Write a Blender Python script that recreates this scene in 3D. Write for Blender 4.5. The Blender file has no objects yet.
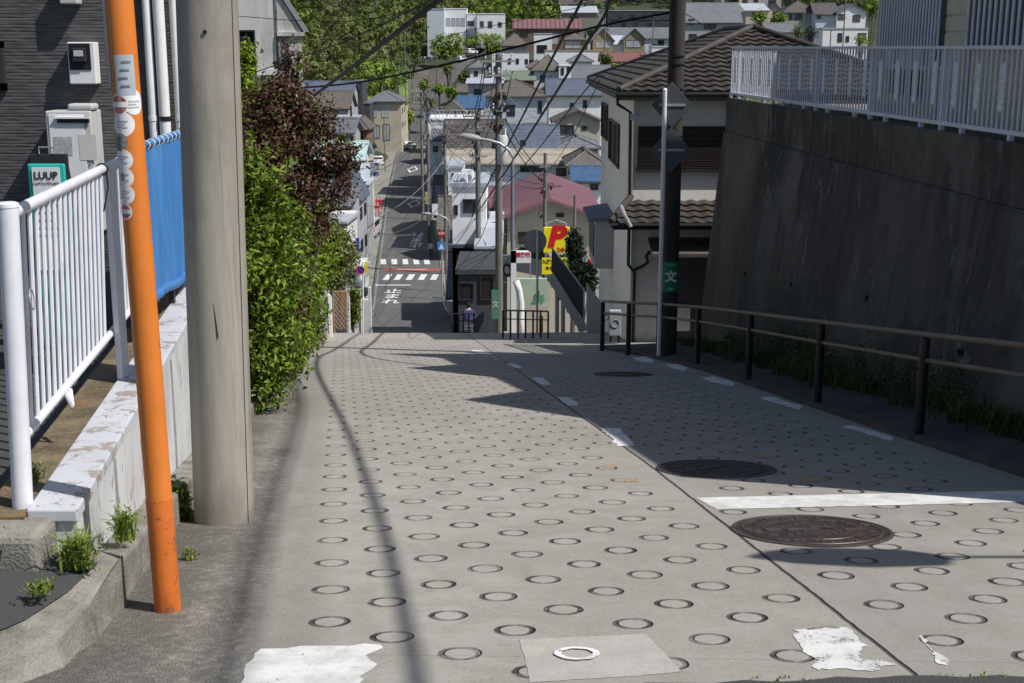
import bpy, math, random
import numpy as np
from mathutils import Vector, Matrix, noise as mnoise

RN = random.Random(11)
SC = bpy.context.scene
COL = SC.collection

# ------------------------------------------------------------------ camera (eye is the world origin)
F = 1280.0
TH = math.atan(293.5 / F)
CT, ST = math.cos(TH), math.sin(TH)
SLOPE = math.tan(TH - math.atan(69.5 / F))      # fall of the near road
HC = 1.5 / math.cos(math.atan(SLOPE))


def ray(px, py):
    u = (px - 512) / F
    v = (341.5 - py) / F
    y = CT + v * ST
    return u / y, (-ST + v * CT) / y


def P(px, py, Y):                # real point at distance Y
    a, b = ray(px, py)
    return Vector((a * Y, Y, b * Y))


def PZ(px, py, z):               # real point at height z
    a, b = ray(px, py)
    Y = z / b
    return Vector((a * Y, Y, z))


def G(px, py):                   # point on the near road
    a, b = ray(px, py)
    Y = HC / (-b - SLOPE)
    return Vector((a * Y, Y, b * Y))


cam_d = bpy.data.cameras.new('camera')
cam = bpy.data.objects.new('camera', cam_d)
COL.objects.link(cam)
cam_d.lens = 45.0
cam_d.sensor_width = 36.0
cam_d.clip_start = 0.05
cam_d.clip_end = 3000
cam.rotation_euler = (math.pi / 2 - TH, 0, 0)
SC.camera = cam

# ------------------------------------------------------------------ light
SUN = Vector((0.55, -0.27, 0.79)).normalized()
elev = math.asin(SUN.z)
azim = math.atan2(SUN.x, SUN.y)
ld = bpy.data.lights.new('sun', 'SUN')
ld.energy = 4.7
ld.angle = math.radians(0.53)
ld.color = (1.0, 0.965, 0.91)
lo = bpy.data.objects.new('sun', ld)
COL.objects.link(lo)
lo.rotation_euler = SUN.to_track_quat('Z', 'Y').to_euler()
W = bpy.data.worlds.new('World')
SC.world = W
W.use_nodes = True
nt = W.node_tree
bg = nt.nodes['Background']
sky = nt.nodes.new('ShaderNodeTexSky')
sky.sky_type = 'NISHITA'
sky.sun_disc = False
sky.sun_elevation = elev
sky.sun_rotation = azim
nt.links.new(sky.outputs[0], bg.inputs[0])
bg.inputs[1].default_value = 0.088
SC.view_settings.view_transform = 'Standard'
SC.view_settings.look = 'None'
SC.view_settings.exposure = 0


# ------------------------------------------------------------------ terrain heights
_yy = np.arange(-60, 1400, 0.5)


def _prof(pts, sm=0):
    xs, ys = zip(*pts)
    v = np.interp(_yy, xs, ys)
    if sm:
        k = np.ones(sm) / sm
        v = np.convolve(np.pad(v, sm, mode='edge'), k, mode='same')[sm:-sm]
    return v


def pl(y):
    return -HC - SLOPE * y


_zr = _prof([(-60, pl(-60)), (0, pl(0)), (29, pl(29)), (33, -7.3), (40, -9.05), (50, -11.5), (60, -14.0), (80, -17.25), (90, -18.0),
             (105, -18.35), (130, -18.6), (170, -18.8), (268, -19.0), (310, -10.6), (370, -2), (400, 4), (450, 16), (500, 28), (650, 66), (1400, 300)], 9)
_zr[_yy < 26] = pl(_yy[_yy < 26])
_hr = _prof([(-60, 0), (150, -18.6), (200, -16.5), (250, -11.5), (300, -6), (350, -1), (380, 2), (400, 5), (450, 15), (500, 27), (650, 64), (1400, 300)], 21)
_hl = _prof([(-60, -18.6), (190, -18.8), (245, -17.5), (285, -12), (330, -3), (400, 22), (500, 58), (700, 120), (1400, 360)], 21)


def ZR(y):
    return float(np.interp(y, _yy, _zr))


def ss(a, b, t):
    t = min(1, max(0, (t - a) / (b - a)))
    return t * t * (3 - 2 * t)


def T(x, y):
    z = ZR(y)
    if y > 150:
        q = x / y
        w = ss(-0.055, -0.02, q)
        z = z * (1 - w) + float(np.interp(y, _yy, _hr)) * w
        w = ss(-0.095, -0.115, q) if y < 268 else ss(-0.08, -0.105, q)
        if q < -0.08:
            z = z * (1 - w) + float(np.interp(y, _yy, _hl)) * w
    return z


_L = [(-5, .3), (0, -.36), (4.28, -1.0), (6.6, -1.35), (14.5, -2.52), (20, -3.3), (25, -3.75), (32, -4.15), (40, -5.1), (50, -6.4), (80, -9.3), (105, -11.4), (169, -16.5), (268, -23.4)]
_R = [(-5, 4.4), (0, 4.15), (8.37, 3.80), (11.3, 3.53), (14, 3.32), (17, 3.10), (19.4, 2.85), (22, 2.4), (24, 1.85), (27, 1.2), (32, .6), (50, -2), (80, -3.9), (105, -5.9), (169, -11.1), (268, -18.6)]


def LX(y):
    return float(np.interp(y, *zip(*_L)))


def RX(y):
    return float(np.interp(y, *zip(*_R)))


# ------------------------------------------------------------------ shader helpers
class E:
    """tiny arithmetic on shader sockets"""
    def __init__(s, t, v):
        s.t = t
        s.v = v

    def _m(s, op, *a):
        n = s.t.nodes.new('ShaderNodeMath')
        n.operation = op
        for i, q in enumerate((s,) + a):
            q = q.v if isinstance(q, E) else q
            if isinstance(q, (int, float)):
                n.inputs[i].default_value = q
            else:
                s.t.links.new(q, n.inputs[i])
        return E(s.t, n.outputs[0])

    def __add__(s, o): return s._m('ADD', o)
    def __sub__(s, o): return s._m('SUBTRACT', o)
    def __mul__(s, o): return s._m('MULTIPLY', o)
    def __truediv__(s, o): return s._m('DIVIDE', o)
    __radd__ = __add__
    __rmul__ = __mul__
    def rnd(s): return s._m('ROUND')
    def frac(s): return s._m('FRACT')
    def abs(s): return s._m('ABSOLUTE')
    def sqrt(s): return s._m('SQRT')
    def sin(s): return s._m('SINE')
    def lt(s, o): return s._m('LESS_THAN', o)
    def gt(s, o): return s._m('GREATER_THAN', o)
    def mn(s, o): return s._m('MINIMUM', o)
    def mx(s, o): return s._m('MAXIMUM', o)

    def ss(s, a, b):             # smoothstep a..b
        n = s.t.nodes.new('ShaderNodeMapRange')
        n.interpolation_type = 'SMOOTHSTEP'
        s.t.links.new(s.v, n.inputs['Value'])
        n.inputs['From Min'].default_value = a
        n.inputs['From Max'].default_value = b
        return E(s.t, n.outputs[0])


def newmat(name):
    m = bpy.data.materials.new(name)
    m.use_nodes = True
    t = m.node_tree
    return m, t, t.nodes['Principled BSDF']


def coords(t, sc=(1, 1, 1)):
    c = t.nodes.new('ShaderNodeTexCoord')
    mp = t.nodes.new('ShaderNodeMapping')
    mp.inputs['Scale'].default_value = sc
    t.links.new(c.outputs['Object'], mp.inputs[0])
    return mp.outputs[0]


def sep(t, vec):
    n = t.nodes.new('ShaderNodeSeparateXYZ')
    t.links.new(vec, n.inputs[0])
    return [E(t, n.outputs[i]) for i in range(3)]


def nz(t, vec, scale, detail=4, rough=.6, dist=0):
    n = t.nodes.new('ShaderNodeTexNoise')
    n.inputs['Scale'].default_value = scale
    n.inputs['Detail'].default_value = detail
    n.inputs['Roughness'].default_value = rough
    n.inputs['Distortion'].default_value = dist
    t.links.new(vec, n.inputs['Vector'])
    return E(t, n.outputs[0])


def vor(t, vec, scale, feat='F1'):
    n = t.nodes.new('ShaderNodeTexVoronoi')
    n.feature = feat
    n.inputs['Scale'].default_value = scale
    t.links.new(vec, n.inputs['Vector'])
    return E(t, n.outputs[0])


def rgb(c):
    if isinstance(c, (int, float)):
        c = (c, c, c)
    return (c[0], c[1], c[2], 1)


def mixc(t, fac, a, b):
    n = t.nodes.new('ShaderNodeMix')
    n.data_type = 'RGBA'
    for i, q in ((0, fac), (6, a), (7, b)):
        if isinstance(q, E):
            t.links.new(q.v, n.inputs[i])
        elif isinstance(q, bpy.types.NodeSocket):
            t.links.new(q, n.inputs[i])
        elif i == 0:
            n.inputs[0].default_value = q
        else:
            n.inputs[i].default_value = rgb(q)
    return n.outputs[2]


def setbump(t, b, h, strength=.4, dist=.01):
    n = t.nodes.new('ShaderNodeBump')
    n.inputs['Strength'].default_value = strength
    n.inputs['Distance'].default_value = dist
    t.links.new(h.v if isinstance(h, E) else h, n.inputs['Height'])
    t.links.new(n.outputs[0], b.inputs['Normal'])


_mc = {}


def M(name, col, rough=.8, var=.18, scale=2.0, stretch=(1, 1, 1), fine=30, bump=.0, bdist=.01, metal=0, dirt=None, damt=.5, dscale=1.2, spec=.3):
    if name in _mc:
        return _mc[name]
    m, t, b = newmat(name)
    v = coords(t, stretch)
    c = rgb(col)
    n1 = nz(t, v, scale, 5)
    n2 = nz(t, v, fine, 3)
    lo_ = [q * (1 - var) for q in c[:3]]
    hi_ = [q * (1 + var) for q in c[:3]]
    s = mixc(t, (n1 * .7 + n2 * .3).ss(.3, .7), lo_, hi_)
    if dirt is not None:
        d = nz(t, v, dscale, 6, .7, .4).ss(.5, .72) * damt
        s = mixc(t, d, s, dirt)
    t.links.new(s, b.inputs['Base Color'])
    b.inputs['Roughness'].default_value = rough
    b.inputs['Metallic'].default_value = metal
    b.inputs['Specular IOR Level'].default_value = spec
    if bump:
        setbump(t, b, n2 + n1 * .5, bump, bdist)
    _mc[name] = m
    return m


# ------------------------------------------------------------------ mesh helpers
class MB:
    def __init__(s):
        s.v = []
        s.f = []

    def add(s, vs, fs):
        k = len(s.v)
        s.v += [tuple(q) for q in vs]
        s.f += [tuple(i + k for i in f) for f in fs]
        return s

    def hexa(s, p):              # 8 points: bottom ring then top ring
        return s.add(p, [(3, 2, 1, 0), (4, 5, 6, 7), (0, 1, 5, 4), (1, 2, 6, 5), (2, 3, 7, 6), (3, 0, 4, 7)])

    def box(s, x0, x1, y0, y1, z0, z1):
        if x0 > x1: x0, x1 = x1, x0
        if y0 > y1: y0, y1 = y1, y0
        if z0 > z1: z0, z1 = z1, z0
        return s.hexa([(x0, y0, z0), (x1, y0, z0), (x1, y1, z0), (x0, y1, z0), (x0, y0, z1), (x1, y0, z1), (x1, y1, z1), (x0, y1, z1)])

    def obox(s, c, sx, sy, sz, rz=0, rx=0, ry=0):
        m = Matrix.Rotation(rz, 3, 'Z') @ Matrix.Rotation(rx, 3, 'X') @ Matrix.Rotation(ry, 3, 'Y')
        c = Vector(c)
        p = [c + m @ Vector((a * sx / 2, b_ * sy / 2, d * sz / 2)) for d in (-1, 1) for a, b_ in ((-1, -1), (1, -1), (1, 1), (-1, 1))]
        return s.hexa(p)

    def beam(s, a, b, w, h):     # rectangular bar from a to b, h vertical
        a, b = Vector(a), Vector(b)
        d = (b - a).normalized()
        up = Vector((0, 0, 1)) if abs(d.z) < .95 else Vector((0, 1, 0))
        r = d.cross(up).normalized()
        u = r.cross(d).normalized()
        p = []
        for q in (a, b):
            p += [q - r * w / 2 - u * h / 2, q + r * w / 2 - u * h / 2, q + r * w / 2 + u * h / 2, q - r * w / 2 + u * h / 2]
        return s.hexa(p)

    def tube(s, pts, r, n=10, r1=None, cap=True):
        pts = [Vector(p) for p in pts]
        m = len(pts)
        k = len(s.v)
        prev = None
        for i, p in enumerate(pts):
            d = (pts[min(i + 1, m - 1)] - pts[max(i - 1, 0)]).normalized()
            if prev is None:
                a = Vector((0, 0, 1)) if abs(d.z) < .9 else Vector((1, 0, 0))
                e1 = d.cross(a).normalized()
            else:
                e1 = (prev - d * prev.dot(d)).normalized()
            prev = e1
            e2 = d.cross(e1)
            rr = r if r1 is None else r + (r1 - r) * i / (m - 1)
            if isinstance(r, (list, tuple)):
                rr = r[i]
            for j in range(n):
                t = 2 * math.pi * j / n
                s.v.append(tuple(p + e1 * (math.cos(t) * rr) + e2 * (math.sin(t) * rr)))
        for i in range(m - 1):
            for j in range(n):
                j2 = (j + 1) % n
                s.f.append((k + i * n + j, k + i * n + j2, k + (i + 1) * n + j2, k + (i + 1) * n + j))
        if cap:
            s.f.append(tuple(k + j for j in range(n))[::-1])
            s.f.append(tuple(k + (m - 1) * n + j for j in range(n)))
        return s

    def prism(s, poly, axis, a, b):   # poly of 2d points in the other two axes, extruded from a to b
        def mk(p, t):
            return {'x': (t, p[0], p[1]), 'y': (p[0], t, p[1]), 'z': (p[0], p[1], t)}[axis]
        n = len(poly)
        vs = [mk(p, a) for p in poly] + [mk(p, b) for p in poly]
        fs = [tuple(range(n))[::-1], tuple(range(n, 2 * n))] + [(i, (i + 1) % n, n + (i + 1) % n, n + i) for i in range(n)]
        return s.add(vs, fs)

    def disc(s, c, nrm, r, th=.01, n=24):
        c = Vector(c)
        nrm = Vector(nrm).normalized()
        return s.tube([c - nrm * th / 2, c + nrm * th / 2], r, n)

    def torus(s, c, nrm, r, rr, n=16, m=6):
        c = Vector(c)
        nrm = Vector(nrm).normalized()
        a = nrm.cross(Vector((0, 0, 1)) if abs(nrm.z) < .9 else Vector((1, 0, 0))).normalized()
        b = nrm.cross(a)
        k = len(s.v)
        for i in range(n):
            t = 2 * math.pi * i / n
            o = a * math.cos(t) + b * math.sin(t)
            for j in range(m):
                q = 2 * math.pi * j / m
                s.v.append(tuple(c + o * (r + rr * math.cos(q)) + nrm * (rr * math.sin(q))))
        for i in range(n):
            for j in range(m):
                s.f.append((k + i * m + j, k + ((i + 1) % n) * m + j, k + ((i + 1) % n) * m + (j + 1) % m, k + i * m + (j + 1) % m))
        return s

    def ball(s, c, r, n=10, m=7, sz=(1, 1, 1)):
        k = len(s.v)
        c = Vector(c)
        for i in range(m + 1):
            a = math.pi * i / m
            for j in range(n):
                t = 2 * math.pi * j / n
                s.v.append((c.x + r * sz[0] * math.sin(a) * math.cos(t), c.y + r * sz[1] * math.sin(a) * math.sin(t), c.z + r * sz[2] * math.cos(a)))
        for i in range(m):
            for j in range(n):
                s.f.append((k + i * n + j, k + (i + 1) * n + j, k + (i + 1) * n + (j + 1) % n, k + i * n + (j + 1) % n))
        return s

    def build(s, name, mat, parent=None, smooth=False, bevel=0, loc=None, seg=2):
        me = bpy.data.meshes.new(name)
        o = bpy.data.objects.new(name, me)
        COL.objects.link(o)
        off = Vector((0, 0, 0))
        if parent is not None:
            o.parent = parent
            q = parent
            while q is not None:
                off += q.location
                q = q.parent
        elif loc is not None:
            off = Vector(loc)
            o.location = off
        elif s.v:
            a = np.array(s.v)
            off = Vector(((a[:, 0].min() + a[:, 0].max()) / 2, (a[:, 1].min() + a[:, 1].max()) / 2, a[:, 2].min()))
            o.location = off
        me.from_pydata([(v[0] - off.x, v[1] - off.y, v[2] - off.z) for v in s.v], [], s.f)
        me.validate()
        me.materials.append(mat)
        import bmesh
        bm = bmesh.new()
        bm.from_mesh(me)
        bmesh.ops.recalc_face_normals(bm, faces=bm.faces)
        bm.to_mesh(me)
        bm.free()
        if smooth:
            me.polygons.foreach_set('use_smooth', [True] * len(me.polygons))
            if smooth == 'auto':
                md = o.modifiers.new('wn', 'EDGE_SPLIT')
                md.split_angle = math.radians(40)
        if bevel:
            md = o.modifiers.new('bevel', 'BEVEL')
            md.width = bevel
            md.segments = seg
            md.limit_method = 'ANGLE'
        return o


def tag(o, label=None, cat=None, group=None, kind=None):
    if label: o['label'] = label
    if cat: o['category'] = cat
    if group: o['group'] = group
    if kind: o['kind'] = kind
    return o


def thing(name, loc, label, cat, group=None):
    o = bpy.data.objects.new(name, None)
    o.empty_display_size = .2
    o.location = Vector(loc)
    COL.objects.link(o)
    return tag(o, label, cat, group)


def copy_tree(o, parent=None):
    c = o.copy()
    COL.objects.link(c)
    if parent is not None:
        c.parent = parent
    for ch in o.children:
        copy_tree(ch, c)
    return c


def sheet(name, rows, mat, label=None, kind='structure'):
    """rows: list of lists of points -> one sheet"""
    vs, fs = [], []
    m = len(rows[0])
    for r in rows:
        vs += [tuple(p) for p in r]
    for i in range(len(rows) - 1):
        for j in range(m - 1):
            fs.append((i * m + j, i * m + j + 1, (i + 1) * m + j + 1, (i + 1) * m + j))
    o = MB().add(vs, fs).build(name, mat, loc=(0, 0, 0), smooth=True)
    return tag(o, label, kind=kind)


def text(s, size, mat, parent, loc, rot=(math.pi / 2, 0, 0), ext=.002, bold=0, sx=1, shear=0, name='lettering', align='CENTER', squash=1):
    cu = bpy.data.curves.new(name, 'FONT')
    cu.body = s
    cu.size = size
    cu.extrude = ext
    cu.offset = bold
    cu.shear = shear
    cu.resolution_u = 3
    cu.align_x = align
    cu.align_y = 'CENTER'
    tmp = bpy.data.objects.new('tmp_text', cu)
    COL.objects.link(tmp)
    bpy.context.view_layer.update()
    me = bpy.data.meshes.new_from_object(tmp.evaluated_get(bpy.context.evaluated_depsgraph_get()))
    bpy.data.objects.remove(tmp)
    bpy.data.curves.remove(cu)
    me.name = name
    me.materials.clear()
    me.materials.append(mat)
    o = bpy.data.objects.new(name, me)
    COL.objects.link(o)
    off = Vector((0, 0, 0))
    q = parent
    while q is not None:
        off += q.location
        q = q.parent
    o.parent = parent
    o.location = Vector(loc) - off
    o.rotation_euler = rot
    o.scale = (sx, squash, 1)
    return o


# ------------------------------------------------------------------ leaves
def leafmat(name, cols, rough=.5, trans=.3, pscale=.9, pamt=.5):
    m, t, b = newmat(name)
    g = t.nodes.new('ShaderNodeNewGeometry')
    r = t.nodes.new('ShaderNodeValToRGB')
    r.color_ramp.interpolation = 'LINEAR'
    el = r.color_ramp.elements
    el[0].color = rgb(cols[0])
    el[0].position = 0
    el[1].color = rgb(cols[-1])
    el[1].position = 1
    for i, c in enumerate(cols[1:-1]):
        e = el.new((i + 1) / (len(cols) - 1))
        e.color = rgb(c)
    t.links.new(g.outputs['Random Per Island'], r.inputs[0])
    n = nz(t, coords(t), pscale, 3).ss(.35, .65)
    c = mixc(t, n * pamt, r.outputs[0], [q * .45 for q in cols[0][:3]])
    t.links.new(c, b.inputs['Base Color'])
    b.inputs['Roughness'].default_value = rough
    b.inputs['Specular IOR Level'].default_value = .25
    tr = t.nodes.new('ShaderNodeBsdfTranslucent')
    t.links.new(c, tr.inputs[0])
    mx = t.nodes.new('ShaderNodeMixShader')
    mx.inputs[0].default_value = trans
    t.links.new(b.outputs[0], mx.inputs[1])
    t.links.new(tr.outputs[0], mx.inputs[2])
    t.links.new(mx.outputs[0], t.nodes['Material Output'].inputs[0])
    return m


def leaves(name, mat, pts, size, seed, parent=None, loc=None, up=.5, aspect=.5, out=None, outw=1.2):
    rg = np.random.default_rng(seed)
    pts = np.asarray(pts, float)
    n = len(pts)
    nr = rg.normal(size=(n, 3))
    nr[:, 2] += up * 2
    if out is not None:
        nr += np.asarray(out) * outw
    nr /= np.linalg.norm(nr, axis=1)[:, None]
    d = rg.normal(size=(n, 3))
    d[:, 2] -= .3
    d -= nr * (d * nr).sum(1)[:, None]
    d /= np.linalg.norm(d, axis=1)[:, None] + 1e-9
    s = np.cross(nr, d)
    L = size * rg.uniform(.6, 1.3, (n, 1))
    w = L * aspect
    fold = nr * L * .12
    v = np.stack([pts - d * L * .5, pts - s * w * .5 + fold - d * L * .05, pts + d * L * .55, pts + s * w * .5 + fold - d * L * .05], 1).reshape(-1, 3)
    off = np.zeros(3)
    me = bpy.data.meshes.new(name)
    o = bpy.data.objects.new(name, me)
    COL.objects.link(o)
    if parent is not None:
        o.parent = parent
        off = np.array(parent.location)
    else:
        off = np.array(loc if loc is not None else (pts[:, 0].mean(), pts[:, 1].mean(), pts[:, 2].min()))
        o.location = off
    v = (v - off).astype(np.float32)
    me.vertices.add(4 * n)
    me.vertices.foreach_set('co', v.ravel())
    me.loops.add(4 * n)
    me.loops.foreach_set('vertex_index', np.arange(4 * n, dtype=np.int32))
    me.polygons.add(n)
    me.polygons.foreach_set('loop_start', np.arange(0, 4 * n, 4, dtype=np.int32))
    me.polygons.foreach_set('loop_total', np.full(n, 4, np.int32))
    me.update(calc_edges=True)
    me.materials.append(mat)
    return o


def cluster_pts(ells, n, per, spread, seed, shell=.55, gaps=0, gs=3.0):
    """points in small clusters spread through ellipsoids (cx,cy,cz,rx,ry,rz)"""
    rg = np.random.default_rng(seed)
    vol = np.array([e[3] * e[4] * e[5] for e in ells]) ** .75
    vol /= vol.sum()
    out, nr = [], []
    for e, w in zip(ells, vol):
        k = max(1, int(n * w / per))
        d = rg.normal(size=(k, 3))
        d /= np.linalg.norm(d, axis=1)[:, None]
        r = rg.uniform(shell, 1.05, (k, 1)) ** .7
        r = r * (1 + .16 * np.sin(d[:, :1] * 5 + seed) * np.cos(d[:, 2:3] * 6 + seed * 2))
        c = d * r * np.array(e[3:6]) + np.array(e[:3])
        if gaps:
            keep = np.array([mnoise.noise(Vector(q) * gs) > gaps for q in c])
            if keep.any():
                c, d = c[keep], d[keep]
                k = len(c)
        q = np.repeat(c, per, 0) + rg.normal(size=(k * per, 3)) * spread
        out.append(q)
        nr.append(np.repeat(d, per, 0))
    return np.concatenate(out), np.concatenate(nr)
# ------------------------------------------------------------------ materials
def road_mat():
    m, t, b = newmat('ringed_concrete')
    v = coords(t)
    X, Y, Z = sep(t, v)
    lat = X + Y * .149 + .36
    rightm = (Y * -.091 + 4.22) - X
    seamx = (Y * -.121 + 2.2)                       # joint between the two slabs
    sx_ = X - ((Y - 4.4) * -.085 + 1.502).mn((Y - 9.3) * -.104 + 1.085)
    e1 = (.216, .324)
    e2 = (.29, -.226)
    det = e1[0] * e2[1] - e1[1] * e2[0]

    def ring(ox, oy):
        qx, qy = X - ox, Y - oy
        s = (qx * e2[1] - qy * e2[0]) / det
        u = (qy * e1[0] - qx * e1[1]) / det
        fs, fu = s - s.rnd(), u - u.rnd()
        dx = fs * e1[0] + fu * e2[0]
        dy = fs * e1[1] + fu * e2[1]
        return (dx * dx + dy * dy).sqrt(), dx, dy
    rl, dxl, dyl = ring(-.787, 5.094)
    rr, dxr, dyr = ring(1.75, 4.821)
    side = sx_.gt(0)
    wob = nz(t, v, 9, 2) - .5

    def masked(r, dx, dy, sg):      # a ring is drawn whole or not at all: tests use its centre
        cx, cy = X - dx, Y - dy
        sd = (cx - ((cy - 4.4) * -.085 + 1.502).mn((cy - 9.3) * -.104 + 1.085)) * sg
        z = sd.gt(.13) * (cx + cy * .1345).gt(-.24) * ((cy * -.091 + 4.22) - cx).gt(.14) * cy.gt(4.38) * cy.lt(28.5)
        vary = (cx * 7.3 + cy * 3.1).sin() * .0022
        endw = (dx.abs() * 12).mn(1) * .6 + .4
        return ((r + wob * .012 + vary - .075).abs().ss(.0175, .006) * (nz(t, v, 17, 3).ss(.28, .5) * .55 + .45)) * endw * z, (r).lt(.066) * z
    gl_, il_ = masked(rl, dxl, dyl, -1)
    gr_, ir_ = masked(rr, dxr, dyr, 1)
    groove_d = gl_ + gr_
    inner = il_ + ir_
    dk = (nz(t, v, 3.3, 4).ss(.28, .6) * .5 + .5) * (nz(t, v, 30, 2).ss(.2, .5) * .3 + .7)
    # base tone
    big = nz(t, v, .45, 4, .6)
    mid = nz(t, v, 3.2, 6, .75, .5)
    fin = nz(t, v, 75, 4, .8)
    spk = vor(t, v, 120)
    c = mixc(t, big.ss(.3, .7), (.285, .268, .24), (.375, .356, .325))
    c = mixc(t, mid.ss(.38, .66) * .68, c, (.245, .226, .19))
    c = mixc(t, nz(t, v, 14, 5, .8).ss(.52, .72) * .4, c, (.20, .187, .165))
    c = mixc(t, vor(t, v, 9).ss(.09, .05) * nz(t, v, 1.2, 2).ss(.45, .6) * .5, c, (.12, .11, .10))
    c = mixc(t, fin.ss(.35, .7) * .5, c, (.44, .42, .385))
    # tyre polish and stains in long bands down the slope
    band = nz(t, coords(t, (1.6, .16, 1)), 1.3, 4, .6)
    c = mixc(t, band.ss(.52, .78) * .38, c, (.18, .168, .15))
    # slab lanes differ slightly
    c = mixc(t, side * .16, c, (.24, .235, .225))
    # rough darker strip next to the wall
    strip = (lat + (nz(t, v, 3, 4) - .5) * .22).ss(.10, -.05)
    agg = vor(t, v, 75).ss(.12, .5)
    rc = mixc(t, (agg * nz(t, v, 20, 3).ss(.3, .6)) * .8, (.40, .375, .325), (.19, .177, .155))
    rc = mixc(t, nz(t, v, 1.1, 5).ss(.45, .7) * .6, rc, (.12, .112, .10))
    # rough aggregate band just inside the slab
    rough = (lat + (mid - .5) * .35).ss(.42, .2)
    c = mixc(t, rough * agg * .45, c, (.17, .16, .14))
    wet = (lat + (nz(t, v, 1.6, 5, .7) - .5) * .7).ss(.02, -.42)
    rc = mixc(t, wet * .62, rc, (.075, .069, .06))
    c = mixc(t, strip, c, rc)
    # far patch of slab is bare
    joint = (sx_ + (nz(t, v, 6, 3) - .5) * .02).abs().ss(.014, .004)
    c = mixc(t, joint * .85, c, (.03, .028, .025))
    # cross joints
    cj = ((Y * .25 + X * .01 + .35).frac() - .5).abs().ss(.0014, .0004)
    c = mixc(t, cj * .35, c, (.08, .075, .07))
    c = mixc(t, groove_d * dk, c, (.025, .024, .022))
    c = mixc(t, inner * .25, c, (.42, .40, .36))  # lighter ring centres, a highlight painted into the colour
    crack = vor(t, v, .55, 'DISTANCE_TO_EDGE')
    crk = (crack + (mid - .5) * .05).abs().ss(.006, .001) * nz(t, v, .6, 2).ss(.5, .6)
    c = mixc(t, crk * .0, c, (.07, .065, .06))
    t.links.new(c, b.inputs['Base Color'])
    b.inputs['Roughness'].default_value = .88
    b.inputs['Specular IOR Level'].default_value = .25
    h = fin * .25 + mid * .5 - groove_d * 2.2 - joint * 2 + strip * agg * -.8
    setbump(t, b, h, .9, .009)
    return m


def asphalt_mat(name='asphalt', col=.055, agg=60):
    m, t, b = newmat(name)
    v = coords(t)
    a = vor(t, v, agg).ss(.05, .5)
    n = nz(t, v, .6, 5)
    c = mixc(t, a * .55, [col * 1.5] * 3, [col * .6, col * .6, col * .58])
    c = mixc(t, n.ss(.35, .7) * .6, c, [col * 1.4, col * 1.38, col * 1.3])
    c = mixc(t, nz(t, coords(t, (1, .06, 1)), .8, 3).ss(.5, .7) * .35, c, [col * .6] * 3)
    t.links.new(c, b.inputs['Base Color'])
    b.inputs['Roughness'].default_value = .9
    setbump(t, b, a * -1 + n * .3, .5, .006)
    return m


def siding_mat():
    m, t, b = newmat('dark_split_face_siding')
    v = coords(t)
    X, Y, Z = sep(t, v)
    row = ((Z + (nz(t, v, 3, 2) - .5) * .012) * 34).frac()
    k = (Z * 34) - row
    rown = nz(t, coords(t, (2.2, 2.2, 34)), 1, 2)
    vert = vor(t, coords(t, (7, 7, 30)), 1.0)
    h = row.ss(0, .25) * (row.ss(1, .8)) * (rown * .7 + .3)
    c = mixc(t, h, (.045, .043, .044), (.100, .096, .098))
    c = mixc(t, (vert.ss(.3, .8)) * .45, c, (.135, .13, .132))
    t.links.new(c, b.inputs['Base Color'])
    b.inputs['Roughness'].default_value = .75
    setbump(t, b, h * .7 + vert * .8, .6, .01)
    return m


def retaining_mat():
    m, t, b = newmat('weathered_retaining_concrete')
    v = coords(t)
    X, Y, Z = sep(t, v)
    big = nz(t, v, .5, 5, .65)
    run = nz(t, coords(t, (1, .9, .3)), .9, 6, .7, 1.2)
    c = mixc(t, big.ss(.3, .7), (.072, .063, .054), (.128, .114, .099))
    c = mixc(t, run.ss(.36, .66) * .85, c, (.032, .028, .024))
    c = mixc(t, nz(t, coords(t, (1, 1.2, .35)), .9, 7, .75, .8).ss(.58, .66) * .6, c, (.27, .255, .235))
    # drips under the band, pale salts, form joints and tie marks
    dr = nz(t, coords(t, (1, 5, .25)), 1.6, 5, .7, .4).ss(.44, .56) * Z.ss(.6, 1.9)
    c = mixc(t, dr * .7, c, (.022, .019, .016))
    c = mixc(t, nz(t, coords(t, (1, 1, .55)), 1.9, 8, .85, 1.5).ss(.55, .63) * .8, c, (.27, .25, .225))
    c = mixc(t, nz(t, coords(t, (1, 1, .4)), .5, 4, .6, .6).ss(.47, .56) * .7, c, (.175, .158, .137))
    hj = ((Z * 1.11 + .2).frac() - .5).abs().ss(.008, .002) * .6
    c = mixc(t, hj, c, (.02, .018, .016))
    th = (((Y * 1.1).frac() - .5) * ((Y * 1.1).frac() - .5) + ((Z * 1.11 + .7).frac() - .5) * ((Z * 1.11 + .7).frac() - .5)).sqrt().ss(.03, .018)
    c = mixc(t, th * .6, c, (.015, .015, .015))
    c = mixc(t, nz(t, v, .35, 3).ss(.35, .65) * .45, c, (.055, .045, .036))
    c = mixc(t, nz(t, v, 2.2, 6, .8).ss(.5, .62) * .45, c, (.045, .04, .034))
    c = mixc(t, Y.ss(-.2, -.6) * .35, c, (.22, .21, .20))
    c = mixc(t, nz(t, v, 60, 3) * .25, c, (.04, .04, .04))
    j = ((Y * .5 + .1).frac() - .5).abs().ss(.006, .002)
    c = mixc(t, j * .85, c, (.02, .02, .02))
    c = mixc(t, Z.ss(0.9, -.6) * .4, c, (.04, .042, .03))
    t.links.new(c, b.inputs['Base Color'])
    b.inputs['Roughness'].default_value = .92
    setbump(t, b, nz(t, v, 9, 6, .75) + big * .5 - j * 2, .6, .012)
    return m


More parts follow.
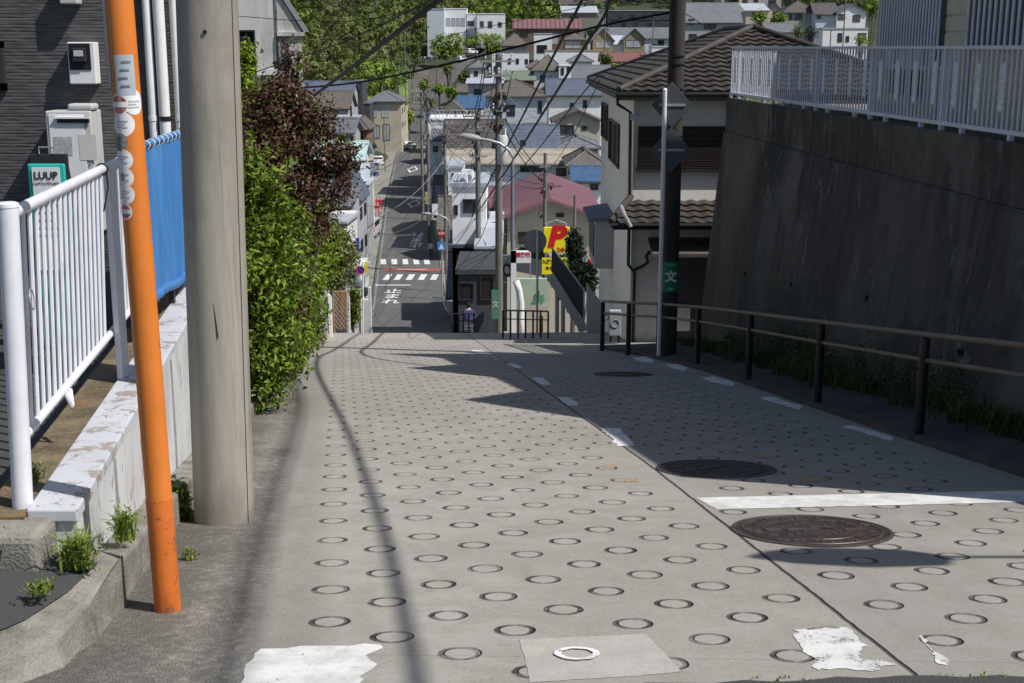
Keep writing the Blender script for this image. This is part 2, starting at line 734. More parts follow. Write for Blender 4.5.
def pole_mat(name, c1, c2, c3):
    m, t, b = newmat(name)
    s = nz(t, coords(t, (2.5, 2.5, .22)), 2.4, 6, .7, .2)
    f = nz(t, coords(t, (1, 1, 1)), 55, 3)
    q = nz(t, coords(t, (1, 1, .6)), 1.7, 5)
    c = mixc(t, s.ss(.35, .68), c1, c2)
    c = mixc(t, q.ss(.48, .7) * .7, c, c3)
    c = mixc(t, nz(t, coords(t, (4, 4, .12)), 2.2, 5, .7).ss(.6, .7) * .4, c, [k * .6 for k in c3])
    c = mixc(t, nz(t, coords(t, (1, 1, 1)), 6, 6, .8).ss(.64, .7) * .35, c, [min(1, k * 1.35) for k in c2])
    c = mixc(t, f * .18, c, (.02, .02, .02))
    t.links.new(c, b.inputs['Base Color'])
    b.inputs['Roughness'].default_value = .85
    setbump(t, b, f + s * .5, .25, .004)
    return m


def paint_mat(name, col, chip, chipc, amt=.62, scale=9, rough=.45, stretch=(1, 1, 1), grime=.25):
    m, t, b = newmat(name)
    v = coords(t, stretch)
    n = nz(t, v, scale, 6, .75, .4)
    c = mixc(t, nz(t, v, scale * .35, 4).ss(.35, .75) * grime, col, [q * .55 for q in rgb(col)[:3]])
    k = n.ss(amt, amt + .03) * chip
    c = mixc(t, k, c, chipc)
    t.links.new(c, b.inputs['Base Color'])
    b.inputs['Roughness'].default_value = rough
    setbump(t, b, k * -1 + nz(t, v, 60, 2) * .15, .3, .003)
    return m


def tile_mat(name, c1, c2, ax='y', pitch=3.5):
    """far tiled roof: courses darken at each step"""
    m, t, b = newmat(name)
    v = coords(t)
    X, Y, Z = sep(t, v)
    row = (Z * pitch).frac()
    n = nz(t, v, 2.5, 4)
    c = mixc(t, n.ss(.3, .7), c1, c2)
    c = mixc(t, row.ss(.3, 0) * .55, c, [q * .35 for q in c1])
    c = mixc(t, nz(t, v, .5, 3).ss(.4, .7) * .3, c, [q * .6 for q in c1])
    t.links.new(c, b.inputs['Base Color'])
    b.inputs['Roughness'].default_value = .6
    setbump(t, b, row, .4, .05)
    return m


def rib_mat(name, col, per=4.0, axis=0):
    m, t, b = newmat(name)
    v = coords(t)
    q = sep(t, v)[axis]
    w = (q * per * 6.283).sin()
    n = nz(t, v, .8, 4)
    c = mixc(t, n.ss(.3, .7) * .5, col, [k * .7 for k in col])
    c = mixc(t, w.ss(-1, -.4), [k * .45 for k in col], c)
    t.links.new(c, b.inputs['Base Color'])
    b.inputs['Roughness'].default_value = .45
    setbump(t, b, w, .5, .03)
    return m


m_road = road_mat()
m_asph = asphalt_mat('road_asphalt', .10, 30)
m_asph_near = asphalt_mat('near_asphalt', .05, 70)
m_siding = siding_mat()
m_ret = retaining_mat()
m_pole = pole_mat('utility_pole_concrete', (.30, .275, .23), (.40, .37, .32), (.20, .18, .15))
m_pole_dk = pole_mat('dark_pole_coating', (.035, .028, .024), (.058, .045, .037), (.022, .018, .016))
m_pole_far = pole_mat('far_pole_concrete', (.15, .14, .125), (.22, .205, .185), (.12, .11, .10))
m_white = paint_mat('white_fence_paint', (.80, .81, .86), .8, (.20, .16, .13), .735, 14, .38, grime=.3)
m_whitewall = paint_mat('worn_white_wall_paint', (.66, .66, .66), 1, (.33, .29, .25), .58, 7, .7, (1, 1, .5), grime=.7)
m_coping = paint_mat('flaking_white_coping', (.55, .56, .60), .9, (.30, .255, .215), .535, 6, .7)
m_moss = M('rusty_mossy_ledge', (.15, .12, .075), .95, .5, 5, fine=40, bump=.5, dirt=(.33, .16, .05), damt=.8, dscale=3)
m_roughc = M('rough_old_concrete', (.25, .235, .205), .95, .3, 6, fine=70, bump=.8, bdist=.012, dirt=(.09, .085, .07), damt=.75, dscale=2.5)
m_orange = paint_mat('orange_guard_plastic', (.74, .215, .032), .75, (.24, .11, .06), .65, 12, .45, (1, 1, .6), grime=.35)
m_orange_base = paint_mat('rusty_orange', (.55, .15, .03), 1, (.20, .08, .04), .42, 14, .7)
m_blue = M('blue_plastic_net', (.06, .20, .47), .5, .16, 6, (1, 1, .2), fine=80, bump=.08, dirt=(.16, .30, .50), damt=.5, dscale=2)
m_black = M('black_metal', (.014, .014, .015), .4, .2, 8, spec=.5)
m_cable = M('cable_rubber', (.012, .012, .013), .6, .1)
m_grayplast = M('light_grey_plastic', (.55, .55, .54), .45, .06, 3, dirt=(.3, .28, .25), damt=.35)
m_darkplast = M('dark_grey_plastic', (.035, .036, .04), .4, .1)
m_whiteplast = M('white_plastic', (.8, .8, .8), .35, .05, 4, dirt=(.5, .48, .45), damt=.3)
def worn_paint(name, col, amt, scale):
    m, t, b = newmat(name)
    v = coords(t)
    n = nz(t, v, scale, 7, .78, .3)
    f = nz(t, v, 110, 3, .7)
    c = mixc(t, nz(t, v, 5, 5, .7).ss(.38, .68) * .75, col, [q * .62 for q in col])
    c = mixc(t, f.ss(.55, .7) * .3, c, [q * .55 for q in col])
    t.links.new(c, b.inputs['Base Color'])
    b.inputs['Roughness'].default_value = .85
    setbump(t, b, f + n, .4, .004)
    tr = t.nodes.new('ShaderNodeBsdfTransparent')
    mx = t.nodes.new('ShaderNodeMixShader')
    k = (n + (f - .5) * .35).ss(amt, amt + .05)
    t.links.new(k.v, mx.inputs[0])
    t.links.new(b.outputs[0], mx.inputs[1])
    t.links.new(tr.outputs[0], mx.inputs[2])
    t.links.new(mx.outputs[0], t.nodes['Material Output'].inputs[0])
    return m


m_paint = worn_paint('white_road_paint', (.74, .74, .72), .635, 14)
m_paint_thin = worn_paint('thin_white_road_paint', (.72, .72, .70), .555, 8)
m_paint_old = worn_paint('worn_road_paint', (.84, .84, .83), .585, 14)
m_iron = M('brown_cast_iron', (.062, .045, .042), .55, .3, 8, fine=60, bump=.4, metal=.35)
m_iron_hi = M('worn_cast_iron', (.115, .09, .083), .5, .3, 20, metal=.4)
m_rail = M('brown_handrail', (.17, .13, .10), .5, .2, 5, dirt=(.2, .15, .1), damt=.3, spec=.4)
m_steel = M('galvanised_steel', (.42, .43, .45), .45, .15, 6, metal=.5)
m_signback = M('grey_sign_back', (.21, .225, .255), .5, .12, 4, metal=.3)
m_alum = M('grey_blue_aluminium', (.60, .62, .69), .45, .1, 3)
m_railwhite = M('pale_coated_aluminium', (.64, .66, .76), .42, .08, 3)
m_beige = M('beige_siding', (.62, .56, .42), .7, .1, 3)
m_red = M('sign_red', (.62, .015, .02), .45, .05)
m_yellow = M('sign_yellow', (.85, .72, .02), .45, .05)
m_signblue = M('sign_blue', (.02, .06, .42), .45, .05)
m_pale_green = M('faded_sign_green', (.10, .22, .16), .6, .15, 5)
m_green = M('sign_green', (.02, .22, .10), .5, .05)
m_teal = M('teal_board', (.03, .46, .40), .45, .06)
m_ink = M('dark_ink', (.02, .02, .022), .5, .02)
m_mural = M('pale_green_render', (.42, .50, .38), .85, .1, 2)
m_muralleaf = M('mural_leaf_green', (.12, .34, .18), .85, .2, 4)
m_wall_cream = M('cream_render', (.45, .42, .35), .85, .1, 1.2, fine=40, bump=.2, dirt=(.25, .22, .18), damt=.4)
m_wall_white = M('white_render', (.82, .82, .83), .85, .06, 1, dirt=(.45, .45, .43), damt=.4, dscale=.5)
m_wall_grey = M('grey_render', (.36, .37, .38), .85, .08, 1, dirt=(.24, .24, .23), damt=.4, dscale=.5)
m_wall_blue = M('pale_blue_render', (.56, .61, .68), .85, .06, 1, dirt=(.35, .37, .4), damt=.35, dscale=.5)
m_wall_beige = M('beige_render', (.50, .45, .36), .85, .08, 1, dirt=(.3, .27, .22), damt=.4, dscale=.5)
m_wall_brown = M('brown_render', (.20, .13, .10), .85, .12, 1)
m_wall_olive = M('olive_render', (.30, .27, .17), .85, .1, 1)
m_wall_dark = M('charcoal_render', (.06, .065, .07), .8, .12, 1)
m_wall_pink = M('pinkish_brick', (.42, .27, .21), .85, .15, 3)
m_oldconc = M('stained_concrete_render', (.72, .71, .68), .9, .12, 1.4, (1, 1, .35), fine=30, bump=.2, dirt=(.20, .19, .17), damt=.55, dscale=.9)
m_trim = M('dark_window_frame', (.045, .04, .038), .45, .1)
m_trimw = M('light_window_frame', (.55, .55, .55), .45, .1)
m_shutter = rib_mat('brown_shutter', (.085, .055, .045), 9, 2)
m_r_dark = tile_mat('dark_tile', (.075, .065, .06), (.12, .105, .095))
m_r_grey = tile_mat('grey_tile', (.13, .135, .15), (.19, .195, .215))
m_r_blue = tile_mat('slate_blue_tile', (.085, .105, .15), (.13, .15, .20))
m_r_brown = tile_mat('brown_tile', (.105, .09, .076), (.16, .14, .12))
m_r_pink = rib_mat('pink_sheet_roof', (.25, .11, .13), 1.1, 1)
m_r_red = rib_mat('pink_red_tile', (.24, .125, .12), .8, 0)
m_r_beige = tile_mat('beige_tile', (.33, .29, .23), (.42, .37, .30), pitch=1.5)
m_r_tarp = M('bright_blue_tarp', (.06, .115, .21), .5, .25, 2)
m_r_light = M('pale_sheet_roof', (.42, .45, .50), .5, .1, 1)
m_r_mint = M('pale_mint_roof', (.45, .58, .56), .5, .08, 1)
m_arm = M('weathered_crossarm', (.20, .20, .20), .6, .15, 5)
m_bark = M('bark', (.10, .075, .055), .9, .3, 8, fine=40, bump=.5)


def glass_mat():
    m, t, b = newmat('window_glass')
    v = coords(t)
    c = mixc(t, nz(t, v, .7, 2).ss(.4, .6), (.012, .015, .02), (.05, .06, .075))
    t.links.new(c, b.inputs['Base Color'])
    b.inputs['Roughness'].default_value = .08
    b.inputs['Specular IOR Level'].default_value = .6
    return m


m_glass = glass_mat()
m_curtain = M('curtained_glass', (.42, .44, .47), .25, .2, 2, (6, 1, .3), spec=.5)

# ------------------------------------------------------------------ terrain sheet
ys = [-30 + i * 3 for i in range(60)] + [150 + i * 6 for i in range(60)] + [510 + i * 22 for i in range(36)]
xs = [-560 + i * 20 for i in range(22)] + [-120 + i * 4 for i in range(61)] + [124 + i * 20 for i in range(24)]


def gmat():
    m, t, b = newmat('hillside_ground')
    v = coords(t)
    n = nz(t, v, .05, 5, .7)
    k = nz(t, v, .6, 5, .7)
    c = mixc(t, n.ss(.4, .6), (.02, .035, .01), (.05, .06, .03))
    c = mixc(t, k.ss(.35, .7) * .6, c, (.06, .07, .03))
    t.links.new(c, b.inputs['Base Color'])
    b.inputs['Roughness'].default_value = .95
    setbump(t, b, k, .8, .3)
    return m


rows = []
for y in ys:
    r = []
    for x in xs:
        z = T(x, y) - .22
        if y < 28 and x < -2.3 - .128 * (y - 5):
            z -= .5
        r.append((x, y, z))
    rows.append(r)
sheet('ground', rows, gmat())

# near road
def WL(y):
    return -1.80 - .128 * (y - 5.33) if y > 4.7 else -9.0


rows = []
y = -4.0
while y < 36:
    l = WL(y) if y > 4.7 else -9.0
    l = l if y < 24 else min(l, LX(y) - .6)
    rr_ = RX(y) if y > 4.3 else 12.0
    rows.append([(l + (rr_ - l) * i / 12, y, ZR(y)) for i in range(13)])
    y += .4
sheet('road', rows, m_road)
rows = []
y = 35.0
while y < 268:
    rows.append([(LX(y) + (RX(y) - LX(y)) * i / 6, y, ZR(y) + .012) for i in range(7)])
    y += 1.0 if y < 110 else 3
sheet('lower_road', rows, m_asph)
# side lane opening to the right past the crest railing, plus the kerbside aprons
rows = []
y = 24.7
while y < 37:
    rows.append([(RX(y) - .02 + (9 - RX(y)) * i / 8, y, ZR(y) + .006 + .012 * i) for i in range(9)])
    y += .5
sheet('side_lane', rows, M('lane_concrete', (.30, .285, .26), .9, .15, 2, fine=50, bump=.3, dirt=(.15, .14, .12), damt=.4))
# cross street the camera stands on
rg = random.Random(3)
vs = [(-9, -3.9), (12, -3.9), (12, 4.75)]
for i in range(90):
    x = 11 - i * .118
    vs.append((x, 4.27 + .055 * max(0, x - .4) + rg.uniform(-.025, .025)))
vs += [(-.2, 4.1), (-9, 3.9)]
mb = MB()
mb.add([(x, y, pl(y) + .006) for x, y in vs], [tuple(range(len(vs)))])
tag(mb.build('cross_street', m_asph_near, loc=(0, 0, 0)), kind='structure')
# right-hand footway between road and retaining wall
def WX(y):                       # foot of the retaining wall
    return 5.33 - .076 * y


rows = []
y = 4.6
while y < 24.8:
    a, b_ = RX(y) + .1, WX(y) + .12
    rows.append([(a + (b_ - a) * i / 6, y, ZR(y) + .05 + (.0 if i < 1 else .015 * i)) for i in range(7)])
    y += .4
sheet('footway', rows, M('footway_asphalt', (.062, .06, .058), .95, .3, 2, fine=60, bump=.5, dirt=(.14, .13, .11), damt=.5))
mb = MB()
y = 4.6
while y < 24.4:
    a, c_ = y, y + .595
    p = []
    for z0 in (-.1, .055):
        p += [(RX(a) - .02, a, ZR(a) + z0), (RX(a) + .11, a, ZR(a) + z0), (RX(c_) + .11, c_, ZR(c_) + z0), (RX(c_) - .02, c_, ZR(c_) + z0)]
    mb.hexa(p)
    y += .6
tag(mb.build('kerb', M('dark_kerb', (.09, .087, .08), .95, .3, 5, fine=60, bump=.6)), kind='structure')


# ------------------------------------------------------------------ road markings
def marking(name, pxs, mat, label, jag=.008, cat='road marking', group=None, dens=.05, lift=.003, fn=G):
    w = [fn(*p) for p in pxs]
    out = []
    rg = random.Random(len(label) * 7 + len(pxs))
    for i, a in enumerate(w):
        b_ = w[(i + 1) % len(w)]
        n = max(1, int((b_ - a).length / dens))
        for k in range(n):
            q = a.lerp(b_, k / n)
            yj = q.y + rg.uniform(-jag, jag)
            out.append((q.x + rg.uniform(-jag, jag), yj, pl(yj) + lift))
    o = MB().add(out, [tuple(range(len(out)))]).build(name, mat)
    return tag(o, label, cat, group)


marking('stop_line', [(696, 498), (1014, 491), (1200, 486), (1200, 497), (1024, 502.5), (716, 509.6)], m_paint, 'wide white line painted across the right half of the road before the manhole', .006)
marking('paint_patch', [(232, 700), (240, 684), (248, 668), (251, 655), (262, 649), (300, 648), (330, 646), (378, 644), (386, 650), (368, 655), (374, 664), (362, 676), (355, 700)], m_paint, 'ragged solid white paint patch at the bottom left of the road', .02)
marking('paint_smear', [(796, 630), (850, 628), (861, 640), (866, 648), (856, 657), (893, 665), (882, 671), (814, 669.5), (818, 660), (806, 652), (796, 642)], m_paint_thin, 'blotted white paint smear beside the slab joint', .015, dens=.03)
marking('paint_smear', [(917, 637), (923, 636), (928, 648), (951, 662), (946, 666), (935, 664), (933, 652)], m_paint_thin, 'thin hooked white paint fleck right of the slab joint', .01, dens=.03)
marking('concrete_patch', [(520, 640), (645, 634), (682, 672), (640, 676), (530, 683)], M('fresh_concrete', (.42, .40, .365), .9, .12, 4, fine=60, bump=.3, dirt=(.33, .31, .28), damt=.6, dscale=5), 'pale smooth concrete patch under the small painted ring', .004, 'road patch', lift=.002)
c0 = G(577, 655)
mb = MB()
rg = random.Random(5)
vs, fs = [], []
for i in range(36):
    a = i * math.pi / 18
    for r_ in (.062 + rg.uniform(-.003, .003), .088 + rg.uniform(-.003, .003)):
        x, y = c0.x + r_ * math.cos(a), c0.y + r_ * math.sin(a) * .98
        vs.append((x, y, pl(y) + .009))
for i in range(36):
    j = (i + 1) % 36
    fs.append((2 * i, 2 * i + 1, 2 * j + 1, 2 * j))
tag(mb.add(vs, fs).build('ring_marking', m_paint_old), 'small white painted ring near the bottom centre of the road', 'road marking')
for i, (a, b_) in enumerate([((470, 350), (491, 354)), ((507, 363.5), (523, 368)), ((531, 377.5), (552, 385)), ((558, 397.5), (580, 405.5)), ((600, 428), (636, 446))]):
    q = [(a[0], a[1]), (a[0] + (b_[0] - a[0]) * .55, a[1] + .3), b_, (a[0] + (b_[0] - a[0]) * .5, b_[1])]
    marking('lane_dash', q, m_paint_old, ['worn white dash on the slab joint farthest up at the crest', 'small worn white dash on the slab joint below the crest', 'worn white dash on the slab joint at mid slope', 'worn white dash on the slab joint in the shade edge', 'largest worn white dash on the slab joint by the shade'][i], .02, group='worn dashes along the slab joint', dens=.06)
for i, (a, b_, h) in enumerate([((840, 427), (896, 441), 3.2), ((757, 398), (803, 409), 2.6), ((700, 378), (735, 385), 2.2), ((665, 365), (688, 370), 1.6), ((632, 358), (655, 362), 1.2)]):
    q = [a, (a[0] + 14, a[1] - 1.5), (b_[0], b_[1] - h * .9), (b_[0] - 4, b_[1] + 1.2), (a[0] + (b_[0] - a[0]) * .4, a[1] + h + 2.5)]
    marking('edge_dash', q, m_paint_old, ['nearest broken white edge dash beside the railing', 'second broken white edge dash from the front beside the railing', 'middle broken white edge dash beside the railing', 'fourth broken white edge dash from the front beside the railing', 'farthest broken white edge dash beside the railing'][i], .02, group='broken edge dashes along the railing', dens=.05)
m_spray = paint_mat('orange_spray', (.55, .27, .10), 1, (.30, .28, .25), .5, 30, .9)
for i, (x, y) in enumerate([(763, 456), (812, 480), (610, 467), (631, 481)]):
    marking('spray_mark', [(x - 9, y - 2), (x + 9, y - 2.5), (x + 12, y + 1), (x - 8, y + 2)] if i < 2 else [(x - 5, y - 1), (x + 6, y - 1.4), (x + 5, y + 1), (x - 6, y + .8)], m_spray,
            ['faint orange spray mark just past the shaded manhole', 'faint orange spray mark between the manhole and the white line', 'tiny orange spray mark left of the joint, upper one', 'tiny orange spray mark left of the joint, lower one'][i], .02, group='orange spray marks', dens=.03)


# manholes
def manhole(x, y, r, label, rot=0.0):
    t = thing('manhole_cover', (0, 0, 0), label, 'manhole cover', 'round iron manhole covers in the road')
    fr = MB()
    n = 64
    vs = []
    for i in range(n):
        a = 2 * math.pi * i / n
        for rr, z in ((r, .002), (r, .010), (r * .955, .012), (r * .95, .006)):
            vs.append((rr * math.cos(a), rr * math.sin(a), z))
    fs = []
    for i in range(n):
        j = (i + 1) % n
        for k in range(3):
            fs.append((4 * i + k, 4 * j + k, 4 * j + k + 1, 4 * i + k + 1))
    fr.add(vs, fs)
    fr.build('frame', m_iron_hi, t)
    lid = MB()
    lid.tube([(0, 0, .001), (0, 0, .009)], r * .945, 64)
    lid.build('lid', m_iron, t)
    pat = MB()
    for q, s in ((.86, .010), (.60, .008)):
        pat.torus((0, 0, .010), (0, 0, 1), r * q, s * .5, 64, 5)
    rg = random.Random(int(r * 1000))
    for k in range(46):
        a = k * 2.399
        q = r * (.66 + .15 * ((k * 7) % 3) / 2)
        pat.obox((q * math.cos(a), q * math.sin(a), .011), .045, .02, .006, a + rot)
    for k in range(-4, 5):
        for j in range(-4, 5):
            if math.hypot(k, j) < 4.4 and (k * 3 + j * 5) % 4 == 0:
                pat.obox((k * r * .115, j * r * .115, .011), .032, .018, .006, (k * j) % 3 * .5)
    pat.obox((-r * .12, 0, .013), r * .42, .035, .006, .2)
    pat.obox((r * .15, r * .12, .013), r * .3, .03, .006, -.3)
    for sgn in (-1, 1):
        pat.obox((sgn * r * .5, -r * .02, .012), .09, .06, .006, .1)
    pat.build('relief_pattern', m_iron_hi, t)
    t.location = (x, y, pl(y) - .003)
    t.rotation_mode = 'ZYX'
    t.rotation_euler = (-math.atan(SLOPE), 0, rot)
    return t


manhole(1.74, 7.0, .46, 'brown cast iron manhole cover lit by sun just below the white line')
manhole(1.556, 9.3, .455, 'brown manhole cover in the shade above the white line, smaller looking', .4)
manhole(1.63, 18.2, .44, 'farthest manhole cover, in deep shade near the railing', .9)
# ------------------------------------------------------------------ left: kerb, low wall, yard
def CX(y):                       # outer edge of the coping
    return -1.895 - .125 * (y - 5.33)


YZ = -1.95                       # yard level
# old kerb ramp
mb = MB()
top = [(-1.79, 5.36), (-1.98, 4.62), (-2.5, 4.5), (-3.8, 4.45), (-3.8, 5.02), (-2.05, 5.02), (-1.93, 5.35)]
def kz(x, y): return pl(y) + .17 + (.05 if y > 5 else -.02)
Tp = [Vector((-1.86, 5.38, -2.19)), PZ(112, 568, -2.17), PZ(84, 600, -2.19), PZ(48, 632, -2.20), PZ(0, 662, -2.22), PZ(-110, 690, -2.25)]
Gp = [Vector((-1.74, 5.38, pl(5.38))), G(126, 606), G(100, 641), G(72, 672), G(30, 705), G(-90, 740)]
Bk = [Vector((-1.95, 5.38, -2.15)), Vector((-2.0, 5.2, -2.13)), Vector((-2.08, 5.02, -2.13)), Vector((-2.28, 4.86, -2.13)), Vector((-2.6, 4.78, -2.13)), Vector((-3.6, 4.7, -2.13))]
Bk2 = [Vector((p.x - .05, 5.4, -2.13)) for p in Bk]
kk = []
for g_, t_ in zip(Gp, Tp):
    m_ = t_.lerp(g_, .35)
    m_.z = t_.z - .02
    kk.append([g_ - Vector((0, 0, .1)), m_, t_])
    if g_ is Gp[0] or g_ is Gp[1]:
        kk[-1][1] = Vector((g_.x * .9 + t_.x * .1, g_.y, t_.z - .03))
for i in range(5):
    R0 = kk[i] + [Bk[i], Bk2[i]]
    R1 = kk[i + 1] + [Bk[i + 1], Bk2[i + 1]]
    for j in range(4):
        mb.add([R0[j], R0[j + 1], R1[j + 1], R1[j]], [(0, 1, 2, 3)])
y = 5.36
while y < 13:
    a, c_ = y, y + .6
    p = []
    for z in (-.1, None):
        for (xx, q) in ((CX(a) - .02, a), (CX(a) + .14, a), (CX(c_) + .14, c_), (CX(c_) - .02, c_)):
            p.append((xx, q, pl(q) + (z if z is not None else .21 - .01 * (q - 5))))
    mb.hexa(p)
    y += .606
o = mb.build('kerb', m_roughc, bevel=.02)
tag(o, kind='structure')
mb = MB()
As = [t_.lerp(b_, .22) + Vector((0, 0, .008)) for t_, b_ in zip(Tp, Bk)]
mb.add([As[k] for k in range(1, 6)] + [Bk[k] + Vector((0, 0, .008)) for k in range(1, 6)] + [Bk2[k] + Vector((0, 0, .008)) for k in range(1, 6)], [(i, i + 1, i + 6, i + 5) for i in range(4)] + [(i + 5, i + 6, i + 11, i + 10) for i in range(4)])
tag(mb.build('forecourt', m_asph_near), kind='structure')
# rough footing block at the wall's end
mb = MB()
mb.box(-3.8, CX(5.2) - .10, 5.0, 5.26, -2.6, YZ - .03)
o = mb.build('footing_block', m_roughc, bevel=.03)
tag(o, 'rough broken concrete block under the white fence post', 'concrete block')

lw = thing('low_wall', (CX(5.2), 5.2, pl(5.2)), 'low retaining wall with flaking white coping below the white fence', 'wall')
mb = MB()
y = 5.26
while y < 12.6:
    a, c_ = y, min(y + 1.2, 12.6)
    p = []
    for z in (None, YZ - .06):
        for (xx, q) in ((CX(a) - .41, a), (CX(a) - .012, a), (CX(c_) - .012, c_), (CX(c_) - .41, c_)):
            p.append((xx, q, pl(q) - .2 if z is None else z))
    mb.hexa(p)
    y += 1.21
mb.build('wall_panel', m_whitewall, lw)
mb = MB()
for q in (5.12, 12.6): pass
y = 5.24
while y < 12.6:
    a, c_ = y, min(y + 1.85, 12.6)
    mb.hexa([(xx, q, z) for z in (YZ - .058, YZ + .0) for (xx, q) in ((CX(a) - .22, a), (CX(a), a), (CX(c_), c_), (CX(c_) - .22, c_))])
    y += 1.856
mb.build('coping', m_coping, lw, bevel=.008)
mb = MB()
mb.hexa([(xx, q, z) for z in (YZ - .058, YZ - .018) for (xx, q) in ((CX(5.2) - .42, 5.2), (CX(5.2) - .222, 5.2), (CX(12.6) - .222, 12.6), (CX(12.6) - .42, 12.6))])
mb.build('ledge', m_moss, lw)
mb = MB()
for q in (6.15, 7.2, 8.25, 9.3):
    mb.box(CX(q) - .014, CX(q) - .004, q, q + .025, pl(q), YZ - .07)
mb.build('joint_strip', m_steel, lw)
# dark gravel yard
mb = MB()
mb.hexa([(x, y, z) for z in (-4.5, YZ - .04) for (x, y) in ((-9, 5.25), (CX(5.25) - .43, 5.25), (CX(12.6) - .43, 12.6), (-9, 12.6))])
tag(mb.build('yard', asphalt_mat('dark_gravel', .045, 30)), kind='structure')

# ------------------------------------------------------------------ white balustrade fence
FZ = -.66
A = PZ(8, 210, FZ)
Bp = PZ(118, 158, FZ)
fd = (Bp - A).normalized()


def FX(y):
    return A.x + (y - A.y) * fd.x / fd.y


wf = thing('white_fence', (A.x, A.y, YZ), 'white tubular steel fence with round posts and thin balusters on the low wall', 'fence')
mb = MB().tube([(A.x - .05, A.y, YZ - .03), (A.x, A.y, FZ + .012)], .044, 20)
mb.build('post', m_white, wf, smooth='auto')
MB().tube([(A.x, A.y, FZ + .012), (A.x, A.y, FZ + .028), (A.x, A.y, FZ + .034)], [.046, .045, .03], 20).build('post_cap', m_white, wf, smooth='auto')
Y2 = PZ(104, 164.5, FZ).y
Y3 = Y2 + 1.05
MB().tube([(A.x, A.y, FZ - .02), (FX(Y2), Y2, FZ - .02)], .027, 14).build('top_rail', m_white, wf, smooth='auto')
zb = PZ(28, 455, -1.62).z
MB().tube([(A.x - .045, A.y, -1.68), (FX(Y3) - .03, Y3, -1.66)], .022, 12).build('bottom_rail', m_white, wf, smooth='auto')
MB().tube([(FX(Y2), Y2, FZ - .02), (FX(Y3), Y3, FZ - .02)], .027, 14).build('top_rail', m_white, wf, smooth='auto')
y = A.y + .115
k = 0
while y < Y2 - .05:
    MB().tube([(FX(y) - .043, y, -1.67), (FX(y), y, FZ - .03)], .0115, 8).build('baluster', m_white, wf, smooth='auto')
    y += .118
# flat broad post and second bay
MB().obox((FX(Y2) + .01, Y2 + .05, (YZ + FZ) / 2), .035, .11, FZ - YZ, -.12).build('post', m_white, wf, bevel=.006)
for k in range(8):
    y = Y2 + .17 + k * .11
    MB().tube([(FX(y) - .03, y, -1.655), (FX(y), y, FZ - .03)], .0115, 8).build('baluster', m_white, wf, smooth='auto')
MB().tube([(FX(6.2) - .035, 6.2, -1.67), (FX(6.2) + .0, 6.2, -1.75), (FX(6.2) - .03, 6.27, -1.69)], .014, 8).build('bracket', m_white, wf)
MB().torus((FX(Y2 - .08), Y2 - .08, FZ - .02), (fd.x, fd.y, 0), .031, .006, 16, 6).build('cable_tie', m_black, wf)
MB().tube([(FX(Y2 - .08) + .03, Y2 - .1, FZ - .03), (FX(Y2) + .045, Y2 - .1, FZ - .12), (FX(Y2) + .03, Y2 - .12, FZ - .2), (FX(Y2) + .01, Y2 - .1, FZ - .26)], .005, 6).build('wire_loop', m_black, wf)
MB().torus((A.x + .05, A.y + .05, -1.05), (1, .2, .1), .045, .003, 16, 5).build('wire_loop', m_steel, wf)

# ------------------------------------------------------------------ blue sheeted fence
bf = thing('blue_sheeted_fence', (FX(8.6), 8.6, YZ), 'fence bay wrapped in bright blue plastic sheeting behind the orange guard', 'fence')
mb = MB()
vs, fs = [], []
ny, nzr = 260, 10
for i in range(ny + 1):
    y = 8.45 + i * 2.6 / ny
    zt = -.63 - .02 * (y - 8.5) + .005 * math.sin(y * 9)
    zb_ = -1.66 - .09 * (y - 8.7) + .01 * math.sin(y * 5)
    for j in range(nzr + 1):
        q = j / nzr
        off = .011 * math.sin(y * 62 + math.sin(q * 3) * .5) + .004 * math.sin(y * 21 + q * 2)
        vs.append((FX(y) + .05 + off, y, zb_ + (zt - zb_) * q))
for i in range(ny):
    for j in range(nzr):
        a = i * (nzr + 1) + j
        fs.append((a, a + nzr + 1, a + nzr + 2, a + 1))
mb.add(vs, fs).build('blue_sheet', m_blue, bf, smooth=True)
MB().tube([(FX(y) + .05, y, -.63 - .02 * (y - 8.5) + .005 * math.sin(y * 9)) for y in [8.45 + .1 * i for i in range(27)]], .024, 8).build('hem', m_blue, bf, smooth=True)
MB().tube([(FX(y) + .055 + .008 * math.sin(y * 30), y, -1.67 - .09 * (y - 8.7) + .01 * math.sin(y * 5)) for y in [8.45 + .1 * i for i in range(27)]], .035, 8).build('hem', m_blue, bf, smooth=True)
for k in range(12):
    y = 8.5 + k * .22
    MB().torus((FX(y) + .05, y, -.635 - .02 * (y - 8.5)), (.1, 1, 0), .03, .004, 10, 5).build('cable_tie', m_whiteplast, bf)
for y in (8.6, 9.85, 11.0):
    MB().box(FX(y) - .02, FX(y) + .02, y - .02, y + .02, YZ, -.66).build('post', m_darkplast, bf)

# ------------------------------------------------------------------ orange guy-wire guard with stickers
o0, o1 = G(168, 610), P(119, 0, 5.3)
o1 = o0 + (P(119, 0, o0.y) - o0) * 1.25
og = thing('guy_wire_guard', o0, 'tall leaning orange plastic guy wire guard dotted with round stickers', 'pole guard')
ax = (o1 - o0).normalized()
MB().tube([o0 + ax * .52, o0 + ax * 1.3, o0 + ax * 2.2, o1], .056, 72).build('guard_tube', m_orange, og, smooth='auto')
MB().tube([o0 - ax * .03, o0 + ax * .25, o0 + ax * .53], .0575, 28).build('base_sleeve', paint_mat('worn_orange_sleeve', (.68, .17, .022), 1, (.24, .09, .05), .55, 12, .6, (1, 1, .7), grime=.9), og, smooth='auto')
MB().tube([o0 + ax * 2.28 + Vector((-.054, -.025, 0)), o1 + Vector((-.054, -.025, 0))], .008, 8).build('guy_wire', m_steel, og)
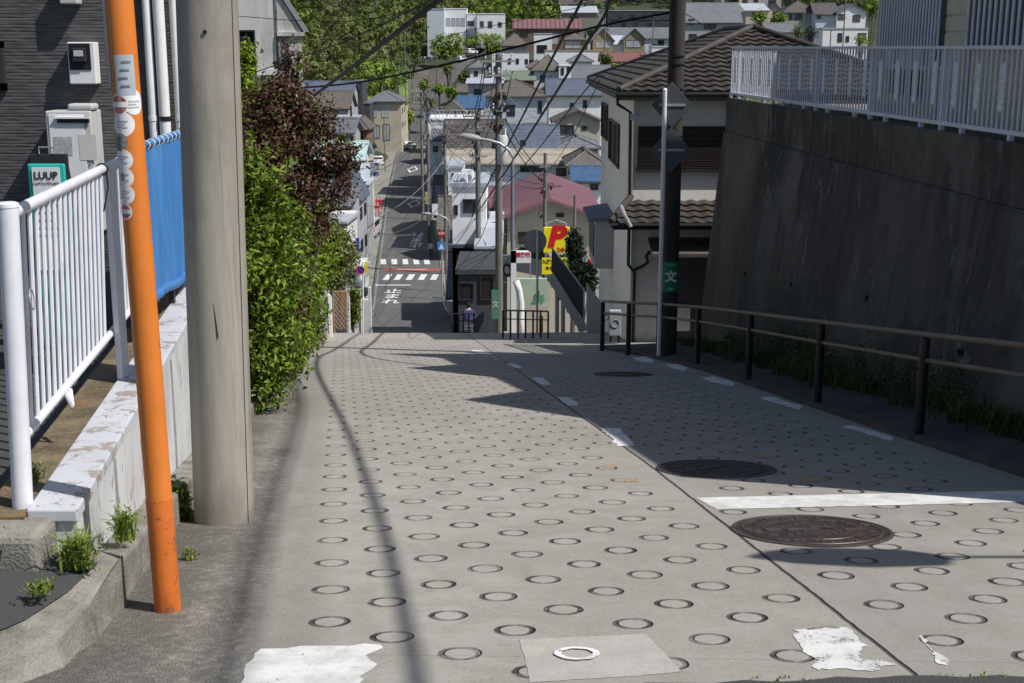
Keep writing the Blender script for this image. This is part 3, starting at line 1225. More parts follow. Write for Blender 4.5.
e1 = ax.cross(Vector((0, 1, 0))).normalized()      # to the left/right
e1 = e1 if e1.x > 0 else -e1
e2 = -(ax.cross(e1)).normalized()
e2 = e2 if e2.y < 0 else -e2


def patch(name, px, py, w, h, mat, rd=False, lift=.0012, parent=og):
    """a sticker wrapped on the tube"""
    # height along the axis from the pixel row
    t = (P(168 - 49 * (610 - py) / 610, py, o0.y) - o0).dot(ax)
    cxp = 168 - 49 * (610 - py) / 610
    s = max(-.93, min(.93, (px - cxp) / 12.6))
    ang = math.asin(s)
    R_ = .056 + lift
    vs, fs = [], []
    if rd:
        vs.append((0, 0))
        for q_ in (.25, .5, .75, 1):
            for k in range(32):
                a = 2 * math.pi * k / 32
                vs.append((q_ * w / 2 * math.cos(a), q_ * h / 2 * math.sin(a)))
        fs = [(0, k + 1, (k + 1) % 32 + 1) for k in range(32)]
        for q_ in range(3):
            fs += [(1 + q_ * 32 + k, 33 + q_ * 32 + k, 33 + q_ * 32 + (k + 1) % 32, 1 + q_ * 32 + (k + 1) % 32) for k in range(32)]
    else:
        for i in range(17):
            for j in range(2):
                vs.append((-w / 2 + w * i / 16, -h / 2 + h * j))
        fs = [(2 * i, 2 * i + 2, 2 * i + 3, 2 * i + 1) for i in range(16)]
    out = []
    for a, b_ in vs:
        q = ang + a / .056
        out.append(o0 + ax * (t + b_) + e1 * (R_ * math.sin(q)) + e2 * (R_ * math.cos(q)))
    return MB().add(out, fs).build(name, mat, parent, smooth=True)


patch('label_plate', 128.5, 75, .08, .16, M('grey_label', (.42, .47, .52), .5, .1, 8), lift=.0015)
for yy in (62, 70, 78, 86):
    patch('label_print', 127 + (yy % 3), yy, .035, .009, m_signback, lift=.003)
patch('sticker', 123, 104, .085, .085, m_whiteplast, True)
patch('sticker_print', 123, 104, .07, .07, M('faded_red_print', (.42, .16, .15), .6, .5, 30), True, .0022)
patch('sticker_print', 123, 104, .075, .022, m_whiteplast, False, .003)
patch('sticker', 136, 102, .085, .1, m_whiteplast, True)
patch('sticker', 126.5, 123.5, .1, .1, m_whiteplast, True)
patch('sticker', 124, 141, .07, .075, M('grey_print', (.25, .24, .23), .6, .5, 40), True)
patch('sticker', 127, 158.5, .085, .085, m_whiteplast, True)
patch('sticker', 128, 176, .085, .085, m_whiteplast, True)
patch('sticker_print', 127, 175, .02, .03, m_signback, True, .0022)
patch('sticker', 129, 193, .085, .085, m_whiteplast, True)
patch('sticker', 129, 210, .07, .07, m_whiteplast, True)
patch('sticker_print', 129, 210, .055, .055, M('pale_red_print', (.6, .12, .14), .6, .2, 30), True, .0022)
patch('sticker_print', 129, 210, .06, .018, m_whiteplast, False, .003)

for py_, px_ in ((104, 136), (123.5, 126.5), (158.5, 127), (176, 128), (193, 129)):
    for k in range(3):
        patch('sticker_print', px_ - (k % 2), py_ + 3 - k * 3, .045 - .012 * (k % 2), .005, M('pale_grey_print', (.45, .45, .47), .6, .1), False, .0024)
# ------------------------------------------------------------------ big concrete utility pole
b0 = G(224.5, 520)
b1 = P(207, 0, b0.y)
ax2 = (b1 - b0).normalized()
up_ = thing('utility_pole', b0, 'large grey concrete utility pole standing at the left road edge', 'utility pole', None)
top = b0 + ax2 * 11.5
MB().tube([b0 - ax2 * .1, b0 + ax2 * 1.5, b0 + ax2 * 5, top], [.178, .174, .163, .125], 48).build('pole_shaft', m_pole, up_, smooth='auto')
d_ = Vector((.90, -.436, 0))
MB().tube([b0 + d_ * .1775, b0 + ax2 * 1.5 + d_ * .1735, b0 + ax2 * 5 + d_ * .1625], .0035, 6).build('seam', m_pole_dk, up_)
s0 = P(213, 302, b0.y - .17)
MB().tube([s0, P(218, 338, b0.y - .175)], .0035, 6).build('scratch_groove', m_black, up_)
for px, py in ((205, 32),):
    MB().disc(P(px, py, b0.y - .168), (0, -1, .1), .011, .02, 12).build('bolt_hole', m_black, up_)
for q in (8.4, 9.6):
    c_ = b0 + ax2 * q
    MB().obox(c_ + Vector((0, -.16, 0)), 1.8, .09, .09, .25).build('crossarm', m_steel, up_)
    for s in (-.8, -.3, .3, .8):
        p_ = c_ + Vector((s * math.cos(.25), -.16 + s * math.sin(.25), .12))
        MB().tube([p_ - Vector((0, 0, .08)), p_ - Vector((0, 0, .02)), p_, p_ + Vector((0, 0, .06)), p_ + Vector((0, 0, .1))], [.02, .05, .03, .05, .02], 10).build('insulator', m_whiteplast, up_)

# ------------------------------------------------------------------ dark house on the left
HY = 11.5
dh = thing('dark_house', (-6, HY, YZ), 'charcoal house with rough split face siding behind the white fence', 'house')
MB().prism([(-10, HY), (-2.86, HY), (-3.2, HY + 3.2), (-10, HY + 3.2)], 'z', YZ - .5, 5.2).build('wall', m_siding, dh)
MB().prism([(-10.4, 5.2), (-2.3, 5.2), (-2.3, 5.35), (-6.3, 7.2), (-10.4, 5.35)], 'y', HY - .4, HY + 3.5).build('roof', m_r_dark, dh)
w0, w1 = P(-18, 42, HY), P(8, 90, HY)
w = MB()
for (xa, xb, za, zb_) in ((w0.x, w1.x, w0.z - .05, w0.z), (w0.x, w1.x, w1.z, w1.z + .06), (w1.x - .05, w1.x, w1.z, w0.z), (w0.x, w0.x + .05, w1.z, w0.z)):
    w.box(xa, xb, HY - .05, HY + .01, za, zb_)
fr = w.build('window', m_trim, dh)
MB().box(w0.x + .05, w1.x - .05, HY - .02, HY + .005, w1.z + .06, w0.z - .05).build('pane', m_glass, fr)
a, b_ = P(60, 0, HY - .12), P(78, 4, HY - .12)
MB().box(a.x, b_.x, HY - .14, HY - .002, b_.z, b_.z + .25).build('vent_hood', m_grayplast, dh, bevel=.01)
a, b_ = P(44, 166, HY - .2), P(52, 120, HY - .2)

# downpipes
for i, (px, r_, y0, lb) in enumerate([(149.5, .036, 138, 0), (161.5, .05, 150, 0), (176.5, .036, 140, 0)]):
    q = P(px, 60, HY - .09)
    t_ = MB().tube([(q.x, HY - .09, YZ), (q.x, HY - .09, 5.15)], r_, 14).build('downpipe', m_whiteplast, dh, smooth='auto')
    MB().tube([(q.x, HY - .09, P(0, 118, HY).z - .02), (q.x, HY - .09, P(0, 118, HY).z + .02)], r_ + .006, 14).build('pipe_clip', m_black if i == 1 else m_whiteplast, t_)

# electricity meter box
a, b_ = P(67, 42, HY - .12), P(97, 84, HY - .12)
mt = thing('electricity_meter', ((a.x + b_.x) / 2, HY, b_.z), 'white electricity meter box with dark window high on the charcoal wall', 'meter box')
MB().box(a.x, b_.x, HY - .13, HY - .002, b_.z, a.z).build('box', m_whiteplast, mt, bevel=.008)
MB().box(a.x + .012, b_.x - .035, HY - .137, HY - .131, b_.z + .12, a.z - .012).build('cover_window', m_ink, mt)
c_ = Vector(((a.x + b_.x) / 2 - .01, HY - .15, a.z - .11))
MB().obox(c_, .12, .04, .12).build('meter', m_darkplast, mt, bevel=.01)
MB().obox(c_ + Vector((0, -.022, .015)), .08, .006, .05).build('meter_display', m_grayplast, mt)
# water heater
a, b_ = P(44.5, 111, HY - .3), P(97, 205, HY - .3)
wh = thing('water_heater', ((a.x + b_.x) / 2, HY, b_.z - .1), 'pale grey gas water heater box mounted on the charcoal wall', 'water heater')
MB().box(a.x, b_.x, HY - .3, HY - .002, b_.z - .25, a.z).build('casing', m_grayplast, wh, bevel=.012)
MB().box(a.x + .03, b_.x - .06, HY - .308, HY - .301, b_.z - .2, a.z - .03).build('front_panel', m_whiteplast, wh, bevel=.003)
vx = a.x + .11
MB().box(vx, vx + .27, HY - .325, HY - .309, a.z - .1, a.z - .065).build('exhaust_slot', m_ink, wh)
MB().box(vx - .02, vx + .29, HY - .335, HY - .309, a.z - .064, a.z - .05).build('slot_hood', m_whiteplast, wh)
MB().box(a.x + .06, a.x + .22, HY - .3105, HY - .3085, a.z - .38, a.z - .22).build('spec_label', M('grey_print_label', (.42, .42, .42), .6, .3, 60), wh)
MB().box(a.x + .28, a.x + .43, HY - .3105, HY - .3085, a.z - .42, a.z - .2).build('notice_label', M('pale_label', (.66, .64, .62), .6, .05), wh)
MB().disc((a.x + .40, HY - .312, b_.z + .02), (0, -1, 0), .045, .004, 20).build('blue_sticker', m_r_tarp, wh)
MB().box(vx + .08, vx + .3, HY - .28, HY - .1, a.z + .002, a.z + .06).build('pipe_bundle', m_grayplast, wh, bevel=.02)
for k in range(7):
    MB().disc((b_.x - .03, HY - .305, a.z - .12 - k * .11), (0, -1, 0), .008, .01, 8).build('screw', m_steel, wh)

# rental sign board behind the fence
def board(px0, py0, px1, py1, Y, name, label, mat, hook):
    a, b_ = P(px0, py0, Y), P(px1, py0 + 30, Y)
    t = thing(name, ((a.x + b_.x) / 2, Y, YZ), label, 'sign board')
    MB().box(a.x, b_.x, Y, Y + .035, YZ + .03, a.z).build('board', mat, t, bevel=.008)
    for s in (a.x + .03, b_.x - .03):
        MB().beam((s, Y + .05, a.z - .05), (s, Y + .45, YZ - .02), .025, .025).build('leg', mat, t)
    if hook:
        MB().tube([(a.x + .07, Y, a.z), (a.x + .07, Y, a.z + .045), (b_.x - .09, Y, a.z + .045), (b_.x - .09, Y, a.z)], .006, 8).build('handle', m_steel, t)
    return t, a, b_


sb0, a, b_ = board(29, 154, 69, 330, 8.9, 'sign_board', 'black backed sign board with wire handle standing behind the teal one', m_darkplast, True)
sb, a, b_ = board(27, 164, 66, 330, 8.4, 'sign_board', 'teal framed scooter rental sign board with white panel reading LUUP', m_teal, False)
MB().box(a.x + .03, b_.x - .03, 8.39, 8.399, a.z - .7, a.z - .022).build('white_panel', m_whiteplast, sb)
cxm = (a.x + b_.x) / 2
text('LUUP', .068, m_ink, sb, (cxm, 8.387, a.z - .075), bold=.0006, sx=.95)
text('シェアリングサービス', .017, m_ink, sb, (cxm, 8.387, a.z - .125))
text('ポート', .03, m_ink, sb, (cxm, 8.387, a.z - .20))
for k in range(5):
    MB().box(a.x + .05, b_.x - .05 - .02 * (k % 3), 8.386, 8.389, a.z - .27 - k * .05, a.z - .263 - k * .05).build('print_line', m_signback, sb)
# another small dark utility box low on the yard wall
a, b_ = P(-4, 300, 9.6), P(14, 340, 9.6)
# ------------------------------------------------------------------ retaining wall and deck on the right
def XT(y): return 5.82 - .076 * y


rw = thing('retaining_wall', (XT(12), 12, pl(12)), 'tall dark stained concrete retaining wall on the right carrying the pale balustrade', 'wall')
ysl = [3 + i * .7 for i in range(31)]
ysl[-1] = 24.0
mb = MB()
vs, fs = [], []
for y in ysl:
    zb_ = pl(y) - .5
    xb = WX(y)
    xt = XT(y) - .07
    for j in range(6):
        q = j / 5
        vs.append((xb + (xt - xb) * q, y, zb_ + (-1.5 - zb_) * q))
    vs += [(xt + .5, y, -1.5), (xb + .5, y, zb_)]
m8 = 8
for i in range(len(ysl) - 1):
    for j in range(m8):
        fs.append((i * m8 + j, i * m8 + (j + 1) % m8, (i + 1) * m8 + (j + 1) % m8, (i + 1) * m8 + j))
fs.append(tuple(range(m8)))
fs.append(tuple((len(ysl) - 1) * m8 + j for j in range(m8))[::-1])
mb.add(vs, fs).build('wall_body', m_ret, rw)
mb = MB()
y = 3.0
while y < 23.9:
    c_ = min(y + 4.2, 24.03)
    mb.hexa([(x(q), q, z) for z in (-1.5, -.89) for (x, q) in ((lambda k: XT(k) - .05, y), (lambda k: XT(k) + .4, y), (lambda k: XT(k) + .4, c_ - .012), (lambda k: XT(k) - .05, c_ - .012))])
    y += 4.2
mb.build('upper_band', m_ret, rw, bevel=.01)
mb = MB()
for q, z in ((10.3, -2.6), (12.6, -3.0), (15.5, -3.0), (18.6, -3.4), (21.2, -3.7), (9.2, -2.9)):
    xw = WX(q) + (XT(q) - WX(q)) * ((z - pl(q)) / (-1.5 - pl(q)))
    mb.tube([(xw - .03, q, z), (xw + .04, q, z)], .035, 12)
mb.build('weep_hole', m_ink, rw)
tag(MB().hexa([(x, y, z) for z in (-8, -1.0) for (x, y) in ((XT(3) + .36, 3), (14, 3), (14, 23.9), (XT(23.9) + .36, 23.9))]).build('deck', m_roughc), kind='structure')
# moss and shrubs along deck edge come with the plants

# pale balustrade on the deck
zt_, zb_ = 0.02, -.83
for s_, (ya, yb, lb) in enumerate([(3.6, 12.0, 'nearest bay run of pale balustrade with cast ornaments, mostly past the right edge'), (12.05, 24.0, 'long pale blue grey balustrade with white cast ornaments on top of the retaining wall')]):
    br = thing('deck_balustrade', (XT(ya), ya, zb_), lb, 'balustrade')
    xx = lambda y: XT(y) + .03
    MB().beam((xx(ya), ya, zt_ - .015), (xx(yb), yb, zt_ - .015), .06, .035).build('top_rail', m_railwhite, br, bevel=.006)
    MB().beam((xx(ya), ya, zb_ + .02), (xx(yb), yb, zb_ + .02), .045, .045).build('bottom_rail', m_railwhite, br, bevel=.006)
    y = ya + .05
    i = 0
    mb = MB()
    while y < yb:
        if i % 20 == 0:
            MB().box(xx(y) - .025, xx(y) + .025, y - .025, y + .025, -1.0, zt_ - .03).build('post', m_railwhite, br)
        else:
            mb.box(xx(y) - .008, xx(y) + .008, y - .014, y + .014, zb_ + .04, zt_ - .03)
        if i % 5 == 2:
            o_ = MB()
            c_ = Vector((xx(y + .055) - .005, y + .055, (zt_ + zb_) / 2 + .02))
            for k, (dz, ra) in enumerate([(-.20, .022), (-.15, .032), (-.09, .036), (-.03, .03), (.03, .036), (.09, .036), (.15, .03), (.20, .02)]):
                for sg in (-1, 1):
                    o_.torus(c_ + Vector((0, sg * ra * .75, dz)), (1, 0, 0), ra, .0115, 10, 4)
            o_.tube([c_ + Vector((0, 0, -.25)), c_ + Vector((0, 0, .25))], .008, 5)
            o_.build('cast_ornament', m_whiteplast, br)
        if i % 10 == 5:
            MB().box(xx(y) - .03, xx(y) + .02, y - .03, y + .03, -1.02, zb_).build('bracket', m_railwhite, br)
        y += .113
        i += 1
    mb.build('baluster_panel', m_railwhite, br)

# louvered house on the deck
lh = thing('louvered_house', (8, 13, -1.0), 'beige sided house behind vertical grey blue louvre screens above the retaining wall', 'house')
prof = [(6.9, -1.0), (6.9, 2.88), (10.3, 2.88), (11.6, 4.5), (13.05, 3.3), (14.9, 3.5), (16.0, 5.2), (17.1, 4.0), (18.5, 4.2), (19.1, 5.7), (19.1, -1.0)]  # roofline above the frame, gables shaped to cast the shade on the road
MB().prism(prof, 'x', 5.36, 11.5).build('wall', m_beige, lh)
mb = MB()
z = -.98
while z < 2.8:
    mb.box(5.345, 5.358, 7.0, 19.05, z + .01, z + .185)
    z += .195
mb.build('siding', m_beige, lh)
for nm, ya, yb, za, zz in (('louvre_screen', 16.26, 19.03, -.22, 2.8), ('louvre_screen', 7.4, 15.4, .03, 2.6)):
    mb = MB()
    mb.box(5.26, 5.34, ya, yb, za - .05, za)
    mb.box(5.26, 5.30, ya, yb, zz, zz + .05)
    mb.build(nm, m_alum, lh)
    mb = MB()
    y = ya + .02
    while y < yb:
        mb.box(5.27, 5.283, y, y + .062, za, zz)
        y += .128 if ya > 15 else .17
    mb.build('louvre_slats', m_alum, lh)
    MB().box(5.315, 5.34, ya, yb, za, zz).build('screen_backing', M('screen_shade', (.11, .115, .13), .6, .1), lh)  # dark sheet standing for the shade in the gaps between slats
for y in (18.9, 17.4, 16.3, 15.3, 12.5, 9.5):
    MB().box(5.27, 5.31, y - .03, y + .03, -1.0, .0).build('screen_leg', m_alum, lh)
w = MB()
w.box(5.30, 5.343, 17.0, 18.4, -.62, -.3)
w.build('window', m_trim, lh)

# ------------------------------------------------------------------ handrail along the footway
pts = [G(*p) for p in ((602, 351), (628, 355), (658, 358), (697, 367), (748, 383), (817, 407), (918, 440))]
pts += [Vector((3.95, 8.2, pl(8.2))), Vector((4.3, 5.4, pl(5.4)))]
gr = thing('pedestrian_railing', pts[4], 'dark post and brown two rail handrail running down the right footway', 'railing')
for p in pts:
    q = MB().tube([p - Vector((0, 0, .03)), p + Vector((0, 0, .935)), p + Vector((0, 0, .955))], [.044, .044, .02], 16).build('post', m_black, gr, smooth='auto')
for h in (.965, .735):
    MB().tube([p + Vector((0, 0, h)) for p in pts] if h > .9 else [p + Vector((.012, 0, h)) for p in pts], .026 if h > .9 else .021, 12).build('rail', m_rail, gr, smooth='auto')
for p in pts:
    c_ = p + Vector((.075, -.02, .66))
    MB().tube([p + Vector((.02, 0, .72)), c_ + Vector((.03, 0, .03)), c_ + Vector((.035, 0, -.03)), c_ + Vector((-.01, 0, -.05)), p + Vector((.03, 0, .58))], .009, 6).build('clip', m_rail, gr, smooth=True)


# ------------------------------------------------------------------ tile-roofed house in the middle right
def tile_slope(mb, A, B, C, D, rows, per=.27, amp=.018, lift=.042, res=7):
    A, B, C, D = map(Vector, (A, B, C, D))
    u = (B - A).normalized()
    Ln = (B - A).length
    h = (D - A) - u * (D - A).dot(u)
    n = u.cross(h).normalized()
    if n.z < 0: n = -n
    uD, uC = (D - A).dot(u), (C - A).dot(u)
    cols = int(Ln / per * res)
    prev = None
    for i in range(rows):
        edges = []
        for s, lf in ((i / rows, lift), ((i + 1) / rows, 0)):
            lo_, hi_ = uD * s, Ln + (uC - Ln) * s
            e = []
            for k in range(cols + 1):
                c = min(max(Ln * k / cols, lo_), hi_)
                wv = amp * math.sin(2 * math.pi * Ln * k / cols / per) if lo_ < Ln * k / cols < hi_ else 0
                e.append(A + u * c + h * s + n * (wv + lf))
            edges.append(e)
        lo2 = uD * i / rows
        base = [A + u * min(max(Ln * k / cols, uD * i / rows), Ln + (uC - Ln) * i / rows) + h * (i / rows) - n * .02 for k in range(cols + 1)]
        k0 = len(mb.v)
        mb.v += [tuple(p) for p in base + edges[0] + edges[1]]
        m = cols + 1
        for k in range(cols):
            for r_ in (0, 1):
                f = (k0 + r_ * m + k, k0 + r_ * m + k + 1, k0 + (r_ + 1) * m + k + 1, k0 + (r_ + 1) * m + k)
                a, b_, c2, d2 = [Vector(mb.v[i_]) for i_ in f]
                if (a - b_).length > 1e-5 or (c2 - d2).length > 1e-5:
                    mb.f.append(f)


m_tile = M('brown_grey_pantile', (.058, .050, .044), .55, .25, 3, fine=25, bump=.15, dirt=(.10, .09, .08), damt=.5, dscale=2)
m_fascia = M('dark_fascia', (.03, .025, .022), .5, .1)
m_hwall = M('cream_grey_stucco', (.74, .71, .66), .9, .06, 1, fine=60, bump=.15, dirt=(.3, .28, .24), damt=.35, dscale=.8)
th = thing('tile_roofed_house', (5.7, 30, -6.5), 'two storey cream house with hipped brown pantile roof past the retaining wall', 'house')
wxl, wy0, wy1 = 2.48, 26.4, 35.9
MB().box(wxl, 8.25, wy0, wy1, -8.5, -.93).build('wall', m_hwall, th)
ez = -.85
A_, B_, C_, D_ = (2.13, 26.0, ez), (8.6, 26.0, ez), (8.6, 36.4, ez), (2.13, 36.4, ez)
r0, r1 = (5.38, 29.5, .42), (5.38, 32.9, .42)
mb = MB()
tile_slope(mb, A_, B_, r0, r0, 14)
mb.build('roof', m_tile, th)
mb = MB()
tile_slope(mb, D_, A_, r0, r1, 14, res=5)
tile_slope(mb, B_, C_, r1, r0, 14, res=4)
tile_slope(mb, C_, D_, r1, r1, 14, res=4)
rf = mb.build('roof', m_tile, th)
for a, b_ in ((A_, r0), (B_, r0), (C_, r1), (D_, r1), (r0, r1)):
    MB().tube([Vector(a) + Vector((0, 0, .04)), Vector(b_) + Vector((0, 0, .05))], .07, 10).build('ridge_cap', m_tile, rf, smooth='auto')
mb = MB()
mb.box(2.15, 8.58, 26.03, 26.12, ez - .17, ez - .02)
mb.box(2.15, 2.23, 26.12, 36.3, ez - .17, ez - .02)
mb.box(2.23, 8.5, 26.13, 36.2, ez - .12, ez - .08)
mb.build('soffit', m_fascia, th)
MB().tube([(2.1, 36.3, ez - .06), (2.1, 25.96, ez - .06), (8.6, 25.96, ez - .06)], .055, 8).build('gutter', m_black, th)
MB().tube([(2.12, 26.1, ez - .1), (2.12, 26.15, ez - .25), (2.4, 26.33, ez - .42), (2.42, 26.33, -3.1)], .035, 8).build('downpipe', m_black, th)
MB().tube([(2.42, 26.33, -3.6), (2.42, 26.33, -4.4), (2.55, 26.33, -4.55), (2.55, 26.33, -6.6)], .035, 8).build('downpipe', m_black, th)
MB().tube([P(632, 271, 26.3), P(643, 266, 26.3), P(648, 262, 26.3), P(646, 256, 26.3), P(650, 251, 26.3)], .035, 8).build('downpipe', m_black, th)


def window(parent, axis, fixed, a0, a1, z0, z1, fr_m, gl_m, out=-1, nm='window', mull=1, th_=.05, bars=0):
    """axis 'y': on a wall facing -y at y=fixed spanning x; axis 'x': on a wall facing x"""
    f = .05 if a1 - a0 > .5 else .03
    def bx(m, u0, u1, v0, v1, d0, d1):
        if axis == 'y':
            m.box(u0, u1, fixed + out * d1, fixed + out * d0, v0, v1)
        else:
            m.box(fixed + out * d1, fixed + out * d0, u0, u1, v0, v1)
    m = MB()
    bx(m, a0, a1, z0, z0 + f, -.01, th_)
    bx(m, a0, a1, z1 - f, z1, -.01, th_)
    bx(m, a0, a0 + f, z0 + f, z1 - f, -.01, th_)
    bx(m, a1 - f, a1, z0 + f, z1 - f, -.01, th_)
    for k in range(mull):
        c = a0 + (a1 - a0) * (k + 1) / (mull + 1)
        bx(m, c - f / 2, c + f / 2, z0 + f, z1 - f, .0, th_ * .7)
    o = m.build(nm, fr_m, parent)
    m = MB()
    bx(m, a0 + f * .6, a1 - f * .6, z0 + f * .6, z1 - f * .6, -.008, th_ * .3)
    m.build('pane', gl_m, o)
    return o


a, b_ = P(638, 126, wy0), P(719, 168, wy0)
sh = MB().box(a.x, b_.x + .6, wy0 - .10, wy0 + .01, b_.z, a.z).build('shutter', m_shutter, th)
MB().box(a.x - .04, b_.x + .64, wy0 - .13, wy0 - .02, b_.z - .07, b_.z - .002).build('sill', m_fascia, sh)
mb = MB()
for k in range(18):
    z = b_.z + (a.z - b_.z) * (k + .5) / 18
    mb.box(a.x + .03, b_.x + .57, wy0 - .118, wy0 - .101, z - .012, z + .012)
mb.build('shutter_slats', m_fascia, sh)
# side windows on the left wall
for (p0, p1, y0, y1) in ((602.5, 607, 105, 141), (610.5, 619, 125, 169)):
    ya, yb = wxl * F / (p1 - 512), wxl * F / (p0 - 512)
    ym = (ya + yb) / 2
    window(th, 'x', wxl, ya, yb, P(p1, y1, ya).z, P(p1, y0, ya).z, m_trim, m_ink)
    window(th, 'x', wxl, yb + .02, yb + .45, P(p1, y1, ya).z, P(p1, y0, ya).z, m_fascia, m_shutter, nm='shutter_box')
MB().obox(P(633, 117, 26.3), .12, .12, .12).build('wall_lamp', m_grayplast, th)
# lower pent roof
za, zb2 = P(620, 200, wy0).z, P(613, 224, 25.5).z
mb = MB()
tile_slope(mb, (2.0, 25.5, zb2), (9.0, 25.5, zb2), (9.0, 26.38, za), (2.45, 26.38, za), 4, res=7)
pr = mb.build('pent_roof', m_tile, th)
MB().tube([(1.98, 25.48, zb2 + .05), (2.45, 26.38, za + .08)], .07, 8).build('ridge_cap', m_tile, pr)
MB().box(2.03, 9.0, 25.52, 26.38, zb2 - .12, zb2 - .02).build('soffit', m_fascia, th)
MB().tube([(1.97, 25.47, zb2 - .02), (9.0, 25.47, zb2 - .02)], .05, 8).build('gutter', m_black, th)
MB().tube([P(621, 206, 25.6), P(625, 216, 25.4), P(631, 227, 25.35)], .04, 8).build('gutter_spout', m_steel, th)
# entrance canopy and dark doorway
a, b_ = P(652, 246, 25.6), P(720, 256, 25.6)
MB().prism([(25.5, b_.z), (26.4, a.z), (26.4, a.z + .06), (25.5, b_.z + .06)], 'x', a.x, 5.2).build('canopy', m_r_brown, th)
a, b_ = P(662, 258, wy0), P(712, 345, wy0)
MB().box(a.x, 5.0, wy0 - .03, wy0 + .02, -6.7, a.z).build('door', m_wall_dark, th)
a, b_ = P(633, 290, wy0), P(642, 338, wy0)
MB().box(a.x + .9, a.x + 1.2, wy0 - .12, wy0 - .01, -5.8, -5.3).build('letterbox', m_grayplast, th)
# side bay with its own small roof
bay = MB().box(2.02, 2.47, 31.0, 33.3, P(590, 262, 32).z, P(590, 214, 32).z).build('bay', m_wall_grey, th)
MB().hexa([(1.85, 30.9, P(590, 216, 32).z), (2.47, 30.9, P(590, 216, 32).z), (2.47, 33.4, P(590, 216, 32).z), (1.85, 33.4, P(590, 216, 32).z),
           (1.85, 30.9, P(590, 216, 32).z + .06), (2.47, 30.9, P(590, 212, 32).z + .06), (2.47, 33.4, P(590, 212, 32).z + .06), (1.85, 33.4, P(590, 216, 32).z + .06)]).build('bay_roof', m_r_blue, bay)
MB().box(2.0, 2.019, 31.2, 33.1, P(590, 252, 32).z, P(590, 221, 32).z).build('bay_window', m_ink, bay)

# air conditioner unit and low garden wall at the house foot
a, b_ = P(609.5, 311, 25.7), P(621, 336, 25.7)
ac = thing('outdoor_unit', ((a.x + b_.x) / 2, 25.7, b_.z), 'white outdoor air conditioner unit at the foot of the tile roofed house', 'air conditioner')
MB().box(a.x, b_.x, 25.7, 26.0, b_.z, a.z).build('casing', m_wall_grey, ac, bevel=.015)
MB().torus(((a.x + b_.x) / 2, 25.69, (a.z + b_.z) / 2), (0, 1, 0), .08, .008, 16, 5).build('fan_ring', m_wall_grey, ac)
for s in (a.x + .04, b_.x - .04):
    MB().box(s - .02, s + .02, 25.72, 25.98, b_.z - .15, b_.z).build('foot', m_black, ac)
pts_ = [P(587, 284, 31), P(602.5, 305, 31), P(602.5, 341, 31), P(587, 341, 31)]
o = MB().prism([(p.x, p.z) for p in pts_], 'y', 31, 31.25).build('garden_wall', m_wall_grey)
tag(o, 'low grey garden wall with sloping top at the end of the railing', 'wall')

# ------------------------------------------------------------------ dark utility pole with school zone sign
def sign_plate(parent, px0, py0, px1, py1, Y, m_, ring=None):
    a, b_ = P(px0, py0, Y), P(px1, py1, Y)
    return MB().box(a.x, b_.x, Y - .01, Y, b_.z, a.z).build('sign_plate', m_, parent), a, b_


b0 = G(668, 358)
dp = thing('utility_pole', b0, 'thick dark brown utility pole carrying a green school route sign', 'utility pole')
ptop = b0 + (P(679.5, -60, b0.y) - b0) * (12.4 / (P(679.5, -60, b0.y).z - b0.z))
MB().tube([b0 - Vector((0, 0, .2)), ptop], .142, 32, r1=.125).build('pole_shaft', m_pole_dk, dp, smooth='auto')
for yy in (50, 58, 82, 128, 238):
    q = b0.lerp(P(679.5, -60, b0.y), (358 - yy) / 418)
    MB().tube([q - Vector((0, 0, .012)), q + Vector((0, 0, .012))], .150, 24).build('steel_band', m_black, dp)
Ys = b0.y - .16
a, b_ = P(661.5, 262, Ys), P(677.5, 292.5, Ys)
mb = MB()
vs, fs = [], []
cc = (a.x + b_.x) / 2 + .02
for j, z in enumerate((b_.z, a.z)):
    for i in range(9):
        q = -.95 + 1.9 * i / 8
        vs.append((cc + .165 * math.sin(q), b0.y + .01 - .172 * math.cos(q), z))
for i in range(8):
    fs.append((i, i + 1, 9 + i + 1, 9 + i))
sg = mb.add(vs, fs).build('school_sign', m_green, dp)
text('文', .20, m_whiteplast, dp, (cc, Ys - .012, (a.z + b_.z) / 2 + .0), bold=.008)
text('スクールゾーン', .026, m_whiteplast, dp, (cc, Ys - .012, a.z - .05))
text('注意', .05, m_whiteplast, dp, (cc, Ys - .012, b_.z + .06))

# white sign pole with two diamonds seen from behind
b0 = G(657, 358)
b0.y -= .25
b0.z = pl(b0.y) + .05
sp = thing('sign_pole', b0, 'slim white pole with two grey diamond signs seen from behind', 'traffic sign')
tp = P(665, 90, b0.y)
MB().tube([b0, tp], .036, 16).build('pole', m_whiteplast, sp, smooth='auto')
MB().tube([tp, tp + Vector((0, 0, .03))], [.04, .02], 12).build('pole_cap', m_whiteplast, sp)
for (px, py, w_, h_) in ((672, 105, 20.5, 23.5), (671, 150, 20.5, 22.5)):
    Ysn = b0.y + .06
    c_ = P(px, py, Ysn)
    l_, r_, t_, u_ = P(px - w_, py, Ysn), P(px + w_, py, Ysn), P(px, py - h_, Ysn), P(px, py + h_, Ysn)
    d_ = MB().prism([(l_.x, l_.z), (u_.x, u_.z), (r_.x, r_.z), (t_.x, t_.z)], 'y', Ysn, Ysn + .02).build('diamond_sign', M('dark_grey_sign_back', (.10, .105, .125), .5, .12, 4, metal=.3), sp, bevel=.004)  # darker copy of the sign back, its shade painted in
    MB().box(l_.x + .12, r_.x - .12, Ysn - .02, Ysn - .001, c_.z - .02, c_.z + .02).build('sign_brace', m_steel, d_)

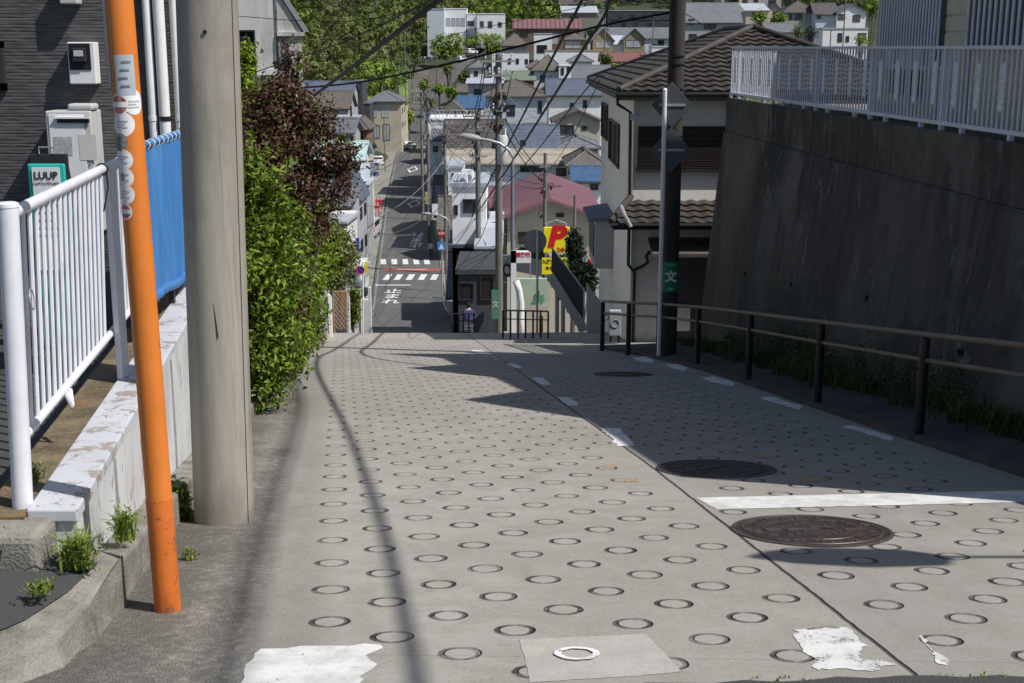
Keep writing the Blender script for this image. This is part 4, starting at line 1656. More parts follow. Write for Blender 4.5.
# ------------------------------------------------------------------ small fences at the crest
def low_fence(p0, p1, n, h, label):
    t = thing('crest_fence', p0, label, 'fence', 'short black fences at the crest of the road')
    for i in range(n):
        q = p0.lerp(p1, i / (n - 1))
        MB().tube([q - Vector((0, 0, .3)), q + Vector((0, 0, h))], .022, 8).build('post', m_black, t)
    for k in (0, -.2):
        MB().tube([p0 + Vector((0, 0, h + k)), p1 + Vector((0, 0, h + k))], .02 if k == 0 else .012, 8).build('rail', m_rail if k == 0 else m_black, t)
    return t


q0, q1 = P(503, 338, 28.4), P(548, 339, 28.4)
low_fence(q0, q1, 7, (338 - 309) / F * 28.4, 'short black fence in front of the pale mural wall')
q0, q1 = P(453.5, 332, 36.5), P(474, 332, 36.5)
low_fence(q0, q1, 5, (332 - 313) / F * 36.5, 'farther short black fence beside the cyclist')

# ------------------------------------------------------------------ street lamps
def street_lamp(px, base_y, Y, ptop_y, arm, label, r=.06, head=True):
    b0 = P(px, base_y, Y)
    b0.z = T(b0.x, Y) - .2
    t = thing('street_lamp', b0, label, 'street lamp')
    z1 = P(px, ptop_y, Y).z
    pts = [b0, Vector((b0.x, Y, z1))]
    L_ = [P(x, y, Y) for x, y in arm]
    MB().tube([b0, Vector((b0.x, Y, (b0.z + z1) / 2)), Vector((b0.x, Y, z1))], r, 12, r1=r * .7).build('pole', M('grey_blue_pole_paint', (.17, .19, .23), .5, .1), t, smooth='auto')
    MB().tube([Vector((b0.x, Y, z1 - .05))] + L_, r * .62, 10).build('arm', m_steel, t, smooth='auto')
    e = L_[-1]
    d = (L_[-1] - L_[-2]).normalized()
    MB().tube([e, e + d * .1, e + d * .35, e + d * .62, e + d * .74], [r * .6, r * 1.2, r * 1.5, r * 1.1, r * .3], 12).build('lamp_head', M('dull_lamp_grey', (.33, .34, .34), .5, .1), t, smooth='auto')
    return t


street_lamp(512.5, 338, 44, 165, [(513.5, 158), (509, 150), (500, 143.5), (490, 140.5), (481, 139)], 'tall grey street lamp with long curved arm reaching left over the crest', .085)
street_lamp(449.5, 300, 92, 226, [(449, 222), (446, 218), (440, 215.5), (432, 214.5)], 'small curved arm street lamp beside the lower road crossing', .09)
# lamp standing just outside the frame at right (its shade lies across the manhole)
lt = thing('street_lamp', (6.9, 4.95, pl(4.6)), 'street lamp at the right edge throwing its shadow over the sunlit manhole', 'street lamp')
hz = 2.35
MB().tube([(6.9, 4.95, pl(4.6)), (6.9, 4.95, hz - .3)], .07, 12).build('pole', m_steel, lt)
MB().tube([(6.9, 4.95, hz - .35), (6.9, 4.78, hz - .05), (6.4, 4.62, hz + .02), (5.7, 4.625, hz)], .028, 8).build('arm', m_steel, lt, smooth=True)
MB().tube([(5.75, 4.625, hz), (5.6, 4.620, hz), (5.2, 4.620, hz), (4.9, 4.623, hz), (4.70, 4.627, hz - .01)], [.04, .17, .21, .14, .02], 14).build('lamp_head', m_grayplast, lt, smooth=True)

# traffic mirror seen from behind
t = thing('traffic_mirror', P(537, 338, 34), 'round grey traffic mirror seen from behind on a slim pole before the parking sign', 'traffic mirror')
q = P(535, 242, 34)
MB().tube([P(537, 342, 34), P(537.5, 230, 34)], .033, 10).build('pole', m_steel, t)
MB().disc((q.x, 34.1, q.z), (0, -1, .12), .295, .05, 32).build('mirror_back', m_signback, t)
MB().torus((q.x, 34.12, q.z), (0, -1, .12), .295, .02, 32, 6).build('mirror_rim', M('faded_orange_rim', (.30, .17, .10), .6, .1), t)

# ------------------------------------------------------------------ outside stair with dark panel
t = thing('outside_stair', P(568, 340, 36), 'steep outside stair with dark side panel and pale stringer below the conifer', 'stair')
pp = [P(552, 248, 36), P(584, 290, 36), P(584, 321, 36), P(551, 271, 36)]
MB().prism([(p.x, p.z) for p in pp], 'y', 36, 36.04).build('side_panel', m_wall_dark, t)
MB().tube([p for p in (pp[0], pp[1], pp[2])], .025, 8).build('panel_frame', m_steel, t)
MB().beam(P(550, 275, 35.97), P(584, 330, 35.97), .08, .24).build('stringer', m_wall_grey, t)
MB().beam(P(550, 275, 37.1), P(584, 330, 37.1), .08, .24).build('stringer', m_wall_grey, t)
for k in range(9):
    q = P(550, 275, 36.5).lerp(P(584, 330, 36.5), (k + .5) / 9)
    MB().box(q.x - .14, q.x + .14, 36.02, 37.05, q.z - .02, q.z + .02).build('tread', m_steel, t)
for px in (557, 563):
    MB().tube([P(px, 345, 36.4), P(px, 292, 36.4)], .06, 8).build('support_post', m_steel, t)

# mural wall, curved guard, pay station, yellow post
a, b_ = P(516, 279, 41), P(549.5, 345, 41)
zc = P(0, 306, 41).z
t = thing('mural_wall', ((a.x + b_.x) / 2, 41, b_.z), 'low pale green wall painted with leaves beside the car park', 'wall')
MB().box(a.x, b_.x, 41, 41.2, zc, a.z).build('mural_panel', m_mural, t)
MB().box(a.x, b_.x, 40.99, 41.21, b_.z - 1, zc - .003).build('plinth', m_wall_beige, t)
for (x, y, dx, dy) in ((534, 300, 5, -9), (537, 302, 2, -12), (539, 302, 5, -8), (531, 303, 9, -3), (541, 304, 4, -6)):
    c_ = P(x, y, 40.98)
    e = P(x + dx, y + dy, 40.98)
    d = e - c_
    n_ = Vector((-d.z, 0, d.x)) * .22
    MB().add([c_, c_ + d * .5 + n_, e, c_ + d * .5 - n_], [(0, 1, 2, 3)]).build('leaf_motif', m_muralleaf, t)
t = MB()
for w_ in (0,):
    t.tube([P(516, 281, 40), P(519, 290, 40), P(521, 303, 40), P(521, 320, 40), P(522, 345, 40)], .11, 10)
tag(t.build('curved_guard', m_whiteplast, smooth=True), 'white curved guard post left of the mural wall', 'guard post')
a, b_ = P(511, 252, 43), P(531, 279, 43)
t = thing('pay_station', ((a.x + b_.x) / 2, 43, T(a.x, 43)), 'white pay station with red lettered header behind the mural wall', 'pay station')
MB().box(a.x, a.x + .18, 43, 43.3, T(a.x, 43) - .3, a.z).build('column', m_whiteplast, t)
MB().box(a.x, b_.x, 43, 43.35, P(0, 263, 43).z, a.z).build('header', m_whiteplast, t)
MB().box(b_.x - .04, b_.x, 43.1, 43.3, T(a.x, 43) - .3, a.z).build('column', m_steel, t)
text('精算機', .16, m_red, t, ((a.x + b_.x) / 2 + .06, 42.99, P(0, 255, 43).z), bold=.006, sx=1.1)
a, b_ = P(539, 316, 33.5), P(543, 337, 33.5)
t = thing('bollard', ((a.x + b_.x) / 2, 33.5, b_.z), 'yellow bollard with black lettering between fence and stair', 'bollard')
MB().tube([((a.x + b_.x) / 2, 33.5, b_.z - .4), ((a.x + b_.x) / 2, 33.5, a.z)], .055, 14).build('body', M('yellow_plastic', (.75, .42, .02), .5, .1), t)
for k in range(3):
    MB().box(a.x + .03, b_.x - .03, 33.438, 33.446, a.z - .18 - k * .1, a.z - .13 - k * .1).build('black_mark', m_ink, t)

# yellow parking sign
Yp = 50
a, b_ = P(543.5, 227.5, Yp), P(569.5, 253, Yp)
t = thing('parking_sign', ((a.x + b_.x) / 2, Yp, T(2, Yp)), 'yellow parking sign with big red P above a smaller yellow board', 'sign')
MB().box(a.x, b_.x, Yp, Yp + .25, b_.z, a.z).build('sign_box', m_yellow, t, bevel=.02)
text('P', 1.12, m_red, t, (a.x + .46, Yp - .01, (a.z + b_.z) / 2 + .10), bold=.065, sx=1.05, shear=.22, rot=(math.pi / 2, 0, 0))
text('24H', .22, m_red, t, (b_.x - .30, Yp - .014, b_.z + .13), bold=.008)
a2, b2 = P(542, 258, Yp), P(570, 274.5, Yp)
MB().box(a2.x, b2.x, Yp + .02, Yp + .1, b2.z, a2.z).build('lower_board', m_yellow, t)
text('入庫できます', .19, m_ink, t, ((a2.x + b2.x) / 2, Yp + .01, a2.z - .16), bold=.006)
text('最大料金 ¥800', .13, m_ink, t, ((a2.x + b2.x) / 2, Yp + .01, a2.z - .42), bold=.004)
for s in (a.x + .1, b_.x - .15):
    MB().tube([(s, Yp + .15, T(2, Yp) - .3), (s, Yp + .15, a.z + .15)], .05, 10).build('pole', m_steel, t)
MB().tube([(a.x + .1, Yp + .15, a.z + .15), (a.x + .5, Yp + .15, a.z + .28), (b_.x - .15, Yp + .15, a.z + .15)], .025, 8).build('lamp_arm', m_steel, t)
# ------------------------------------------------------------------ houses
def house(label, Y, p0, p1, eave, depth, kind, ridge, wall, roofm, wins=(), ov=.45, base=None, name='house', cat='house', side=0, gable_m=None, frm=None, gl=None, extra=None, group=None):
    fm = frm or m_trim
    a = P(p0, eave, Y)
    b_ = P(p1, eave, Y)
    x0, x1, ze = a.x, b_.x, a.z
    zb_ = base if base is not None else min(T(x0, Y), T(x1, Y), T(x0, Y + depth), T(x1, Y + depth)) - .6
    zb_ = min(zb_, ze - 1)
    Y1 = Y + depth
    t = thing(name, ((x0 + x1) / 2, Y, zb_), label, cat, group)
    w = MB().box(x0, x1, Y, Y1, zb_, ze)
    xm, ym = (x0 + x1) / 2, (Y + Y1) / 2
    if kind == 'gable_y':
        zr = P(xm + 0, ridge, Y).z
        zr = ray(512, ridge)[1] * Y
        w.add([(x0, Y, ze), (x1, Y, ze), (xm, Y, zr - .02), (x0, Y1, ze), (x1, Y1, ze), (xm, Y1, zr - .02)], [(0, 1, 2), (5, 4, 3), (0, 2, 5, 3), (1, 4, 5, 2)])
    elif kind == 'gable_x':
        zr = ray(512, ridge)[1] * ym
        w.add([(x0, Y, ze), (x0, Y1, ze), (x0, ym, zr - .02), (x1, Y, ze), (x1, Y1, ze), (x1, ym, zr - .02)], [(0, 2, 1), (3, 4, 5), (0, 3, 5, 2), (1, 2, 5, 4)])
    w.build('wall', wall, t)
    th_ = .16
    r = MB()
    def slab(q):                 # four eave/ridge points -> thick slab
        q = [Vector(p) for p in q]
        r.hexa([p + Vector((0, 0, .0)) for p in q] + [p + Vector((0, 0, th_)) for p in q])
    if kind == 'gable_y':
        s = (zr - ze) / (xm - x0)
        e = ze - ov * s
        slab([(x0 - ov, Y - ov, e), (xm, Y - ov, zr), (xm, Y1 + ov, zr), (x0 - ov, Y1 + ov, e)])
        slab([(xm, Y - ov, zr), (x1 + ov, Y - ov, e), (x1 + ov, Y1 + ov, e), (xm, Y1 + ov, zr)])
    elif kind == 'gable_x':
        s = (zr - ze) / (ym - Y)
        e = ze - ov * s
        slab([(x0 - ov, Y - ov, e), (x1 + ov, Y - ov, e), (x1 + ov, ym, zr), (x0 - ov, ym, zr)])
        slab([(x0 - ov, ym, zr), (x1 + ov, ym, zr), (x1 + ov, Y1 + ov, e), (x0 - ov, Y1 + ov, e)])
    elif kind == 'hip':
        zr = ray(512, ridge)[1] * ym
        X0, X1, Ya, Yb = x0 - ov, x1 + ov, Y - ov, Y1 + ov
        hw, hd = (X1 - X0) / 2, (Yb - Ya) / 2
        k = min(hw, hd)
        if hw > hd:
            q0, q1 = (X0 + k, ym, zr), (X1 - k, ym, zr)
        else:
            q0, q1 = (xm, Ya + k, zr), (xm, Yb - k, zr)
        z = ze - .02
        vs = [(X0, Ya, z), (X1, Ya, z), (X1, Yb, z), (X0, Yb, z), (X0, Ya, z + .14), (X1, Ya, z + .14), (X1, Yb, z + .14), (X0, Yb, z + .14), q0, q1]
        if hw > hd:
            top = [(4, 5, 9, 8), (5, 6, 9), (6, 7, 8, 9), (7, 4, 8)]
        else:
            top = [(4, 5, 8), (5, 6, 9, 8), (6, 7, 9), (7, 4, 8, 9)]
        r.add(vs, [(3, 2, 1, 0), (0, 1, 5, 4), (1, 2, 6, 5), (2, 3, 7, 6), (3, 0, 4, 7)] + top)
    elif kind == 'flat':
        r.box(x0 - .12, x1 + .12, Y - .12, Y1 + .12, ze + .002, ze + .22)
    elif kind == 'shed':         # slopes down toward the camera
        zr = ray(512, ridge)[1] * Y1
        slab([(x0 - ov, Y - ov, ze), (x1 + ov, Y - ov, ze), (x1 + ov, Y1, zr), (x0 - ov, Y1, zr)])
    rf = r.build('roof', roofm, t)
    if kind in ('hip', 'gable_x') and Y < 300:
        rc = MB()
        if kind == 'hip':
            for c_ in ((X0, Ya), (X1, Ya), (X0, Yb), (X1, Yb)):
                tq = q0 if (Vector((c_[0], c_[1])) - Vector(q0[:2])).length < (Vector((c_[0], c_[1])) - Vector(q1[:2])).length else q1
                rc.tube([(c_[0], c_[1], z + .16), (tq[0], tq[1], tq[2] + .03)], .09, 5)
            rc.tube([(q0[0] - .001, q0[1] - .001, q0[2] + .05), (q1[0], q1[1], q1[2] + .05)], .12, 5)
        else:
            rc.tube([(x0 - ov, ym, zr + th_), (x1 + ov, ym, zr + th_)], .12, 5)
        rc.build('ridge_cap', roofm, rf)
    if kind != 'flat' and Y < 300:
        MB().tube([(x0 - ov, Y - ov - .05, (e if kind.startswith('gable') else ze) - .0), (x1 + ov, Y - ov - .05, (e if kind.startswith('gable') else ze) - .0)] if kind != 'gable_y' else
                  [(x0 - ov - .05, Y - ov, e), (x0 - ov - .05, Y1 + ov, e)], .06, 6).build('gutter', m_trim, t)
    for wn in wins:
        wx0, wy0_, wx1, wy1_ = wn[:4]
        st = wn[4] if len(wn) > 4 else 0
        A0, B0 = P(wx0, wy0_, Y), P(wx1, wy1_, Y)
        window(t, 'y', Y, A0.x, B0.x, B0.z, A0.z, fm if st != 2 else m_trimw, {0: gl or m_glass, 1: m_curtain, 2: m_curtain, 3: m_shutter}[st], mull=1 if B0.x - A0.x > .9 else 0, th_=.08)
    # windows on the flank that shows
    if side:
        sx = x0 if x0 > 0 else x1
        o_ = -1 if x0 > 0 else 1
        if abs(p0 - 512) < 30 and p0 < 512: sx, o_ = x0, -1
        for k in range(side):
            yy = Y + depth * (k + .5) / side
            for zz in ([ze - 1.7] + ([ze - 4.4] if ze - zb_ > 5.5 else [])):
                window(t, 'x', sx, yy - .6, yy + .6, zz - .4, zz + .6, fm, m_glass, out=o_, th_=.08)
    return t


H = house
# --- far left group
H('cream two storey house with dark hipped roof and black framed windows at the far bend', 240, 367, 401, 102, 10, 'hip', 91, m_wall_beige, m_r_grey,
  [(370, 104, 377, 117, 2), (382, 104, 389, 117, 2), (374, 125, 380, 138, 1), (383, 124, 390, 140, 1)], side=2)
H('cream low annex with two tiny square windows next to the black framed house', 248, 391.5, 405, 105, 8, 'flat', 0, m_wall_beige, m_r_brown, [(396, 112, 397.6, 115), (399, 112, 400.6, 115), (395, 124, 400, 138, 1)])
H('weathered cottage with brown roof beside the white banner', 150, 352, 367, 152, 7, 'gable_x', 142, m_wall_beige, m_r_brown, [(358, 155, 363, 162)])
H('small hipped cottage with grey roof above the red barriers', 132, 349, 366, 175, 7, 'hip', 163, m_wall_white, m_r_grey, [(356, 178, 361, 186)])
H('tiny shed with pale roof against the gabled grey house', 116, 352, 367, 186, 5, 'shed', 180, m_wall_grey, m_r_light, [(357, 189, 362, 196)], ov=.2, name='shed', cat='shed')
H('narrow charcoal tower house with slit window', 232, 352, 362, 82, 8, 'flat', 0, m_wall_dark, m_r_grey, [(356, 87, 359.5, 97)])
H('charcoal lower wing under the tower house', 233, 357, 369.5, 104, 7, 'flat', 0, m_wall_dark, m_r_grey, [(354.5, 106, 359, 118)])
H('dark brown roofed house left of the charcoal tower', 205, 306, 348, 108, 9, 'gable_x', 92, m_wall_grey, m_r_brown, [(337, 110, 345, 119, 2)], side=1)
H('slate blue roof house behind the brown roofed one', 222, 303, 352, 92, 8, 'gable_x', 82, m_wall_grey, m_r_blue, [])
H('flat pale balcony block below the brown roof', 190, 318, 357, 118, 5, 'flat', 0, m_wall_white, m_r_light, [(324, 121, 329, 128), (350, 106, 352, 117)])
H('long grey roofed house with pale gutter on the far left', 165, 322, 352, 133, 9, 'gable_x', 121, m_wall_grey, m_r_grey, [(340, 136, 345, 142)])
H('small brown hipped cottage at the roadside bend', 178, 352, 367, 130, 8, 'hip', 117, m_wall_brown, m_r_brown, [(360, 133, 363, 140)])
H('pale mint roofed house left of the lower road', 118, 318, 360, 160, 8, 'gable_x', 143, m_wall_blue, m_r_mint, [(352, 163, 357, 170)])
H('grey gabled house with slate roof beside the red barriers', 104, 336, 358, 196, 6, 'gable_y', 176, m_wall_grey, m_r_blue, [(343, 199, 348, 208), (352, 199, 356, 208)], ov=.3, side=2)
H('grey roofed shed with white fascia left of the van', 88, 312, 349, 208, 6, 'shed', 186, m_wall_grey, m_r_grey, [(340, 212, 346, 222)], ov=.3, name='shed', cat='shed')
H('weathered white shed with rusty flank behind the hedge', 70, 310, 344, 224, 6, 'shed', 214, m_oldconc, m_r_light, [(330, 230, 338, 246)], ov=.2, name='shed', cat='shed')
H('low pale house front with a dark opening above the blue round sign', 66, 345, 360, 270, 4, 'shed', 264, m_oldconc, m_r_light, [(349, 275, 355, 284)], ov=.15, gl=m_ink)
# old concrete house behind the hedge
Y = 27.0
t = thing('concrete_house', (-5.8, Y, -8), 'stained grey concrete house with chamfered roof edge behind the red leaved tree', 'house')
a, b_, c_ = P(284, 0, Y), P(303.5, 31, Y), P(303.5, 36, Y)
x0 = P(225, 0, Y).x
sl = (b_.z - a.z) / (b_.x - a.x)
MB().prism([(x0 - 3, -8), (b_.x - .05, -8), (b_.x - .05, c_.z), (b_.x - .05, b_.z + .02), (b_.x - 1.9, b_.z + .02 - sl * 1.85), (x0 - 3, b_.z + .02 - sl * 1.85)], 'y', Y, Y + 6).build('wall', m_oldconc, t)
MB().box(P(276, 0, Y).x, b_.x + .03, Y - .05, Y + 6, c_.z - .0, b_.z - .02).build('ledge', m_oldconc, t)
MB().prism([(b_.x + .02, b_.z - .03), (b_.x + .12, b_.z - .01), (b_.x - 1.85, b_.z + .1 - sl * 1.88), (b_.x - 1.93, b_.z - sl * 1.88)], 'y', Y - .04, Y + 6.2).build('roof_edge', m_wall_grey, t)
for ch in t.children:            # the house narrows toward its back
    for v_ in ch.data.vertices:
        if v_.co.y > 1: v_.co.x -= .22 * v_.co.y
MB().box(P(275.5, 0, Y).x - .02, P(275.5, 0, Y).x + .02, Y - .02, Y, -8, P(0, -60, Y).z).build('wall_joint', m_roughc, t)
for (p0, q0, p1, q1, s_) in ((237.5, 30, 257, 76, 0), (277, 36, 289.5, 68, 1)):
    A0, B0 = P(p0, q0, Y), P(p1, q1, Y)
    window(t, 'y', Y, A0.x, B0.x, B0.z, A0.z, m_trim, m_glass if s_ == 0 else m_curtain, mull=1, th_=.05)
MB().box(P(244, 0, Y).x, P(290, 0, Y).x, Y - .12, Y - .001, P(0, 76, Y).z - .05, P(0, 75, Y).z).build('sill', m_wall_grey, t)
o = thing('wall_unit', P(270, 74, Y), 'small white box unit on the sill of the concrete house', 'unit')
A0, B0 = P(267, 68, Y - .05), P(278, 75, Y - .05)
MB().box(A0.x, B0.x, Y - .28, Y - .13, B0.z, A0.z).build('casing', m_whiteplast, o, bevel=.01)

# --- right of the lower road, gable ends toward it (they throw the pointed shade)
yy = 84.0
cols_ = [(m_wall_white, m_r_blue), (m_wall_brown, m_r_brown), (m_wall_blue, m_r_grey), (m_wall_beige, m_r_dark), (m_wall_grey, m_r_beige), (m_wall_white, m_r_grey), (m_wall_olive, m_r_dark), (m_wall_grey, m_r_blue), (m_wall_beige, m_r_brown)]
lab = ['low white walled house with slate roof nearest the crest below the road', 'brown walled house second behind the crossing', 'pale blue house with grey roof third along the lower road', 'beige house with dark roof fourth along the lower road',
       'grey house with beige roof fifth along the lower road', 'white house with grey roof sixth along the lower road', 'olive house seventh along the lower road', 'grey house with slate roof eighth along the lower road', 'beige house with brown roof farthest along the lower road']
for i, (Y, dep, hh) in enumerate([(84.5, 6, 1.6), (112.3, 6, 3.1), (123.3, 5.8, 3.0), (134.2, 5.8, 3.1), (152, 6.5, 3.3), (185.5, 8, 3.5), (213.5, 9, 3.6), (238, 10, 3.6)]):  # first low house is added for the shade it casts on the road
    x0 = RX(Y) + .35
    base_ = ZR(Y)
    ze = base_ + hh
    a, b_ = ray(512, 0)
    def inv(x, z, Y_):
        k = z / Y_
        w_ = math.atan(k) + TH
        return 512 + F * (x / Y_) * (CT + math.tan(w_) * ST), 341.5 - F * math.tan(w_)
    p0, ev = inv(x0, ze, Y)
    p1, _ = inv(x0 + 8.5, ze, Y)
    _, rg_ = inv(0, ze + dep * .36, Y + dep / 2)
    W_ = []
    for k in (0.2, .5, .8):
        qx = p0 + (p1 - p0) * k
        W_.append((qx - F / Y * .6, ev + F / Y * .9, qx + F / Y * .6, ev + F / Y * 2.1, (i + int(k * 10)) % 2))
    H(lab[i], Y, p0, p1, ev, dep, 'gable_x', rg_, cols_[i][0], cols_[i][1], W_, side=2, ov=.5, group=None)

# --- middle block
H('house with large pink sheet metal gable roof behind the parking sign', 72, 507, 594, 216, 15, 'gable_y', 200, m_wall_cream, m_r_pink, [(556, 213, 564, 217), (518, 232, 528, 244), (574, 236, 582, 246)], ov=.7, side=2)
H('lower pink roofed wing stepping down at the left of the pink gable', 80, 490, 532, 209, 8, 'shed', 188, m_wall_cream, m_r_pink, [(494, 216, 503, 226)], ov=.5)
H('dark shop with flat roof left of the big utility pole', 56, 458, 497, 274, 5, 'flat', 0, m_wall_dark, m_wall_dark, [(458, 282, 474, 300), (480, 276, 494, 300)], gl=m_ink)
H('small shop with sloping blue glass awning roof', 68, 452, 476, 247, 7, 'shed', 222, m_wall_brown, m_r_blue, [(456, 254, 470, 266)], ov=.2)
H('grey ribbed roof workshop beside the blue awning', 63, 478, 499, 249, 10, 'shed', 214, m_wall_grey, m_r_light, [(482, 258, 494, 272)], ov=.2, name='workshop', cat='workshop')
H('white two storey building with big dark window and roof gear', 68, 452, 486, 187, 6, 'flat', 0, m_wall_white, m_r_light, [(463, 199, 476, 213), (454, 205, 458, 215)], side=1)
H('long pale house with beige shallow roof behind the pink roof', 128, 447, 586, 164, 8, 'gable_x', 151, m_wall_blue, m_r_beige, [(455, 167, 466, 172), (520, 166, 545, 172), (556, 168, 566, 176)])
H('slate roofed hall right of the transformer pole', 142, 507, 557, 151, 10, 'gable_x', 126, m_wall_grey, m_r_blue, [(520, 140, 526, 146)])
H('slate roofed hall left of the transformer pole', 146, 446, 503, 151, 11, 'gable_x', 121, m_wall_grey, m_r_dark, [(450, 153, 456, 158)])
H('flat white block with railed roof terrace and blue tarp beside it', 165, 428, 472, 120, 9, 'flat', 0, m_wall_white, m_wall_white, [(434, 133, 441, 139), (456, 133, 464, 139), (446, 126, 450, 130)], name='apartment_block', cat='building')
H('grey house with bright blue tarpaulin roof', 180, 459, 482, 108, 8, 'gable_x', 97, m_wall_beige, m_r_tarp, [(464, 112, 469, 117)])
H('small cream house with tan gabled roof left of the tarpaulin roof', 176, 441, 464, 111, 8, 'gable_y', 102, m_wall_beige, m_r_brown, [(450, 114, 455, 118)])
H('grey house with pale blue sheet roof above the tarpaulin', 212, 468, 502, 84, 9, 'shed', 79, m_wall_grey, m_r_light, [(474, 89, 481, 96)])
H('pale blue house with dark pyramid roof', 196, 484, 547, 97, 12, 'hip', 79, m_wall_blue, m_r_brown, [(507, 105, 515, 116), (492, 100, 496, 110), (538, 101, 542, 113)], side=1)
H('large white house with long slate roof in the middle distance', 184, 549, 604, 95, 10, 'gable_x', 80, m_wall_white, m_r_blue, [(570, 103, 574, 111), (583, 100, 587, 108), (592, 118, 598, 124)], side=1)
H('small cream gabled house with wide dark window below the white house', 158, 556, 600, 121, 9, 'gable_y', 111, m_wall_beige, m_r_brown, [(559, 125, 574, 134), (582, 126, 587, 130)], ov=.5)
H('grey hipped bungalow under the cream gable', 142, 560, 598, 149, 10, 'hip', 136, m_wall_grey, m_r_grey, [(566, 152, 573, 158)])
H('brown hipped roof behind the pink house', 120, 570, 604, 167, 8, 'hip', 149, m_wall_beige, m_r_brown, [(584, 170, 590, 176)])
H('low house with blue tarpaulin on its roof right of the pink roof', 108, 576, 604, 181, 6, 'gable_x', 168, m_wall_white, m_r_tarp, [(590, 183, 598, 190)])
H('blue grey house with pyramid roof and bright white bay', 240, 534, 563, 71, 10, 'hip', 55, m_wall_blue, m_r_brown, [(540, 75, 546, 82), (549, 76, 552, 90, 1)], side=1)
H('bright white bay beside the pyramid roofed blue grey house', 238, 559, 571, 66, 4, 'flat', 0, m_wall_white, m_wall_white, [(561, 68, 564, 75), (567, 67, 570, 73)])
H('dark roofed house tucked behind the white bay', 250, 566, 610, 78, 9, 'gable_x', 66, m_wall_grey, m_r_grey, [])
H('white two storey house with three small dark windows', 272, 492, 529, 52, 10, 'flat', 0, m_wall_white, m_wall_brown, [(508, 58.5, 511, 64), (516, 58.5, 519, 64), (525, 59, 528, 64), (494, 66, 498, 72)])
H('greenish roof cottage between the white house and pyramid roof', 238, 505, 534, 80, 8, 'gable_x', 72, m_wall_brown, M('green_roof', (.16, .20, .15), .6, .1), [])
H('beige house with dark hipped roof above the white two storey house', 300, 502, 527, 46, 10, 'hip', 33, m_wall_grey, m_r_brown, [(508, 45, 511, 49)])
H('long house with pinkish red tiled roof below the forest', 352, 514, 580, 28, 9, 'gable_x', 19.5, m_wall_brown, m_r_red, [(520, 31, 528, 37), (534, 31, 538, 44), (552, 34, 558, 44, 2)])
H('white flat annex below the pinkish red roof', 322, 534, 552, 34, 8, 'flat', 0, m_wall_white, m_r_light, [(537, 45, 547, 53)], gl=m_ink)
H('pink brick terrace base under the dormer houses', 296, 545, 603, 51, 8, 'flat', 0, m_wall_white, m_wall_pink, [(584, 60, 590, 66, 2), (571, 60, 574, 63)])
H('dormer house with two pane window at the left of the gabled row', 306, 565, 586, 40, 10, 'hip', 33, m_wall_olive, m_r_brown, [(565, 41, 581, 48.5, 1)])
H('gabled house with olive gable and pale shutter', 302, 593, 613, 39, 10, 'gable_y', 28, m_wall_olive, m_r_light, [(596, 41, 611, 47.5, 2)], ov=.5)
H('gabled house with olive gable and dark sliding window', 300, 624, 645, 38, 10, 'gable_y', 28, m_wall_olive, m_r_light, [(626, 40, 641, 47.5, 1)], ov=.5)
H('white dormer wall between the two olive gables', 303, 612, 624, 44, 8, 'gable_x', 36, m_wall_white, m_r_light, [])
H('low red roofed house under the olive gables', 284, 602, 646, 61, 7, 'gable_x', 53, m_wall_pink, M('dull_red_roof', (.20, .095, .08), .6, .15), [(604, 60, 608, 66, 2)])
H('long slate roofed row behind the olive gables', 335, 588, 672, 38, 10, 'gable_x', 28, m_wall_blue, m_r_grey, [(658, 40, 664, 46)])
H('dark terraced apartment building high on the slope', 372, 608, 670, 11, 14, 'flat', 0, m_wall_dark, m_wall_grey, [(619, 14, 623, 18), (631, 14, 635, 18), (643, 12, 647, 18), (652, 12, 656, 18), (620, 21, 624, 24), (640, 21, 644, 24)], name='apartment_block', cat='building')
H('dark lower terrace of the apartment building', 366, 612, 672, 20, 5, 'flat', 0, m_wall_dark, m_wall_dark, [(622, 23, 626, 27), (634, 23, 638, 27), (648, 23, 652, 27)])
H('pale grey shed roofed hall left of the dark apartments', 362, 563, 597, 13, 10, 'shed', 6.5, M('khaki_render', (.24, .23, .19), .85, .1), m_r_light, [(570, 16, 578, 24)])
H('dark roof house behind the khaki hall', 390, 560, 606, 4, 10, 'gable_x', -4, m_wall_grey, m_r_dark, [])
H('broad grey roofed house right of the dark utility pole', 285, 684, 741, 22, 13, 'gable_x', 3.5, m_wall_grey, m_r_grey, [(688, 19, 694, 25), (689, 34, 696, 41), (704, 22, 716, 29)], side=1)
H('white low building in front of the broad grey roof', 262, 652, 700, 47, 6, 'flat', 0, m_wall_white, m_wall_blue, [(690, 35, 697, 41)])
H('cream block of flats at the top edge with dark windows', 335, 722, 746, -12, 12, 'flat', 0, m_wall_beige, m_wall_beige, [(725, -2, 733, 3), (743, -8, 746, 8)], name='apartment_block', cat='building')
H('grey block of flats cut by the top edge', 345, 749, 782, -16, 12, 'flat', 0, m_wall_grey, m_wall_grey, [(754, -6, 758, 2), (769, -5, 776, 4)], name='apartment_block', cat='building')
H('small house with pale roof and tan gable', 300, 746, 768, 11, 8, 'shed', 4, m_wall_beige, m_r_light, [(752, 13, 756, 17)])
H('tan gable fronted house among shrubs on the right slope', 302, 767, 783, 12, 8, 'gable_y', 4, m_wall_beige, m_r_brown, [(773, 12, 777, 16)])
H('dark tiled house with shaded porch on the right slope', 290, 785, 818, 13, 10, 'hip', 1, m_wall_grey, m_r_dark, [(795, 14, 802, 20), (789, 14, 792, 20)])
H('blue grey walled house with dark roof on the right slope', 286, 816, 838, 14, 9, 'gable_x', 4, m_wall_blue, m_r_dark, [(817, 15, 821, 19)])
